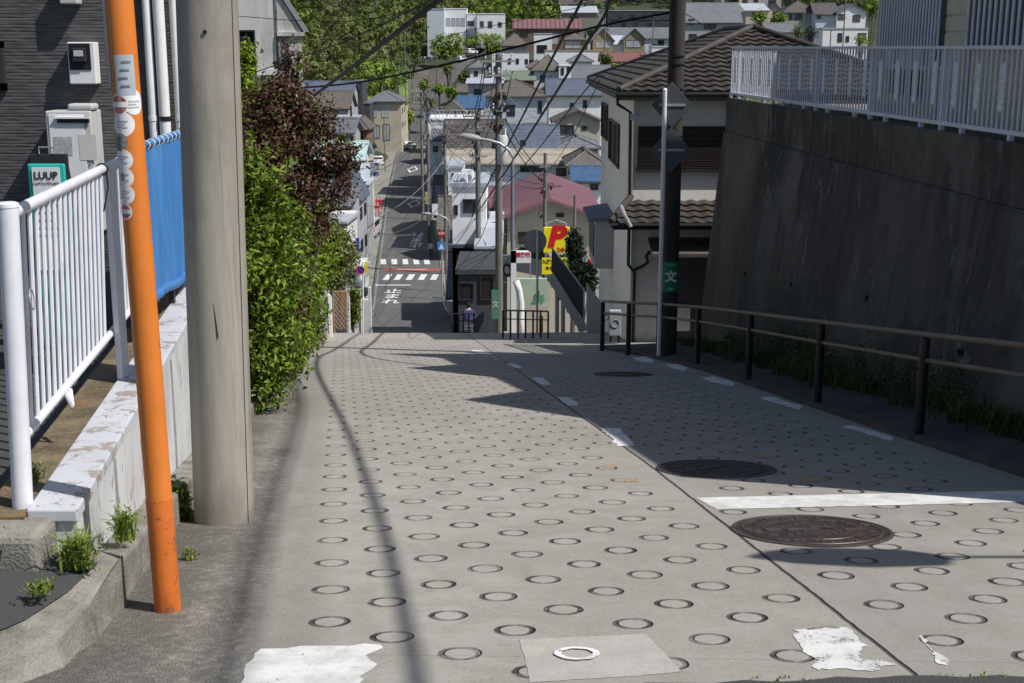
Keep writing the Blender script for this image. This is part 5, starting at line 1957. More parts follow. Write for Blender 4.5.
H('white gable house with brown shutters at the right slope', 285, 837, 866, 12, 9, 'gable_y', 4, m_wall_white, m_r_grey, [(838, 14, 845, 20, 3), (853, 15, 860, 22, 3)])
H('bright white low house with dark gate above the balustrade', 240, 823, 868, 29, 7, 'flat', 0, m_wall_white, m_r_light, [(838, 33, 842, 42), (846, 36, 849, 42), (858, 33, 866, 40, 3)])
H('low slate roof peeping over the tile roofed house', 250, 768, 800, 32, 8, 'gable_x', 24, m_wall_white, m_r_grey, [])
H('white modern building with banded window below the forest', 372, 444, 466.5, 9, 9, 'flat', 0, m_wall_white, m_wall_white, [(446, 18, 450, 26, 1), (451, 18, 455, 26, 1), (456, 18, 459.5, 26, 1), (460.5, 18, 465, 26, 1)], name='school_building', cat='building', frm=m_steel)
H('blue shaded west wing of the white modern building', 368, 427, 444, 9.5, 10, 'flat', 0, m_wall_blue, m_wall_blue, [], name='school_building', cat='building')  # pale blue wall stands in for the shaded side
H('recessed link with dark window between the white buildings', 376, 466.5, 478, 14, 7, 'flat', 0, m_wall_blue, m_wall_blue, [(467.5, 21, 474, 26)], name='school_building', cat='building')
H('white flat building with three square windows below the forest', 370, 477, 505, 14, 9, 'flat', 0, m_wall_white, m_wall_white, [(480, 21, 484, 27), (488, 21, 492.5, 28), (498, 22, 502, 27)], name='school_building', cat='building', frm=m_steel)
H('low brown roofed house right of the climbing road', 262, 458, 478, 92, 8, 'gable_x', 85, m_wall_beige, m_r_brown, [(463, 95, 468, 100)])
H('white cube house beside the climbing road below the parked cars', 300, 470, 486, 68, 8, 'hip', 60, m_wall_white, m_r_grey, [(474, 71, 478, 76)])
H('small grey house with dark roof between pole and white two storey house', 284, 484, 496, 70, 7, 'gable_y', 63, m_wall_grey, m_r_dark, [(488, 73, 492, 77)])
H('tiny white house with brown roof above the pale blue pyramid house', 262, 528, 546, 68, 8, 'hip', 60, m_wall_white, m_r_brown, [(534, 71, 538, 76)])
H('grey roofed house filling the gap under the olive gables', 270, 570, 592, 62, 8, 'hip', 54, m_wall_white, m_r_grey, [(576, 65, 581, 70)])
H('pale house with slate roof beside the twin poles', 152, 428, 446, 140, 9, 'gable_x', 131, m_wall_blue, m_r_grey, [(433, 146, 438, 152)])
H('narrow white house with rooftop shed behind the crossing pole', 118, 448, 462, 168, 8, 'flat', 0, m_wall_white, m_r_light, [(452, 173, 457, 180)])
o = thing('roof_railing', P(453, 115, 164), 'steel railing with dark vents on the white flat roofed block', 'railing')
a, b_ = P(436, 119, 166), P(478, 119, 166)
mb = MB()
for k in range(13):
    q = a.lerp(b_, k / 12)
    mb.tube([q, q + Vector((0, 0, 1.1))], .04, 4)
for h in (.1, .6, 1.1):
    mb.tube([a + Vector((0, 0, h)), b_ + Vector((0, 0, h))], .04, 4)
mb.build('railing_bars', m_wall_grey, o)
for px in (447, 455.5, 463.5):
    q = P(px, 114, 167)
    MB().tube([q - Vector((0, 0, 1)), q], .12, 8).build('vent', m_wall_grey, o)
    MB().ball(q + Vector((0, 0, .2)), .3, 8, 6).build('vent_cap', m_black, o)
# water tanks / roof gear
for i, (px, py, Y, lb) in enumerate([(462, 186, 67.5, 'pale roof tank unit on the white building, left one'), (468, 182, 68, 'pale roof tank unit on the white building, right one')]):
    a = P(px, py, Y)
    o = thing('roof_unit', a, lb, 'roof unit', 'units on the white building roof')
    MB().box(a.x - .25, a.x + .25, Y + 1, Y + 1.5, a.z - .3, a.z + .55).build('casing', m_wall_white, o, bevel=.03)
    MB().disc((a.x, Y + .98, a.z + .15), (0, 1, 0), .17, .03, 14).build('fan', m_signback, o)

# ------------------------------------------------------------------ climbing road and slope beyond the bend
m_up = asphalt_mat('slope_asphalt', .085, 6)
pathp = [(408, 268), (416, 276), (427, 288), (441, 308), (455, 325), (468, 342), (482, 360), (492, 376)]
rows = []
for px, Y in pathp:
    c_ = px
    x = ray(px, 90)[0] * Y
    rows.append([(x + d, Y, T(x, Y) + .35) for d in (-3, -1.5, 0, 1.5, 3)])
rows.insert(0, [(LX(262) + (RX(262) - LX(262)) * k / 4, 262, ZR(262) + .02) for k in range(5)])
sheet('hill_road', rows, m_up)
rows = []
for Y in range(276, 352, 5):
    rows.append([(q * Y, Y, T(q * Y, Y) + .15 + .1 * (k % 2)) for k, q in enumerate((-.083, -.075, -.067, -.059, -.051, -.045))])
sheet('slope_paving', rows, M('grey_brown_netted_slope', (.12, .11, .095), .95, .25, .3, fine=3, bump=.2, bdist=.1, dirt=(.07, .08, .035), damt=.6, dscale=.12))
mb = MB()
for s, yr in ((-1, range(274, 350, 4)),):
    for Y in yr:
        x = float(np.interp(Y, [a for _, a in pathp], [ray(p, 90)[0] * q for p, q in pathp])) + 3.3
        q = float(np.interp(Y + 4, [a for _, a in pathp], [ray(p, 90)[0] * q for p, q in pathp])) + 3.3
        mb.beam((x, Y, T(x, Y) + .3), (q, Y + 4, T(q, Y + 4) + .3), .15, .3)
tag(mb.build('kerb', bpy.data.materials['dark_kerb']), kind='structure')
rows = []
for Y in range(276, 340, 5):
    rows.append([(q * Y, Y, T(q * Y, Y) + .45) for q in (-.0865, -.083, -.0795)])
sheet('grass_strip', rows, M('fresh_grass_strip', (.15, .22, .05), .95, .3, .5, fine=4))
# many thin fence posts on the left of the slope
fn = thing('slope_fence', (-30, 300, T(-30, 300)), 'row of tall thin pale fence posts below the forest', 'fence')
for k in range(16):
    Y = 276 + k * 4.5
    x = -.0865 * Y + (k % 3) * .4
    z = T(x, Y)
    MB().tube([(x, Y, z - .3), (x, Y, z + 3.6)], .07, 5).build('post', m_steel, fn)
mb = MB()
for h in (1.2, 2.4, 3.5):
    mb.tube([(-.0865 * (276 + k * 4.5), 276 + k * 4.5, T(-.0865 * (276 + k * 4.5), 276 + k * 4.5) + h) for k in range(16)], .03, 4)
mb.build('wire', m_steel, fn)


# ------------------------------------------------------------------ lower road markings
def ground_marking(name, x, Y, lst, mat, label, cat='road marking', group=None):
    """lst: convex polys of (dx,dy) around (x,Y), laid on the road"""
    vs, fs = [], []
    for poly in lst:
        k = len(vs)
        vs += [(x + a, Y + b_, ZR(Y + b_) + .035) for a, b_ in poly]
        fs.append(tuple(range(k, k + len(poly))))
    return tag(MB().add(vs, fs).build(name, mat), label, cat, group)


def roadpt(px, py):
    """distance on the lower road for a pixel row"""
    lo_, hi_ = 82.0, 262.0
    for _ in range(40):
        m_ = (lo_ + hi_) / 2
        if ZR(m_) / m_ < ray(px, py)[1]: lo_ = m_
        else: hi_ = m_
    return ray(px, py)[0] * lo_, lo_


m_rp = M('far_road_paint', (.68, .68, .67), .8, .08, 2, dirt=(.3, .3, .3), damt=.3)
for (py, xs_, w_) in ((262, (385, 396, 407, 418, 428.5), 5.6), (277.5, (387, 398, 410, 422, 434), 6.2)):
    for k, px in enumerate(xs_):
        x, Y = roadpt(px, py)
        sk = .3 if py < 270 else -.08
        hw = w_ / 2 * Y / F
        ground_marking('crossing_bar', x, Y, [[(-hw, -1.5), (hw, -1.5), (hw - sk, 1.5), (-hw - sk, 1.5)]], m_rp,
                       ('far' if py < 270 else 'near') + ' row zebra crossing bar, number %s from the left kerb' % ['one', 'two', 'three', 'four', 'five'][k], group='zebra crossing bars on the lower road')
x0, Y0 = roadpt(410, 270)
m_band = M('reddish_band', (.30, .10, .07), .85, .2, 2)
ground_marking('red_band', x0, Y0, [[(-2.1, -.9), (2.6, -.9), (2.6, .9), (-2.1, .9)]], m_band, 'reddish band across the road between the two crossings')
ground_marking('centre_mark', x0, Y0, [[(-1.2, -.12), (1.5, -.12), (1.5, .12), (-1.2, .12)]], M('bar_paint', (.6, .6, .58), .8), 'thin pale bar inside the reddish band')
o = bpy.data.objects.get('centre_mark')
o.location.z += .02
x0, Y0 = roadpt(393, 285.5)
ground_marking('stop_line', x0, Y0, [[(-1.4, -.2), (1.4, -.2), (1.4, .2), (-1.4, .2)]], m_rp, 'thin white stop line just before the near crossing row')


def road_text(s, px, py, hgt, wid, rz, label):
    x, Y = roadpt(px, py)
    t = thing('road_lettering', (x, Y, ZR(Y) + .04), label, 'road lettering')
    for i, ch in enumerate(s):
        d = (1 - i) * hgt * 1.12 * (1 if rz == 0 else -1)
        yq = Y + d
        o_ = text(ch, 1.0, m_rp, t, (x - d * .05, yq, ZR(yq) + .04), rot=(math.atan2(ZR(yq + 1) - ZR(yq - 1), 2), 0, rz), ext=.004, bold=.018, sx=wid, squash=hgt)
    return t


road_text('止まれ', 392, 297, 2.1, 1.35, 0, 'white stop lettering in three large characters nearest on the lower road')
road_text('止まれ', 417, 240, 3.4, 1.35, math.pi, 'white stop lettering facing away, beyond the crossing on the lower road')
for i, (px, py) in enumerate([(414, 204), (412.5, 169.5)]):
    x, Y = roadpt(px, py)
    k = Y / 140
    ground_marking('diamond_mark', x, Y, [[(0, -4 * k), (.22, -3.2 * k), (-.62, 0), (-.9, 0)], [(0, -4 * k), (.9, 0), (.62, 0), (.0, -3.1 * k)], [(-.9, 0), (-.62, 0), (0, 3.1 * k), (0, 4 * k)], [(.9, 0), (0, 4 * k), (0, 3.1 * k), (.62, 0)]],
                   m_rp, ['nearer outlined white diamond on the lower road', 'farther outlined white diamond on the lower road'][i], group='outlined diamonds on the lower road')
# worn side lines and footway strips of the lower road
mb = MB()
vs, fs = [], []
Y = 84
while Y < 262:
    k = len(vs)
    x = LX(Y) + .25
    x2 = LX(Y + 6) + .25
    vs += [(x - .08, Y, ZR(Y) + .03), (x + .08, Y, ZR(Y) + .03), (x2 + .08, Y + 6, ZR(Y + 6) + .03), (x2 - .08, Y + 6, ZR(Y + 6) + .03)]
    fs.append((k, k + 1, k + 2, k + 3))
    Y += 6.01
tag(MB().add(vs, fs).build('side_line', M('worn_far_paint', (.22, .22, .22), .85, .3, 2), loc=(0, 0, 0)), 'worn faint side line along the left edge of the lower road', 'road marking')
for nm, fx, mt_ in (('left_verge', lambda y: (LX(y) - 6, LX(y) - .05), M('verge_concrete', (.25, .24, .21), .9, .2, 1, dirt=(.12, .12, .09), damt=.5)), ('right_verge', lambda y: (RX(y) + .05, RX(y) + 14), _mc['verge_concrete'] if 'verge_concrete' in _mc else m_roughc)):
    rows = []
    y = 37.5
    while y < 265:
        a, b_ = fx(y)
        rows.append([(a + (b_ - a) * i / 4, y, ZR(y) + .05 + .0 * i) for i in range(5)])
        y += 2 if y < 100 else 5
    sheet(nm, rows, mt_)
# ------------------------------------------------------------------ poles in the middle distance
POLES = {}


def pole(key, px, Y, top_py, r, label, arms=(), tr=0, gear=0, lean=0, mat_=None, sign=0):
    tp = P(px, top_py, Y)
    zb_ = T(tp.x, Y) - .4
    t = thing('utility_pole', (tp.x, Y, zb_), label, 'utility pole')
    st = MB().tube([(tp.x - lean, Y, zb_), tp], r, 14, r1=r * .75)
    for k in range(14):
        z = zb_ + 2.2 + k * .45
        if z < tp.z - .3:
            s_ = 1 if k % 2 else -1
            st.tube([(tp.x, Y - .02, z), (tp.x + s_ * (r + .12), Y - .02, z)], .014, 4)
    st.build('pole_shaft', mat_ or m_pole_far, t, smooth='auto')
    for (dz, ln, n_, ang) in arms:
        c_ = tp - Vector((0, 0, dz))
        d = Vector((math.cos(ang), math.sin(ang), 0))
        MB().beam(c_ - d * ln / 2 + Vector((0, -.18, 0)), c_ + d * ln / 2 + Vector((0, -.18, 0)), .07, .07).build('crossarm', m_arm, t)
        for k in range(n_):
            q = c_ + d * (ln * ((k + .5) / n_ - .5)) + Vector((0, -.18, .06))
            MB().tube([q, q + Vector((0, 0, .05)), q + Vector((0, 0, .10)), q + Vector((0, 0, .17)), q + Vector((0, 0, .22))], [.015, .04, .025, .04, .015], 8).build('insulator', m_grayplast, t)
    if tr:
        for k in range(tr):
            q = tp + Vector((.14, -.33, -3.35))
            c_ = MB().tube([q - Vector((0, 0, .55)), q - Vector((0, 0, .5)), q + Vector((0, 0, .42)), q + Vector((0, 0, .5))], [.17, .2, .2, .16], 14).build('transformer', m_grayplast, t, smooth='auto')
            MB().tube([q + Vector((.1, 0, .5)), q + Vector((.1, 0, .75))], .04, 6).build('bushing', m_whiteplast, c_)
    if gear:
        rg = random.Random(int(px))
        mb = MB()
        for k in range(gear):
            q = tp + Vector((rg.uniform(-.3, .3), rg.uniform(-.35, .1), -rg.uniform(.9, 3.1)))
            a = rg.uniform(0, 6)
            mb.torus(q, (math.cos(a), math.sin(a), .4), rg.uniform(.08, .2), .018, 10, 4)
            mb.obox(q + Vector((0, 0, -.1)), .09, .09, .18)
        mb.build('cable_gear', m_black, t)
    POLES[key] = (tp, t)
    return t


t = pole('P1', 498.5, 47, 54, .155, 'tall concrete pole with coiled cables and a pale transformer in the middle distance', [(.25, 1.3, 4, .3), (.75, 1.0, 3, .3), (2.0, .8, 2, .3)], 1, 14)
a, b_ = P(491.5, 290, 46.8), P(499.5, 319, 46.8)
MB().box(a.x, b_.x, 46.78, 46.82, b_.z, a.z).build('school_sign', m_pale_green, t)
text('文', .27, m_grayplast, t, ((a.x + b_.x) / 2, 46.77, (a.z + b_.z) / 2), bold=.006)
pole('P2', 477.6, 65, 112, .16, 'concrete pole left of the transformer pole', [(.2, 1.5, 4, .2), (.9, 1.2, 3, .2), (2.2, .9, 2, .2)], 0, 8)
pole('P3', 545.3, 60, 153, .11, 'short slim pole rising in front of the pink roof', [(.6, .5, 0, .1)], 0, 4)
pole('P3b', 575, 62, 195, .09, 'thin grey post in front of the right side of the pink roof', [])
pole('P4', 444.5, 105, 121, .15, 'pole beside the lower road just past the crossing', [(.3, 1.6, 4, .1), (1.1, 1.2, 2, .1)], 1, 5)
pole('P5', 427.3, 128, 94, .17, 'right one of the twin poles carrying crossarms over the lower road', [(.3, 2.4, 5, .0), (1.4, 1.8, 4, 0), (3.0, 1.4, 3, 0)], 1, 6)
pole('P6', 421, 142, 90, .17, 'left one of the twin poles carrying crossarms over the lower road', [(.3, 2.4, 5, .0), (1.5, 2.0, 4, 0)], 0, 4)
pole('P7', 427.6, 118, 178, .14, 'pole with small signs where the lower road narrows', [], 0, 0)
pole('P8', 436.5, 300, 52, .16, 'pole on the grey slope above the bend', [(.5, 1.8, 4, 0)], 0, 0)
pole('P9', 404.5, 290, 28, .14, 'tall pale mast before the forest at the left of the slope', [(1, 1.8, 3, 0), (9, 1.6, 3, 0)], 0, 0)
pole('P10', 412, 300, 62, .12, 'thin pole at the left edge of the slope', [(.5, 1.4, 3, 0)], 0, 0)
pole('P11', 451, 310, 62, .12, 'thin pole in the middle of the slope', [(.5, 1.4, 3, 0)], 0, 0)
pole('P12', 475.5, 330, 28, .13, 'thin dark pole before the green hedge', [(.6, 2.0, 4, 0)], 0, 0, 0, m_pole_dk)
pole('P13', 466.5, 345, 14, .13, 'thin dark pole before the white modern building', [(.6, 1.6, 3, 0)], 0, 0, 0, m_pole_dk)
pole('P14', 605.5, 300, -6, .17, 'pale pole left of the dark apartment block', [(.5, 1.8, 4, 0)], 0, 0)
pole('P15', 653.5, 290, 15, .15, 'pole with small arm before the olive gabled row', [(.4, 1.6, 3, 0)], 0, 0)
pole('P16', 804, 235, 12, .10, 'thin white post behind the ridge of the tile roofed house', [])
pole('P17', 846, 215, -8, .12, 'tall pale thin mast at the right before the louvred house', [(4, .8, 0, 0)])
pole('P18', 831, 220, 30, .10, 'short dark post before the bright white low house', [], mat_=m_pole_dk)
pole('P19', 390, 100, 262, .05, 'thin bent post at the left end of the crossing', [])
pole('P20', 384, 200, 118, .08, 'thin pole before the black framed house', [])
pole('P21', 456.5, 120, 262, .12, 'short dark pole in the shade right of the crossing', [], mat_=m_pole_dk)


# ------------------------------------------------------------------ cables
def catmull(pts, n=10):
    pts = [Vector(p) for p in pts]
    e = [pts[0] * 2 - pts[1]] + pts + [pts[-1] * 2 - pts[-2]]
    out = []
    for i in range(1, len(e) - 2):
        p0, p1, p2, p3 = e[i - 1:i + 3]
        for k in range(n):
            t_ = k / n
            out.append(.5 * ((2 * p1) + (p2 - p0) * t_ + (2 * p0 - 5 * p1 + 4 * p2 - p3) * t_ ** 2 + (3 * p1 - p0 - 3 * p2 + p3) * t_ ** 3))
    out.append(pts[-1])
    return out


def cable(pts, r, label, sag=0, group=None, m_=None):
    pts = [Vector(p) for p in pts]
    if len(pts) == 2:
        a, b_ = pts
        pts = [a.lerp(b_, k / 8) - Vector((0, 0, sag * 4 * (k / 8) * (1 - k / 8))) for k in range(9)]
        n_ = 3
    else:
        n_ = 9
    return tag(MB().tube(catmull(pts, n_), r, 6).build('overhead_cable', m_ or m_cable, smooth=True), label, 'cable', group or 'overhead cables')


ptopR = dp_top = Vector((2.86, 21.7, 7.0))
cable([(5.6, -5, 6.3), (4.53, 2.3, 4.75), (3.46, 8.4, 3.6), (1.62, 18.2, 1.9), P(582, 0, 23.5), P(511, 139, 44), P(472, 215, 62)], .032, 'thick cable running from the top edge down past the transformer pole, left of its twin')
cable([(13, -3, 8.0), (10, 8, 6.5), (6.0, 15, 4.2), P(640, -28, 20), P(600, 23, 25), P(545, 110, 36), P(502, 177, 50), P(478, 212, 65)], .034, 'thick cable running from the top edge down past the transformer pole, right of its twin')
for k, dx in enumerate((-.03, .06)):
    cable([(8.0 + dx, -4, 10.6), (6.9 + dx, 2.9, 9.3), (5.75 + dx, 10.9, 7.9), (4.2 + dx * .6, 18, 6.9), (2.86 + dx * .2, 21.7, 6.5 + k * .15)], .026, ('upper' if k else 'lower') + ' cable of the pair running above the frame to the dark pole', group='bundled cables above the frame')
cable([P(296, 110, 28), P(360, 62, 20), P(430, 8, 13), P(486, -36, 10.2)], .017, 'heavy black cable crossing steeply in front of the forest')
cable([P(299, 106, 28), P(362, 58, 20.2), P(431, 4, 13), P(489, -44, 10.2)], .014, 'black cable hugging the steep heavy one before the forest')
cable([P(250, 74, 24), P(340, 43, 19), P(427, 2, 14), P(480, -24, 12)], .009, 'thin cable from the concrete house up across the forest')
cable([P(302, 88, 27), P(360, 82, 25.5), P(430, 68, 24), P(520, 46, 23), P(600, 26, 22.2), P(673, 12, 21.8)], .021, 'long sagging black cable from the left houses to the dark pole')
cable([P(302, 85, 27.3), P(370, 60, 26), P(440, 38, 24.5), P(520, 20, 23), P(600, 3, 22.2), P(674, -14, 21.8)], .006, 'thin wire above the long sagging cable')
cable([P(236, 16, 24), P(310, 21, 23.5), P(375, 18, 23), P(470, -6, 22)], .007, 'thin level wire before the concrete house wall')
cable([P(604, 76, 26.2), P(589, 86, 28), P(529, 160, 38), P(500, 190, 46.8)], .014, 'thin cable from the tiled eave down to the transformer pole')
cable([P(505, 118, 47), P(545, 172, 60)], .02, 'upper wire between the transformer pole and the short slim pole', .3)
cable([P(505, 130, 47), P(545, 182, 60)], .02, 'lower wire between the transformer pole and the short slim pole', .3)
cable([P(600, 80, 26.5), P(570, 140, 40), P(546, 176, 60)], .012, 'wire from the tiled eave to the short slim pole')
cable([P(686, 14, 21.8), P(722, 36, 25), P(745, 46, 27.5)], .007, 'service wire from the dark pole to the tiled roof')
nm = ['topmost', 'second', 'third', 'fourth', 'lowest']
for (ka, kb, da, db, lb) in (('P1', 'P2', 0, 0, 'transformer pole to its left neighbour'), ('P2', 'P4', 0, 0, 'second pole to the crossing pole'), ('P4', 'P5', 0, 0, 'crossing pole to the twin poles'), ('P5', 'P8', 0, 0, 'twin poles to the slope pole')):
    A0, B0 = POLES[ka][0], POLES[kb][0]
    for k in range(5):
        off = Vector(((k % 3 - 1) * .5, 0, -.05 - .55 * (k // 2)))
        cable([A0 + off, B0 + off], .018, '%s wire strung from the %s' % (nm[k], lb), .9, group='wires between the far poles')
rg = random.Random(9)
for k, (key, dz, px, py, Y) in enumerate([('P1', -3.6, 372, 236, 84), ('P2', -3.2, 366, 205, 104), ('P4', -2.4, 385, 198, 112), ('P4', -3.0, 372, 218, 96), ('P5', -3, 378, 186, 130), ('P5', -3.5, 376, 170, 140), ('P6', -3, 371, 158, 150), ('P2', -4.2, 455, 232, 70),
                                           ('P1', -4.4, 470, 246, 66), ('P4', -2.0, 463, 200, 98), ('P5', -4, 455, 192, 100), ('P1', -5, 512, 224, 72), ('P1', -2.4, 548, 165, 128), ('P8', -1, 478, 48, 330), ('P9', -1, 430, 20, 360), ('P15', -.5, 690, 24, 285), ('P14', -1, 640, 36, 300), ('P2', -1.5, 452, 190, 98), ('P1', -1.2, 560, 120, 150)]):
    cable([POLES[key][0] + Vector((0, 0, dz)), P(px, py, Y)], .016, 'service wire ' + ['from the transformer pole to the van side houses', 'from the second pole across the lower road', 'from the crossing pole to the left roofs', 'from the crossing pole to the van side gable', 'from the twin poles to the red barrier houses', 'from the twin poles to the banner pole', 'from the left twin pole to the white roofs',
          'from the second pole to the blue awning shop', 'from the transformer pole to the dark shop', 'from the crossing pole to the white building', 'from the twin poles to the white building roof', 'from the transformer pole to the pink gable', 'from the transformer pole to the beige long roof', 'from the slope pole toward the hedge', 'from the pale mast toward the white modern building', 'from the small armed pole to the broad grey roof', 'from the pale pole to the olive gables', 'from the second pole to the roof gear', 'from the transformer pole to the cream gabled house'][k], .8, group='service wires', m_=m_cable if k % 3 else m_steel)

ends = [(458, 196, 90, 'the white building parapet'), (470, 160, 125, 'the beige long roof edge'), (520, 128, 140, 'the slate hall ridge'), (486, 245, 63, 'the ribbed workshop'), (430, 118, 160, 'the railed terrace'), (562, 186, 74, 'the pink ridge'),
        (590, 100, 180, 'the large white house'), (452, 222, 72, 'the blue awning'), (495, 84, 200, 'the pyramid roof'), (478, 100, 176, 'the tarpaulin roof'), (368, 228, 90, 'the left gable above the van'), (374, 176, 128, 'the left cottages')]
for k, (px, py, Y, lb) in enumerate(ends):
    for j, key in enumerate(('P1', 'P2', 'P4', 'P5')[k % 4:k % 4 + 2]):
        cable([POLES[key][0] + Vector((.1 * j, -.1, -1.0 - .35 * ((k + j) % 6))), P(px, py, Y)], .015, ('slack' if j else 'taut') + ' thin wire reaching down to ' + lb, .5 + .5 * j, group='service wires')


# ------------------------------------------------------------------ left roadside things past the hedge
def plate(name, px0, py0, px1, py1, Y, th_, mat_, label, cat, parent=None, bevel=0, down=None):
    a, b_ = P(px0, py0, Y), P(px1, py1, Y)
    z0 = b_.z if down is None else down
    o = MB().box(a.x, b_.x, Y, Y + th_, z0, a.z).build(name, mat_, parent, bevel=bevel)
    if parent is None: tag(o, label, cat)
    return o


plate('garden_wall', 300, 318, 327, 350, 27, .2, m_wall_grey, 'low grey garden wall below the bright green bush', 'wall')
plate('concrete_post', 327.5, 295, 332.5, 345, 29, .15, m_oldconc, 'grey concrete gate post left of the wooden lattice', 'gate post', bevel=.01)
plate('concrete_post', 318, 304, 322, 345, 28, .12, m_oldconc, 'narrow grey concrete post nearest the bright green bush', 'gate post', bevel=.01)
t = thing('lattice_screen', P(341, 330, 33), 'brown wooden diamond lattice screen at the left roadside', 'lattice')
a, b_ = P(334, 292, 33), P(347, 329, 33)
mb = MB()
w_, h_ = b_.x - a.x, a.z - b_.z
def clipline(x0, z0, dx, dz):
    ts = [0, 1e9]
    out = []
    t0, t1 = 0.0, 10.0
    for (p, d, lo_, hi_) in ((x0, dx, 0, w_), (z0, dz, 0, h_)):
        u0, u1 = sorted(((lo_ - p) / d, (hi_ - p) / d))
        t0, t1 = max(t0, u0), min(t1, u1)
    return (t0, t1) if t1 > t0 + .05 else None
for k in range(-12, 14):
    for s_ in (1, -1):
        x0 = k * .095 + (0 if s_ > 0 else 0)
        st = (x0 - 0, 0, .7, 1) if s_ > 0 else (x0, 0, -.7, 1)
        c_ = clipline(*st)
        if c_:
            mb.beam((a.x + st[0] + st[2] * c_[0], 33 + .012 * s_, b_.z + st[3] * c_[0]), (a.x + st[0] + st[2] * c_[1], 33 + .012 * s_, b_.z + st[3] * c_[1]), .02, .022)
mb.build('lattice', M('brown_wood', (.36, .22, .13), .8, .2, 4), t)
mb = MB()
mb.box(a.x - .03, a.x, 32.97, 33.03, b_.z - .4, a.z + .03).box(b_.x, b_.x + .03, 32.97, 33.03, b_.z - .4, a.z + .03).box(a.x, b_.x, 32.975, 33.025, a.z, a.z + .03)
mb.build('frame', _mc['brown_wood'], t)
plate('gate_post', 348.5, 297, 350.5, 336, 35, .08, m_whiteplast, 'slim white gate post right of the lattice', 'gate post')
plate('brown_post', 358, 292, 361, 335, 38, .1, m_wall_brown, 'reddish brown post in front of the white wall', 'post')
t = plate('white_wall', 362, 300, 371.5, 336, 40, .2, m_whitewall, 'low white rendered wall at the crest on the left', 'wall')
plate('white_pillar', 368, 288, 371.5, 335, 39.6, .25, m_whitewall, 'taller white end pillar of the wall at the crest', 'pillar')
plate('tarpaulin', 353, 280, 362, 289, 52, .3, m_signback, 'grey rounded sheet over something behind the white wall', 'cover', bevel=.1)
plate('utility_box', 361, 289, 367, 297, 44, .4, m_darkplast, 'dark round topped box behind the white wall', 'box', bevel=.05)
# blue no parking sign
b0 = P(362.5, 334, 37)
t = thing('parking_sign', b0, 'round blue and red no parking sign on a white pole at the crest', 'traffic sign')
q = P(360.5, 270, 37)
MB().tube([b0 - Vector((0, 0, .5)), P(363, 262, 37)], .022, 10).build('pole', m_whiteplast, t)
MB().disc((q.x, 36.96, q.z), (0, -1, 0), .125, .012, 28).build('sign_disc', m_signblue, t)
MB().torus((q.x, 36.95, q.z), (0, -1, 0), .112, .012, 28, 6).build('red_ring', m_red, t)
MB().beam((q.x - .075, 36.945, q.z + .075), (q.x + .075, 36.945, q.z - .075), .006, .012).build('red_bar', m_red, t)
plate('yellow_board', 364.5, 262, 367.5, 273, 60, .05, m_yellow, 'narrow yellow board just behind the round blue sign', 'sign', down=P(0, 273, 60).z)
plate('blue_banner', 355.5, 238, 359.5, 254, 70, .05, m_signblue, 'upright dark blue banner at the left roadside', 'banner')
t = plate('white_banner', 371.5, 160, 377, 180, 140, .15, m_whiteplast, 'white upright sign with blue writing by the far roadside', 'sign board')
text('月極', .5, m_signblue, t, P(374.2, 165.5, 139.95), bold=.03)
text('案内', .5, m_signblue, t, P(374.2, 174, 139.95), bold=.03)
for i, (px, py, Y) in enumerate([(378.5, 193, 152), (376, 202, 146)]):
    q = P(px, py, Y)
    t = thing('barrier', (q.x, Y, T(q.x, Y)), ['taller red barrier frame at the left edge of the lower road', 'shorter red barrier frame at the left edge of the lower road'][i], 'barrier', 'red barriers at the left road edge')
    z = ZR(Y) + .05
    for s_ in (-.35, .35):
        MB().tube([(q.x + s_, Y - .3, z), (q.x + s_ * .6, Y, z + 1.3 - .3 * i), (q.x + s_, Y + .3, z)], .05, 6).build('leg', m_red, t)
    MB().box(q.x - .4, q.x + .4, Y - .05, Y + .02, z + .8, z + 1.05).build('board', m_red, t)
# stop sign and blue crossing sign on the right of the crossing
q = P(441.5, 235, 96)
b0z = ZR(96) + .0
t = thing('stop_sign', (q.x, 96, b0z), 'red triangular stop sign above a blue square sign at the crossing', 'traffic sign')
MB().tube([(q.x, 96, b0z), (q.x, 96, q.z + .5)], .06, 8).build('pole', m_steel, t)
MB().prism([(q.x - .34, q.z + .28), (q.x + .34, q.z + .28), (q.x, q.z - .3)], 'y', 95.85, 95.9).build('triangle', m_red, t)
text('止まれ', .17, m_whiteplast, t, (q.x, 95.84, q.z + .14), bold=.008)
q2 = P(441.5, 246, 96)
MB().box(q2.x - .3, q2.x + .3, 95.85, 95.9, q2.z - .32, q2.z + .32).build('blue_sign', M('mid_blue', (.05, .25, .62), .5, .05), t)
MB().prism([(q2.x - .2, q2.z - .22), (q2.x + .2, q2.z - .22), (q2.x, q2.z + .22)], 'y', 95.84, 95.848).build('white_triangle', m_whiteplast, t)
plate('notice_board', 432, 204, 438, 215, 108, .1, m_whiteplast, 'white notice board with blue picture hung near the small lamp', 'notice board')
a = P(435, 210, 107.9)
o = bpy.data.objects['notice_board']
MB().box(a.x - .18, a.x + .18, 107.86, 107.89, a.z - .3, a.z + .25).build('picture', m_signblue, o) if False else None
plate('red_box', 451, 259, 455.5, 268, 84, .3, m_red, 'dark red box in the shade right of the small lamp', 'box', down=P(0, 268, 84).z)
# yellow and red stickers board on the narrow pole
plate('pole_board', 425, 192, 428, 204, 117.5, .05, M('faded_yellow', (.5, .45, .15), .6, .2), 'faded yellow board on the pole where the road narrows', 'sign')
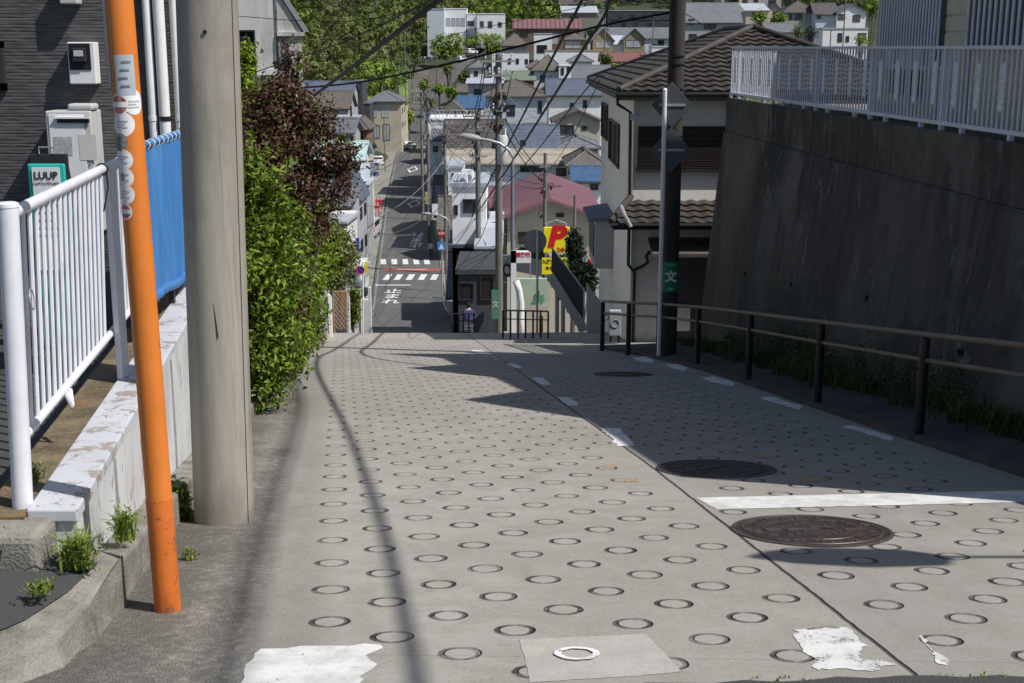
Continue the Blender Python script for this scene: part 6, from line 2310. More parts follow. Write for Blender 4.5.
# white road guard pipes right of the crossing
t = thing('guard_pipe', P(444, 310, 84), 'pale pipe guard bending down to the lower road at the right', 'guard rail')
MB().tube([P(432, 297, 84), P(442, 298, 84), P(447, 311, 83)], .05, 8).build('pipe', m_whiteplast, t)
MB().tube([P(446, 268, 88), P(446, 296, 86), P(449, 315, 83)], .04, 8).build('pipe', m_steel, t)


# ------------------------------------------------------------------ vehicles
def car(x, Y, rz, body, label, van=False, z=None, nm='parked_car'):
    z = T(x, Y) + .05 if z is None else z
    t = thing(nm, (0, 0, 0), label, 'van' if van else 'car')
    L_, Wd, Hh = (3.9, 1.6, 1.85) if van else (4.1, 1.68, 1.5)
    if van:
        prof_ = [(-1.9, .3), (1.95, .3), (1.95, .95), (1.75, 1.1), (1.4, 1.78), (1.2, 1.85), (-1.8, 1.85), (-1.92, 1.7)]
        gl = [(-1.7, 1.15), (1.55, 1.15), (1.30, 1.68), (-1.7, 1.68)]
    else:
        prof_ = [(-2.05, .3), (2.05, .3), (2.05, .7), (1.9, .86), (1.1, .98), (.45, 1.45), (-1.0, 1.5), (-1.65, 1.05), (-2.0, .98)]
        gl = [(-1.5, 1.02), (1.0, 1.0), (.42, 1.38), (-.98, 1.42)]
    MB().prism(prof_, 'x', -Wd / 2, Wd / 2).build('body', body, t, bevel=.06)
    MB().prism(gl, 'x', -Wd / 2 - .006, Wd / 2 + .006).build('side_glass', m_ink, t)
    yb = -1.93 if van else -1.86
    MB().obox((0, yb - .0, 1.42 if van else 1.22), Wd * .82, .04, .5 if van else .38, 0, .1 if van else .75).build('rear_window', m_ink, t)
    for s_ in (-1, 1):
        MB().box(s_ * (Wd / 2 - .02) - .09, s_ * (Wd / 2 - .02) + .02, -2.0 if van else -2.06, -1.88, .75, 1.0 if not van else 1.2).build('tail_light', m_red, t)
        for yy_ in (-1.25, 1.3):
            w_ = MB().tube([(s_ * (Wd / 2 - .16), yy_, .3), (s_ * (Wd / 2 + .02), yy_, .3)], .3, 16).build('wheel', m_ink, t)
            MB().tube([(s_ * (Wd / 2 + .0), yy_, .3), (s_ * (Wd / 2 + .03), yy_, .3)], .17, 12).build('rim', m_steel, w_)
    MB().box(-.24, .24, (-1.95 if van else -2.075), (-1.93 if van else -2.05), .5, .66).build('number_plate', m_yellow if van else m_whiteplast, t)
    t.location = (x, Y, z)
    t.rotation_euler = (0, 0, rz)
    return t


m_carw = M('white_car_paint', (.72, .72, .73), .25, .03, spec=.5)
m_cargrey = M('silver_car_paint', (.35, .36, .38), .25, .05, metal=.4)
m_cardk = M('dark_car_paint', (.03, .035, .05), .25, .05, spec=.5)
q = P(369.5, 232, 127)
car(q.x, 127, -.04, m_carw, 'small white van parked on the left of the lower road', True, z=ZR(127) + .2)
q = P(376.5, 152, 205)
car(q.x, 205, .25, m_carw, 'white car parked before the black framed house', z=T(q.x, 205) + .5)
q = P(406, 137, 245)
car(q.x, 248, -.5, m_carw, 'white car at the far bend of the lower road')
q = P(462, 60, 340)
car(q.x, 340, -.6, m_carw, 'white car parked highest on the slope below the hedge', z=T(q.x, 340) + .8)
q = P(471, 58, 346)
car(q.x, 346, -.6, m_carw, 'white car second in the row below the hedge', z=T(q.x, 346) + .8)
q = P(483, 59, 350)
car(q.x, 350, -.6, m_cargrey, 'silver car third in the row below the hedge', z=T(q.x, 350) + .8)
q = P(426, 50, 352)
car(q.x, 352, .3, m_carw, 'white car half hidden at the left end of the hedge', z=T(q.x, 352) + .8)
q = P(538, 280, 53)
car(q.x + .2, 53, .7, m_cargrey, 'silver car in the car park behind the mural wall', z=P(0, 279, 53).z)


# ------------------------------------------------------------------ people
def person(t, J, edges, mat_, sub=1):
    """skinned body: J name->(pos, radius)"""
    me = bpy.data.meshes.new('body')
    names = list(J)
    me.from_pydata([J[n][0] for n in names], [(names.index(a), names.index(b_)) for a, b_ in edges], [])
    o = bpy.data.objects.new('body', me)
    COL.objects.link(o)
    o.parent = t
    md = o.modifiers.new('skin', 'SKIN')
    for i, n in enumerate(names):
        r_ = J[n][1]
        me.skin_vertices[0].data[i].radius = (r_, r_) if isinstance(r_, float) else r_
        me.skin_vertices[0].data[i].use_root = (i == 0)
    md.use_smooth_shade = True
    s_ = o.modifiers.new('sub', 'SUBSURF')
    s_.levels = s_.render_levels = 2
    me.materials.append(mat_)
    return o


m_skin = M('skin', (.48, .30, .22), .6, .05)
m_hair = M('black_hair', (.012, .01, .009), .6, .1)
m_shirt = M('navy_blue_shirt', (.03, .045, .13), .85, .15, 6)
m_trous = M('dark_trousers', (.03, .03, .035), .85, .1)
m_shirt2 = M('pale_blue_shirt', (.22, .27, .42), .85, .1)


def figure(x, Y, z, label, riding, shirt, trous):
    t = thing('person', (0, 0, 0), label, 'person')
    if riding:
        J = {'pelvis': ((0, 0, .86), (.16, .13)), 'waist': ((0, .05, 1.0), (.15, .115)), 'chest': ((0, .16, 1.22), (.18, .125)), 'neck': ((0, .24, 1.40), .055), 'head': ((0, .28, 1.50), .09), 'crown': ((0, .28, 1.60), .075),
             'hl': ((-.1, .02, .84), .09), 'kl': ((-.13, .42, .70), .065), 'al': ((-.12, .28, .30), .042), 'fl': ((-.12, .42, .26), .038),
             'hr': ((.1, .02, .84), .09), 'kr': ((.13, .36, .52), .065), 'ar': ((.12, .10, .16), .042), 'fr': ((.12, .24, .12), .038),
             'sl': ((-.19, .19, 1.32), .065), 'el': ((-.27, .38, 1.10), .045), 'wl': ((-.24, .60, 1.00), .032), 'gl': ((-.24, .68, .99), .03),
             'sr': ((.19, .19, 1.32), .065), 'er': ((.27, .38, 1.10), .045), 'wr': ((.24, .60, 1.00), .032), 'gr': ((.24, .68, .99), .03)}
    else:
        J = {'pelvis': ((0, 0, .92), (.155, .11)), 'waist': ((0, 0, 1.08), (.14, .10)), 'chest': ((0, 0, 1.28), (.17, .115)), 'neck': ((0, .01, 1.46), .052), 'head': ((0, .02, 1.56), .088), 'crown': ((0, .01, 1.65), .075),
             'hl': ((-.09, 0, .88), .09), 'kl': ((-.10, .07, .49), .06), 'al': ((-.10, .0, .09), .042), 'fl': ((-.10, .13, .04), .038),
             'hr': ((.09, 0, .88), .09), 'kr': ((.10, -.02, .49), .06), 'ar': ((.10, -.15, .10), .042), 'fr': ((.10, -.03, .04), .038),
             'sl': ((-.19, 0, 1.38), .06), 'el': ((-.24, -.03, 1.12), .042), 'wl': ((-.24, .06, .88), .03), 'gl': ((-.24, .09, .80), .03),
             'sr': ((.19, 0, 1.38), .06), 'er': ((.24, .02, 1.12), .042), 'wr': ((.24, -.02, .88), .03), 'gr': ((.24, 0, .80), .03)}
    Eg = [('pelvis', 'waist'), ('waist', 'chest'), ('chest', 'neck'), ('neck', 'head'), ('head', 'crown'), ('pelvis', 'hl'), ('hl', 'kl'), ('kl', 'al'), ('al', 'fl'), ('pelvis', 'hr'), ('hr', 'kr'), ('kr', 'ar'), ('ar', 'fr'),
          ('chest', 'sl'), ('sl', 'el'), ('el', 'wl'), ('wl', 'gl'), ('chest', 'sr'), ('sr', 'er'), ('er', 'wr'), ('wr', 'gr')]
    person(t, J, Eg, m_skin)

    def cloth(name, keys, grow, mt_):
        Jc = {k: (J[k][0], (tuple(r_ + grow for r_ in J[k][1]) if isinstance(J[k][1], tuple) else J[k][1] + grow)) for k in keys}
        o = person(t, Jc, [e for e in Eg if e[0] in keys and e[1] in keys], mt_)
        o.name = name
    cloth('shirt', ['pelvis', 'waist', 'chest', 'sl', 'el', 'sr', 'er'], .022, shirt)
    cloth('trousers', ['pelvis', 'hl', 'kl', 'al', 'hr', 'kr', 'ar'], .026, trous)
    h = Vector(J['crown'][0])
    MB().ball(h + Vector((0, -.02, -.03)), .118, 14, 10, (.86, 1, 1)).build('hair', m_hair, t, smooth=True)
    for s_ in ('fl', 'fr'):
        f_ = Vector(J[s_][0])
        MB().obox(f_ + Vector((0, -.02, .0)), .1, .27, .09).build('shoe', m_ink, t, bevel=.03)
    # fingers curled
    for s_ in ('gl', 'gr'):
        g_ = Vector(J[s_][0])
        mb = MB()
        for k in range(4):
            a_ = g_ + Vector((-.03 + k * .02, .0, -.01))
            mb.tube([a_, a_ + Vector((0, .03, -.03)), a_ + Vector((0, .02, -.06))], .009, 6)
        a_ = g_ + Vector((.03 if s_ == 'gl' else -.03, 0, 0))
        mb.tube([a_, a_ + Vector((0, .03, -.02))], .010, 6)
        mb.build('fingers', m_skin, t)
    t.location = (x, Y, z)
    return t


xq, Yq = P(468.5, 305, 52.5).x, 52.5
zq = ZR(Yq) + .03
figure(xq, Yq, zq, 'person in a navy shirt riding a bicycle downhill, seen from behind', True, m_shirt, m_trous)
t = thing('bicycle', (0, 0, 0), 'city bicycle with rear basket ridden by the person in navy', 'bicycle')
for yy_ in (-.5, .62):
    w_ = MB().torus((0, yy_, .31), (1, 0, 0), .31, .024, 28, 6).build('wheel', m_ink, t)
    mb = MB()
    for k in range(10):
        a_ = k * math.pi / 5
        mb.tube([(0, yy_, .31), (0, yy_ + .3 * math.cos(a_), .31 + .3 * math.sin(a_))], .004, 4)
    mb.build('spokes', m_steel, w_)
mb = MB()
for a_, b_ in (((0, -.5, .31), (0, -.05, .30)), ((0, -.05, .30), (0, -.12, .78)), ((0, -.05, .30), (0, .52, .75)), ((0, -.5, .31), (0, -.12, .62)), ((0, .62, .31), (0, .50, .92)), ((-.24, .56, .98), (.24, .56, .98)), ((0, .5, .92), (0, .56, .98))):
    mb.tube([a_, b_], .016, 6)
mb.build('frame', m_steel, t)
MB().obox((0, -.12, .82), .18, .26, .06).build('saddle', m_black, t, bevel=.02)
mb = MB()
for z_ in (.66, .78, .90):
    for (a_, b_) in (((-.2, -.75), (.2, -.75)), ((.2, -.75), (.2, -.42)), ((.2, -.42), (-.2, -.42)), ((-.2, -.42), (-.2, -.75))):
        mb.tube([(a_[0], a_[1], z_), (b_[0], b_[1], z_)], .007, 4)
for k in range(9):
    mb.tube([(-.2 + k * .05, -.75, .66), (-.2 + k * .05, -.75, .90)], .005, 4)
mb.build('rear_basket', m_steel, t)
MB().tube([(-.15, -.05, .22), (.15, -.05, .38)], .014, 6).build('crank', m_steel, t)
t.location = (xq, Yq, zq)
q = P(431, 253, 113)
figure(q.x, 113, ZR(113) + .03, 'person in a pale blue shirt walking in the shade of the lower road', False, m_shirt2, m_trous)

# ------------------------------------------------------------------ foliage
m_leafA = leafmat('broad_green_leaves', [(.05, .09, .012), (.15, .23, .024), (.27, .36, .05)])
m_leafB = leafmat('bright_green_leaves', [(.10, .17, .014), (.24, .36, .03), (.38, .48, .07)])
m_leafR = leafmat('dark_red_leaves', [(.045, .020, .015), (.13, .058, .042), (.27, .16, .11)], .4, .2)
m_leafD = leafmat('dark_conifer', [(.008, .02, .008), (.02, .045, .015)], .6, .1)
m_leafF = leafmat('forest_green', [(.095, .15, .026), (.115, .175, .032), (.14, .205, .04)], .6, .15, .12, .6)
m_leafF2 = leafmat('forest_olive', [(.145, .165, .05), (.17, .19, .056), (.195, .215, .07)], .6, .15, .12, .5)
m_leafF3 = leafmat('forest_fresh', [(.19, .28, .036), (.22, .32, .04), (.26, .37, .06)], .6, .2, .2, .4)
m_leafW = leafmat('weed_green', [(.10, .16, .02), (.24, .34, .05), (.40, .46, .13)])
m_petal = leafmat('pale_pink_petals', [(.75, .45, .55), (.8, .7, .72)], .6, .2)


def el(px, py, rx, rz, Y, ry=None):
    q = P(px, py, Y)
    s_ = Y / F
    return (q.x, Y, q.z, rx * s_, ry if ry else rx * s_, rz * s_)


def limbs(base, ells, r, seed, mat_=m_bark):
    rg = random.Random(seed)
    mb = MB()
    base = Vector(base)
    for e in ells:
        c_ = Vector(e[:3])
        m_ = base.lerp(c_, .45) + Vector((rg.uniform(-.1, .1), 0, .15))
        mb.tube(catmull([base, m_, c_], 5), r, 7, r1=r * .3)
        for k in range(5):
            q = c_ + Vector((rg.uniform(-1, 1) * e[3], rg.uniform(-1, 1) * e[4], rg.uniform(-.6, 1) * e[5])) * .8
            mb.tube([m_.lerp(c_, .6), (m_.lerp(c_, .5) + q) / 2, q], r * .3, 5, r1=r * .08)
    return mb


def sprigs(ells, n, ln, r_, seed, upb=.6):
    """stray shoots that leave the crown: stems and the points of their leaves"""
    rg = random.Random(seed)
    mb = MB()
    pts, nr = [], []
    for k in range(n):
        e = rg.choice(ells)
        d = Vector((rg.gauss(0, 1), rg.gauss(0, 1), rg.gauss(upb, .8))).normalized()
        p = Vector((e[0] + d.x * e[3] * .8, e[1] + d.y * e[4] * .8, e[2] + d.z * e[5] * .8))
        L_ = ln * rg.uniform(.5, 1.3)
        q = p + (d + Vector((0, 0, .5))).normalized() * L_ + Vector((rg.gauss(0, .1), rg.gauss(0, .1), 0)) * L_
        mb.tube([p, p.lerp(q, .5) + Vector((0, 0, -.03 * L_)), q], r_, 4, r1=r_ * .3)
        for j in range(int(14)):
            t_ = (j + 1) / 14
            pts.append(tuple(p.lerp(q, t_) + Vector((rg.gauss(0, .12), rg.gauss(0, .12), rg.gauss(0, .1))) * L_ * (1.1 - .6 * t_)))
            nr.append(tuple(d))
    return mb, np.array(pts), np.array(nr)


def shrub(name, label, cat, ells, base, n, per, spread, size, mat_, seed, aspect=.5, up=.4, r=.035, shell=.5, group=None, gaps=0, gs=3.0, shoots=0, mix=None):
    t = thing(name, base, label, cat, group)
    limbs(base, ells, r, seed).build('trunk' if cat == 'tree' else 'stems', m_bark, t)
    p_, n_ = cluster_pts(ells, n, per, spread, seed, shell, gaps, gs)
    if shoots:
        mb, sp_, sn_ = sprigs(ells, shoots, size * 4.5, .004, seed)
        mb.build('twigs', m_bark, t)
        p_, n_ = np.concatenate([p_, sp_]), np.concatenate([n_, sn_])
    if mix:
        k = int(len(p_) * mix[1])
        sel = np.random.default_rng(seed).permutation(len(p_) // per * per).reshape(-1)
        m_sel = np.zeros(len(p_), bool)
        cl = np.random.default_rng(seed + 5).random(len(p_) // per + 1) < mix[1]
        m_sel = cl[np.arange(len(p_)) // per]
        leaves('new_growth', mix[0], p_[m_sel], size * 1.1, seed + 1, t, aspect=aspect, up=up, out=n_[m_sel])
        p_, n_ = p_[~m_sel], n_[~m_sel]
    leaves('crown' if cat == 'tree' else 'foliage', mat_, p_, size, seed, t, aspect=aspect, up=up, out=n_)
    return t


b0 = P(285, 330, 17)
shrub('red_leaved_tree', 'dark red leaved small tree rising above the green hedge', 'tree',
      [el(272, 128, 36, 40, 17), el(305, 138, 34, 42, 17.3), el(328, 178, 26, 34, 17.2), el(282, 185, 34, 34, 16.9), el(288, 96, 24, 26, 17.3), el(293, 72, 8, 20, 17.4), el(258, 158, 22, 36, 16.6), el(300, 222, 30, 30, 16.8), el(342, 160, 13, 22, 17.5), el(262, 108, 16, 20, 17)],
      (b0.x, 17, pl(17) - .1), 36000, 16, .065, .056, m_leafR, 21, .55, .4, .05, .3, gaps=-.12, gs=3.4, shoots=120, mix=(m_leafA, .10))
shrub('green_shrub', 'broad leaved mid green shrub nearest behind the big grey pole', 'shrub',
      [el(262, 215, 32, 44, 13.6), el(258, 285, 32, 46, 13.3), el(268, 335, 34, 44, 13.4), el(262, 378, 26, 34, 13.2), el(248, 185, 26, 30, 13.6), el(290, 345, 24, 32, 14.2), el(284, 270, 22, 36, 14.2)],
      (P(250, 400, 13.4).x, 13.4, pl(13.4)), 19000, 12, .08, .075, m_leafA, 22, .42, .55, .03, .3, gaps=-.02, gs=3.0, shoots=110, mix=(m_leafB, .38))
shrub('green_shrub', 'bright yellow green rounded shrub overhanging the road edge', 'shrub',
      [el(308, 262, 26, 36, 18.4), el(318, 240, 20, 26, 18.8), el(298, 300, 24, 30, 18), el(322, 280, 15, 30, 18.8), el(305, 325, 16, 20, 18.2)],
      (P(300, 350, 18.4).x, 18.4, pl(18.4)), 17000, 13, .07, .065, m_leafB, 23, .45, .5, .03, .35, gaps=-.06, gs=3.0, shoots=80, mix=(m_leafA, .2))
shrub('green_shrub', 'mixed dark green shrub filling the gap under the red tree', 'shrub',
      [el(282, 240, 30, 40, 16), el(276, 300, 34, 44, 15.6), el(290, 330, 26, 28, 15.8), el(250, 250, 24, 60, 15)],
      (P(270, 360, 15.8).x, 15.8, pl(15.8)), 12000, 12, .09, .07, m_leafA, 24, .5, .4, .03, .3, gaps=-.12, shoots=60, mix=(m_leafR, .25))
shrub('climbing_ivy', 'bright green creeper climbing beside the big grey pole', 'plant',
      [el(243, 62, 9, 16, 20), el(242, 92, 8, 22, 19.8), el(245, 125, 10, 24, 19.6), el(249, 152, 12, 18, 19.4), el(252, 108, 8, 14, 19.8)],
      (P(244, 160, 19.8).x, 19.8, pl(19.8)), 4600, 12, .07, .075, m_leafB, 25, .6, .3, .02, .3)
shrub('leafy_bush', 'olive tinted bush top between red tree and concrete house', 'shrub', [el(276, 92, 22, 10, 22), el(262, 102, 16, 12, 22)], (P(270, 120, 22).x, 22, pl(22)), 2500, 12, .08, .08, m_leafF2, 26)
shrub('leafy_bush', 'pale grey green bush by the white sheds on the left', 'shrub', [el(340, 250, 12, 18, 40), el(334, 275, 12, 16, 40), el(350, 258, 7, 10, 45)], (P(338, 300, 40).x, 40, ZR(40)), 3500, 12, .14, .14, m_leafF2, 27)
shrub('potted_shrub', 'dark green narrow shrub between the white gate post and white wall', 'shrub', [el(354, 300, 4.5, 14, 37), el(354, 318, 4, 10, 37)], (P(354, 335, 37).x, 37, ZR(37)), 1500, 10, .05, .09, m_leafA, 28)
shrub('conifer', 'dark narrow conifer beside the yellow parking sign', 'tree', [el(574, 250, 6, 13, 45), el(573, 239, 4, 10, 45), el(576, 262, 6, 9, 45)], (P(572, 280, 45).x, 45, T(2, 45)), 2600, 10, .09, .13, m_leafD, 29, r=.07)
shrub('dark_shrub', 'dark evergreen shrub mass below the conifer', 'shrub', [el(580, 275, 10, 12, 44), el(590, 278, 8, 14, 44), el(574, 285, 8, 10, 44)], (P(582, 300, 44).x, 44, T(2, 44)), 2400, 10, .1, .14, m_leafD, 30)
t = thing('flowering_plant', P(310, 345, 20), 'pale pink flowering plant at the road edge under the bright shrub', 'plant')
p_, n_ = cluster_pts([el(306, 334, 10, 9, 19.5), el(318, 340, 7, 6, 20), el(298, 345, 7, 7, 19)], 900, 6, .03, 31)
leaves('foliage', m_leafW, p_, .06, 31, t)
p_, n_ = cluster_pts([el(306, 331, 11, 10, 19.4), el(318, 338, 8, 7, 19.9)], 420, 6, .025, 32, .8)
leaves('flowers', m_petal, p_, .04, 32, t)

# mossy roadside wall under the hedge
rows_ = MB()
y = 12.65
while y < 26.5:
    c_ = y + 1.4
    rows_.hexa([(xx, q, pl(q) + z) for z in (-.3, .55) for (xx, q) in ((CX(y) - .45, y), (CX(y) - .28, y), (CX(c_) - .28, c_), (CX(c_) - .45, c_))])
    y += 1.41
tag(rows_.build('hedge_wall', m_roughc), 'low rough wall half hidden under the hedge at the left edge', 'wall')


def blades(mb, c_, n, h, spread, rg, w=.006):
    c_ = Vector(c_)
    for k in range(n):
        a = rg.uniform(0, 6.28)
        o = c_ + Vector((rg.gauss(0, spread * .35), rg.gauss(0, spread * .35), 0))
        d = Vector((math.cos(a), math.sin(a), 0))
        hh = h * rg.uniform(.4, 1.1)
        ln = hh * rg.uniform(.2, .8)
        s_ = Vector((-d.y, d.x, 0)) * w * rg.uniform(.6, 1.4)
        m1 = o + d * ln * .3 + Vector((0, 0, hh * .6))
        m2 = o + d * ln + Vector((0, 0, hh * rg.uniform(.7, 1)))
        mb.add([o - s_, o + s_, m1 + s_, m1 - s_, m2], [(0, 1, 2, 3), (3, 2, 4)])


def weed(px, py, Z, h, n, spread, label, leafy=0, seed=1, w=.005):
    a, b_ = ray(px, py)
    q = PZ(px, py, Z) if Z is not None else G(px, py)
    t = thing('weed', q, label, 'plant', 'weeds along the left kerb and wall')
    rg = random.Random(seed)
    mb = MB()
    blades(mb, q, n, h, spread, rg, w)
    mb.build('stalks', m_leafW, t)
    if leafy:
        p_, n_ = cluster_pts([(q.x, q.y, q.z + h * .5, spread * 1.3, spread * 1.3, h * .6)], leafy * .6 if leafy != 333 else leafy, 4, h * .07, seed, .15)
        leaves('foliage', m_leafW if leafy != 333 else m_leafA, p_, .019 if leafy != 333 else .05, seed, t, aspect=.4)


weed(80, 566, -2.14, .17, 190, .08, 'largest yellow green weed tuft on the kerb corner', 700, 1)
weed(125, 540, -2.26, .17, 110, .05, 'bright weed tuft against the white wall face', 600, 2)
weed(8, 562, -2.12, .14, 100, .07, 'weed tuft at the left frame edge on the forecourt', 400, 3)
weed(32, 480, -1.95, .08, 50, .05, 'small green tuft just behind the white fence post', 200, 4)
weed(181, 520, None, .24, 30, .05, 'dark leafy weed between the orange guard and the big pole', 333, 5)
weed(170, 462, None, .30, 60, .05, 'thin stalky weed growing up the white wall', 260, 6)
weed(140, 492, None, .12, 40, .05, 'little tuft at the wall foot behind the orange guard', 200, 7)
weed(258, 408, None, .22, 110, .12, 'wild grass tuft at the foot of the broad leaved shrub', 500, 8)
weed(190, 560, None, .07, 30, .05, 'tiny weed on the gutter between the two poles', 150, 9)
weed(40, 592, -2.12, .05, 60, .06, 'flat tuft on the forecourt asphalt edge', 200, 10)
rg = random.Random(77)
mb = MB()
for k in range(75):
    x = rg.uniform(.9, 3.0)
    y = 4.28 + .055 * max(0, x - .4) + rg.uniform(-.03, .03)
    if math.sin(x * 3.1) + math.sin(x * 7.7 + 1) > -.2:
        blades(mb, (x, y, pl(y)), 6, .018, .03, rg, .003)
tag(mb.build('joint_grass', m_leafW, loc=(0, 0, 0)), 'thin grass growing in the joint at the bottom of the road', 'grass', kind='stuff')
mb = MB()
for k in range(1300):
    y = rg.uniform(8.0, 23.6)
    dens = math.sin(y * 1.3) + math.sin(y * 2.9 + 2)
    if dens < -.3 and rg.random() < .8: continue
    x = WX(y) + .02 - abs(rg.gauss(0, .16))
    blades(mb, (x, y, pl(y) + .08), 9, rg.uniform(.12, .34), .1, rg, .007)
tag(mb.build('wall_foot_weeds', leafmat('shaded_weeds', [(.045, .06, .015), (.10, .12, .03), (.17, .17, .07)]), loc=(0, 0, 0)), 'weeds and dry grass along the foot of the retaining wall', 'grass', kind='stuff')
p_ = []
for k in range(60):
    y = rg.uniform(12, 21.5)
    p_.append((WX(y) + .05, y, pl(y) + rg.uniform(.15, .5), .12, .3, .22))
pp_, nn_ = cluster_pts(p_, 6000, 8, .06, 41, .4)
o = leaves('bramble', bpy.data.materials['shaded_weeds'], pp_, .05, 41, None, (0, 0, 0))
tag(o, 'dark bramble and creepers at the retaining wall foot', 'creeper', kind='stuff')
mb = MB()
for k in range(500):
    y = rg.uniform(11, 23.8)
    blades(mb, (XT(y) + .12 + rg.uniform(0, .2), y, -.95), 6, rg.uniform(.05, .16), .08, rg, .006)
tag(mb.build('deck_edge_grass', m_leafW, loc=(0, 0, 0)), 'grass fringe under the pale balustrade', 'grass', kind='stuff')


# hedges and trees on the far slope
def far_tree(px, py, rp, rz, Y, label, mat_, seed, n=700, cat='tree', nm='tree', size=.7, group=None):
    e = el(px, py, rp, rz, Y)
    rg = random.Random(seed)
    es = [e] + [(e[0] + rg.uniform(-.6, .6) * e[3], e[1] + rg.uniform(-.5, .5) * e[4], e[2] + rg.uniform(-.5, .6) * e[5], e[3] * .55, e[4] * .55, e[5] * .5) for _ in range(4)]
    zb_ = T(e[0], Y)
    return shrub(nm, label, cat, es, (e[0], Y, min(zb_, e[2] - e[5])), n, 12, .3, size, mat_, seed, .6, .5, .15, .5, group)


t = thing('hedge', P(448, 52, 348), 'bright yellow green clipped hedge left of the path', 'hedge')
p_, n_ = cluster_pts([el(438, 46, 6, 9, 348, 3), el(445, 43, 7, 10, 348, 3), el(453, 43, 7, 9, 348, 3), el(459, 44, 4, 9, 348, 3), el(437, 52, 6, 6, 348, 3), el(446, 52, 6, 6, 348, 3), el(455, 52, 6, 6, 348, 3)], 3600, 10, .3, 51, .7)
leaves('foliage', m_leafF3, p_, .6, 51, t, out=n_)
t = thing('hedge', P(483, 50, 352), 'bright yellow green clipped hedge right of the path', 'hedge')
p_, n_ = cluster_pts([el(472, 43, 7, 8, 352, 3), el(481, 42, 8, 8, 352, 3), el(491, 42, 8, 8, 352, 3), el(498, 43, 6, 8, 352, 3), el(474, 50, 7, 5, 352, 3), el(486, 50, 8, 5, 352, 3), el(497, 50, 6, 5, 352, 3)], 3600, 10, .3, 52, .7)
leaves('foliage', m_leafF3, p_, .6, 52, t, out=n_)
for i, a_ in enumerate([(645, 66, 9, 9, 275, 'dark round tree beside the red roofed low house', m_leafD), (616, 70, 5, 6, 270, 'small green bush before the olive gable', m_leafF3), (655, 50, 5, 5, 280, 'little green bush beside the armed pole', m_leafF),
                        (760, 18, 6, 4, 262, 'green shrub before the small pale roofed house', m_leafF3), (778, 20, 6, 5, 260, 'green shrub before the tan gable', m_leafF3), (812, 34, 7, 7, 232, 'dark shrub left of the bright white low house', m_leafD), (798, 31, 5, 6, 232, 'small dark shrub behind the tiled roof ridge', m_leafF),
                        (862, 40, 6, 4, 228, 'low green shrub right of the bright white low house', m_leafF3), (872, 6, 9, 8, 300, 'bright tree next to the louvred screen at the top', m_leafF3), (412, 56, 10, 22, 330, 'dark tree at the left of the slope fence', m_leafF), (419, 28, 8, 12, 352, 'tree in front of the white building west wing', m_leafF2),
                        (596, 32, 10, 3, 315, 'flat green shrub row above the olive gable', m_leafF), (368, 150, 5, 9, 160, 'small dark garden tree beside the far roadside banner', m_leafD), (409, 116, 4, 8, 255, 'pale green shrub where the road bends', m_leafF3), (700, 6, 8, 6, 330, 'dark tree behind the broad grey roof', m_leafD), (810, -2, 14, 6, 340, 'dark tree above the dark tiled house', m_leafF),
                        (440, 88, 5, 4, 285, 'low bush on the left part of the grey slope', m_leafF3), (452, 92, 6, 4, 282, 'bright bush strip on the grey slope by the pole', m_leafF3), (464, 78, 5, 5, 296, 'small bush right of the climbing road', m_leafF), (430, 104, 5, 4, 272, 'bush at the bottom of the grey slope', m_leafF),
                        (448, 70, 4, 4, 310, 'little bush halfway up the climbing road', m_leafF2), (424, 84, 4, 6, 292, 'young tree at the left edge of the grey slope', m_leafF3), (505, 90, 5, 5, 228, 'green tree before the pale blue pyramid house', m_leafF), (545, 92, 5, 6, 212, 'garden tree by the large white house', m_leafF2), (606, 58, 5, 4, 268, 'bush row beside the dull red roof', m_leafF),
                        (845, 0, 12, 5, 330, 'tree behind the brown shuttered house', m_leafF2), (734, 2, 5, 8, 310, 'tree squeezed beside the flats', m_leafF), (548, 18, 9, 7, 375, 'tree behind the pinkish red roof, left one', m_leafF), (563, 14, 7, 8, 385, 'light tree behind the pinkish red roof, right one', m_leafF3)]):
    far_tree(a_[0], a_[1], a_[2], a_[3], a_[4], a_[5], a_[6], 60 + i, 500 if a_[2] < 8 else 1100, size=.28 if a_[4] < 240 else .55)

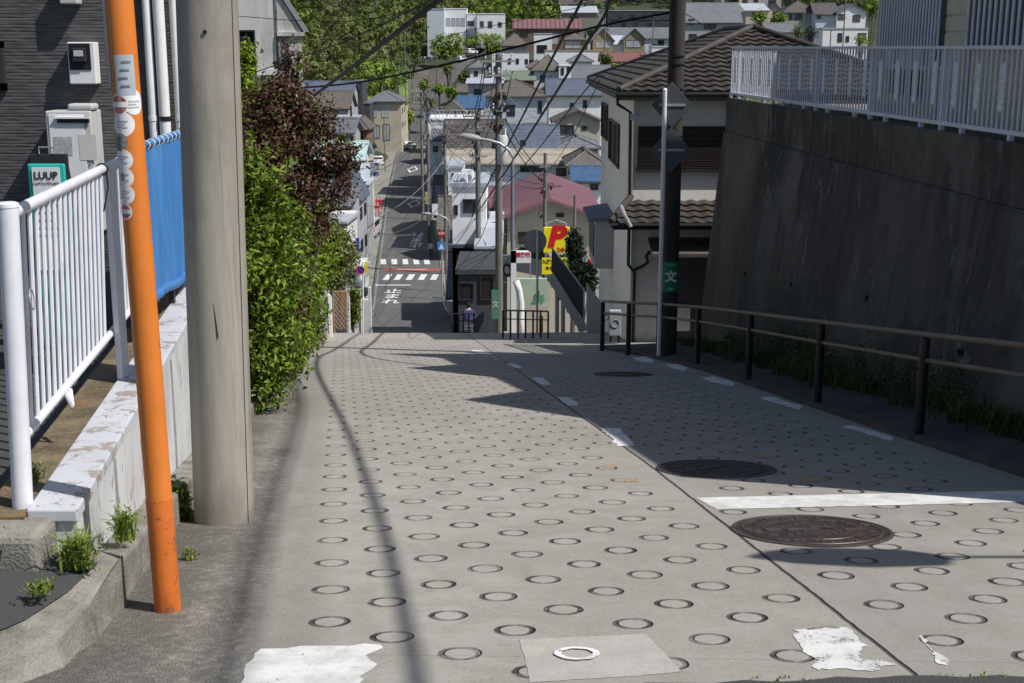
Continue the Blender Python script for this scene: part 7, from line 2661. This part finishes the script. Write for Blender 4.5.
# forest
rg = random.Random(5)
sets = {0: [], 1: [], 2: []}
trunks = MB()
cnt = 0
for k in range(9000):
    if k < 4200:
        Y, px = rg.uniform(262, 560), rg.uniform(215, 470)
    elif k < 6500:
        Y, px = rg.uniform(388, 520), rg.uniform(420, 640)
    else:
        Y, px = rg.uniform(440, 560), rg.uniform(600, 1010)
    q_ = (px - 512) / F
    x = q_ * Y * 1.01
    if px > 402 and Y < 385: continue
    if px > 600 and Y < 440: continue
    if Y < 300 and px > 385: continue
    ok = True
    r_ = rg.uniform(3.8, 6.6)
    for s_ in sets.values():
        for e in s_:
            if (e[0] - x) ** 2 + (e[1] - Y) ** 2 < (r_ * .75 + e[3] * .55) ** 2:
                ok = False
                break
        if not ok: break
    if not ok: continue
    z = T(x, Y)
    h = rg.uniform(8, 13)
    m_ = rg.choice((0, 0, 1, 1, 1, 2)) if px < 470 else rg.choice((0, 0, 2, 2, 1))
    sets[m_].append((x, Y, z + h * .62, r_, r_, h * .42))
    trunks.tube([(x, Y, z - .5), (x + rg.uniform(-.5, .5), Y, z + h * .6)], .25, 5, r1=.12)
    cnt += 1
for m_, (mt_, lb) in enumerate(((m_leafF, 'dense mid green woodland covering the hillside'), (m_leafF2, 'olive toned crowns of the hillside woodland'), (m_leafF3, 'fresh light green crowns of the hillside woodland'))):
    es = []
    rg2 = random.Random(m_)
    for e in sets[m_]:
        es.append(e)
        for _ in range(2):
            es.append((e[0] + rg2.uniform(-.7, .7) * e[3], e[1] + rg2.uniform(-.7, .7) * e[4], e[2] + rg2.uniform(-.4, .7) * e[5], e[3] * .5, e[4] * .5, e[5] * .42))
    p_, n_ = cluster_pts(es, len(sets[m_]) * 1150, 12, .30, 90 + m_, .85)
    o = leaves('forest', mt_, p_, .62, 90 + m_, None, (0, 0, 0), up=.35, aspect=.7, out=n_, outw=6.0)
    tag(o, lb, 'forest', kind='stuff')
tag(trunks.build('forest_trunks', m_bark), 'trunks standing inside the hillside woodland', 'forest', kind='stuff')
print('forest trees', cnt)
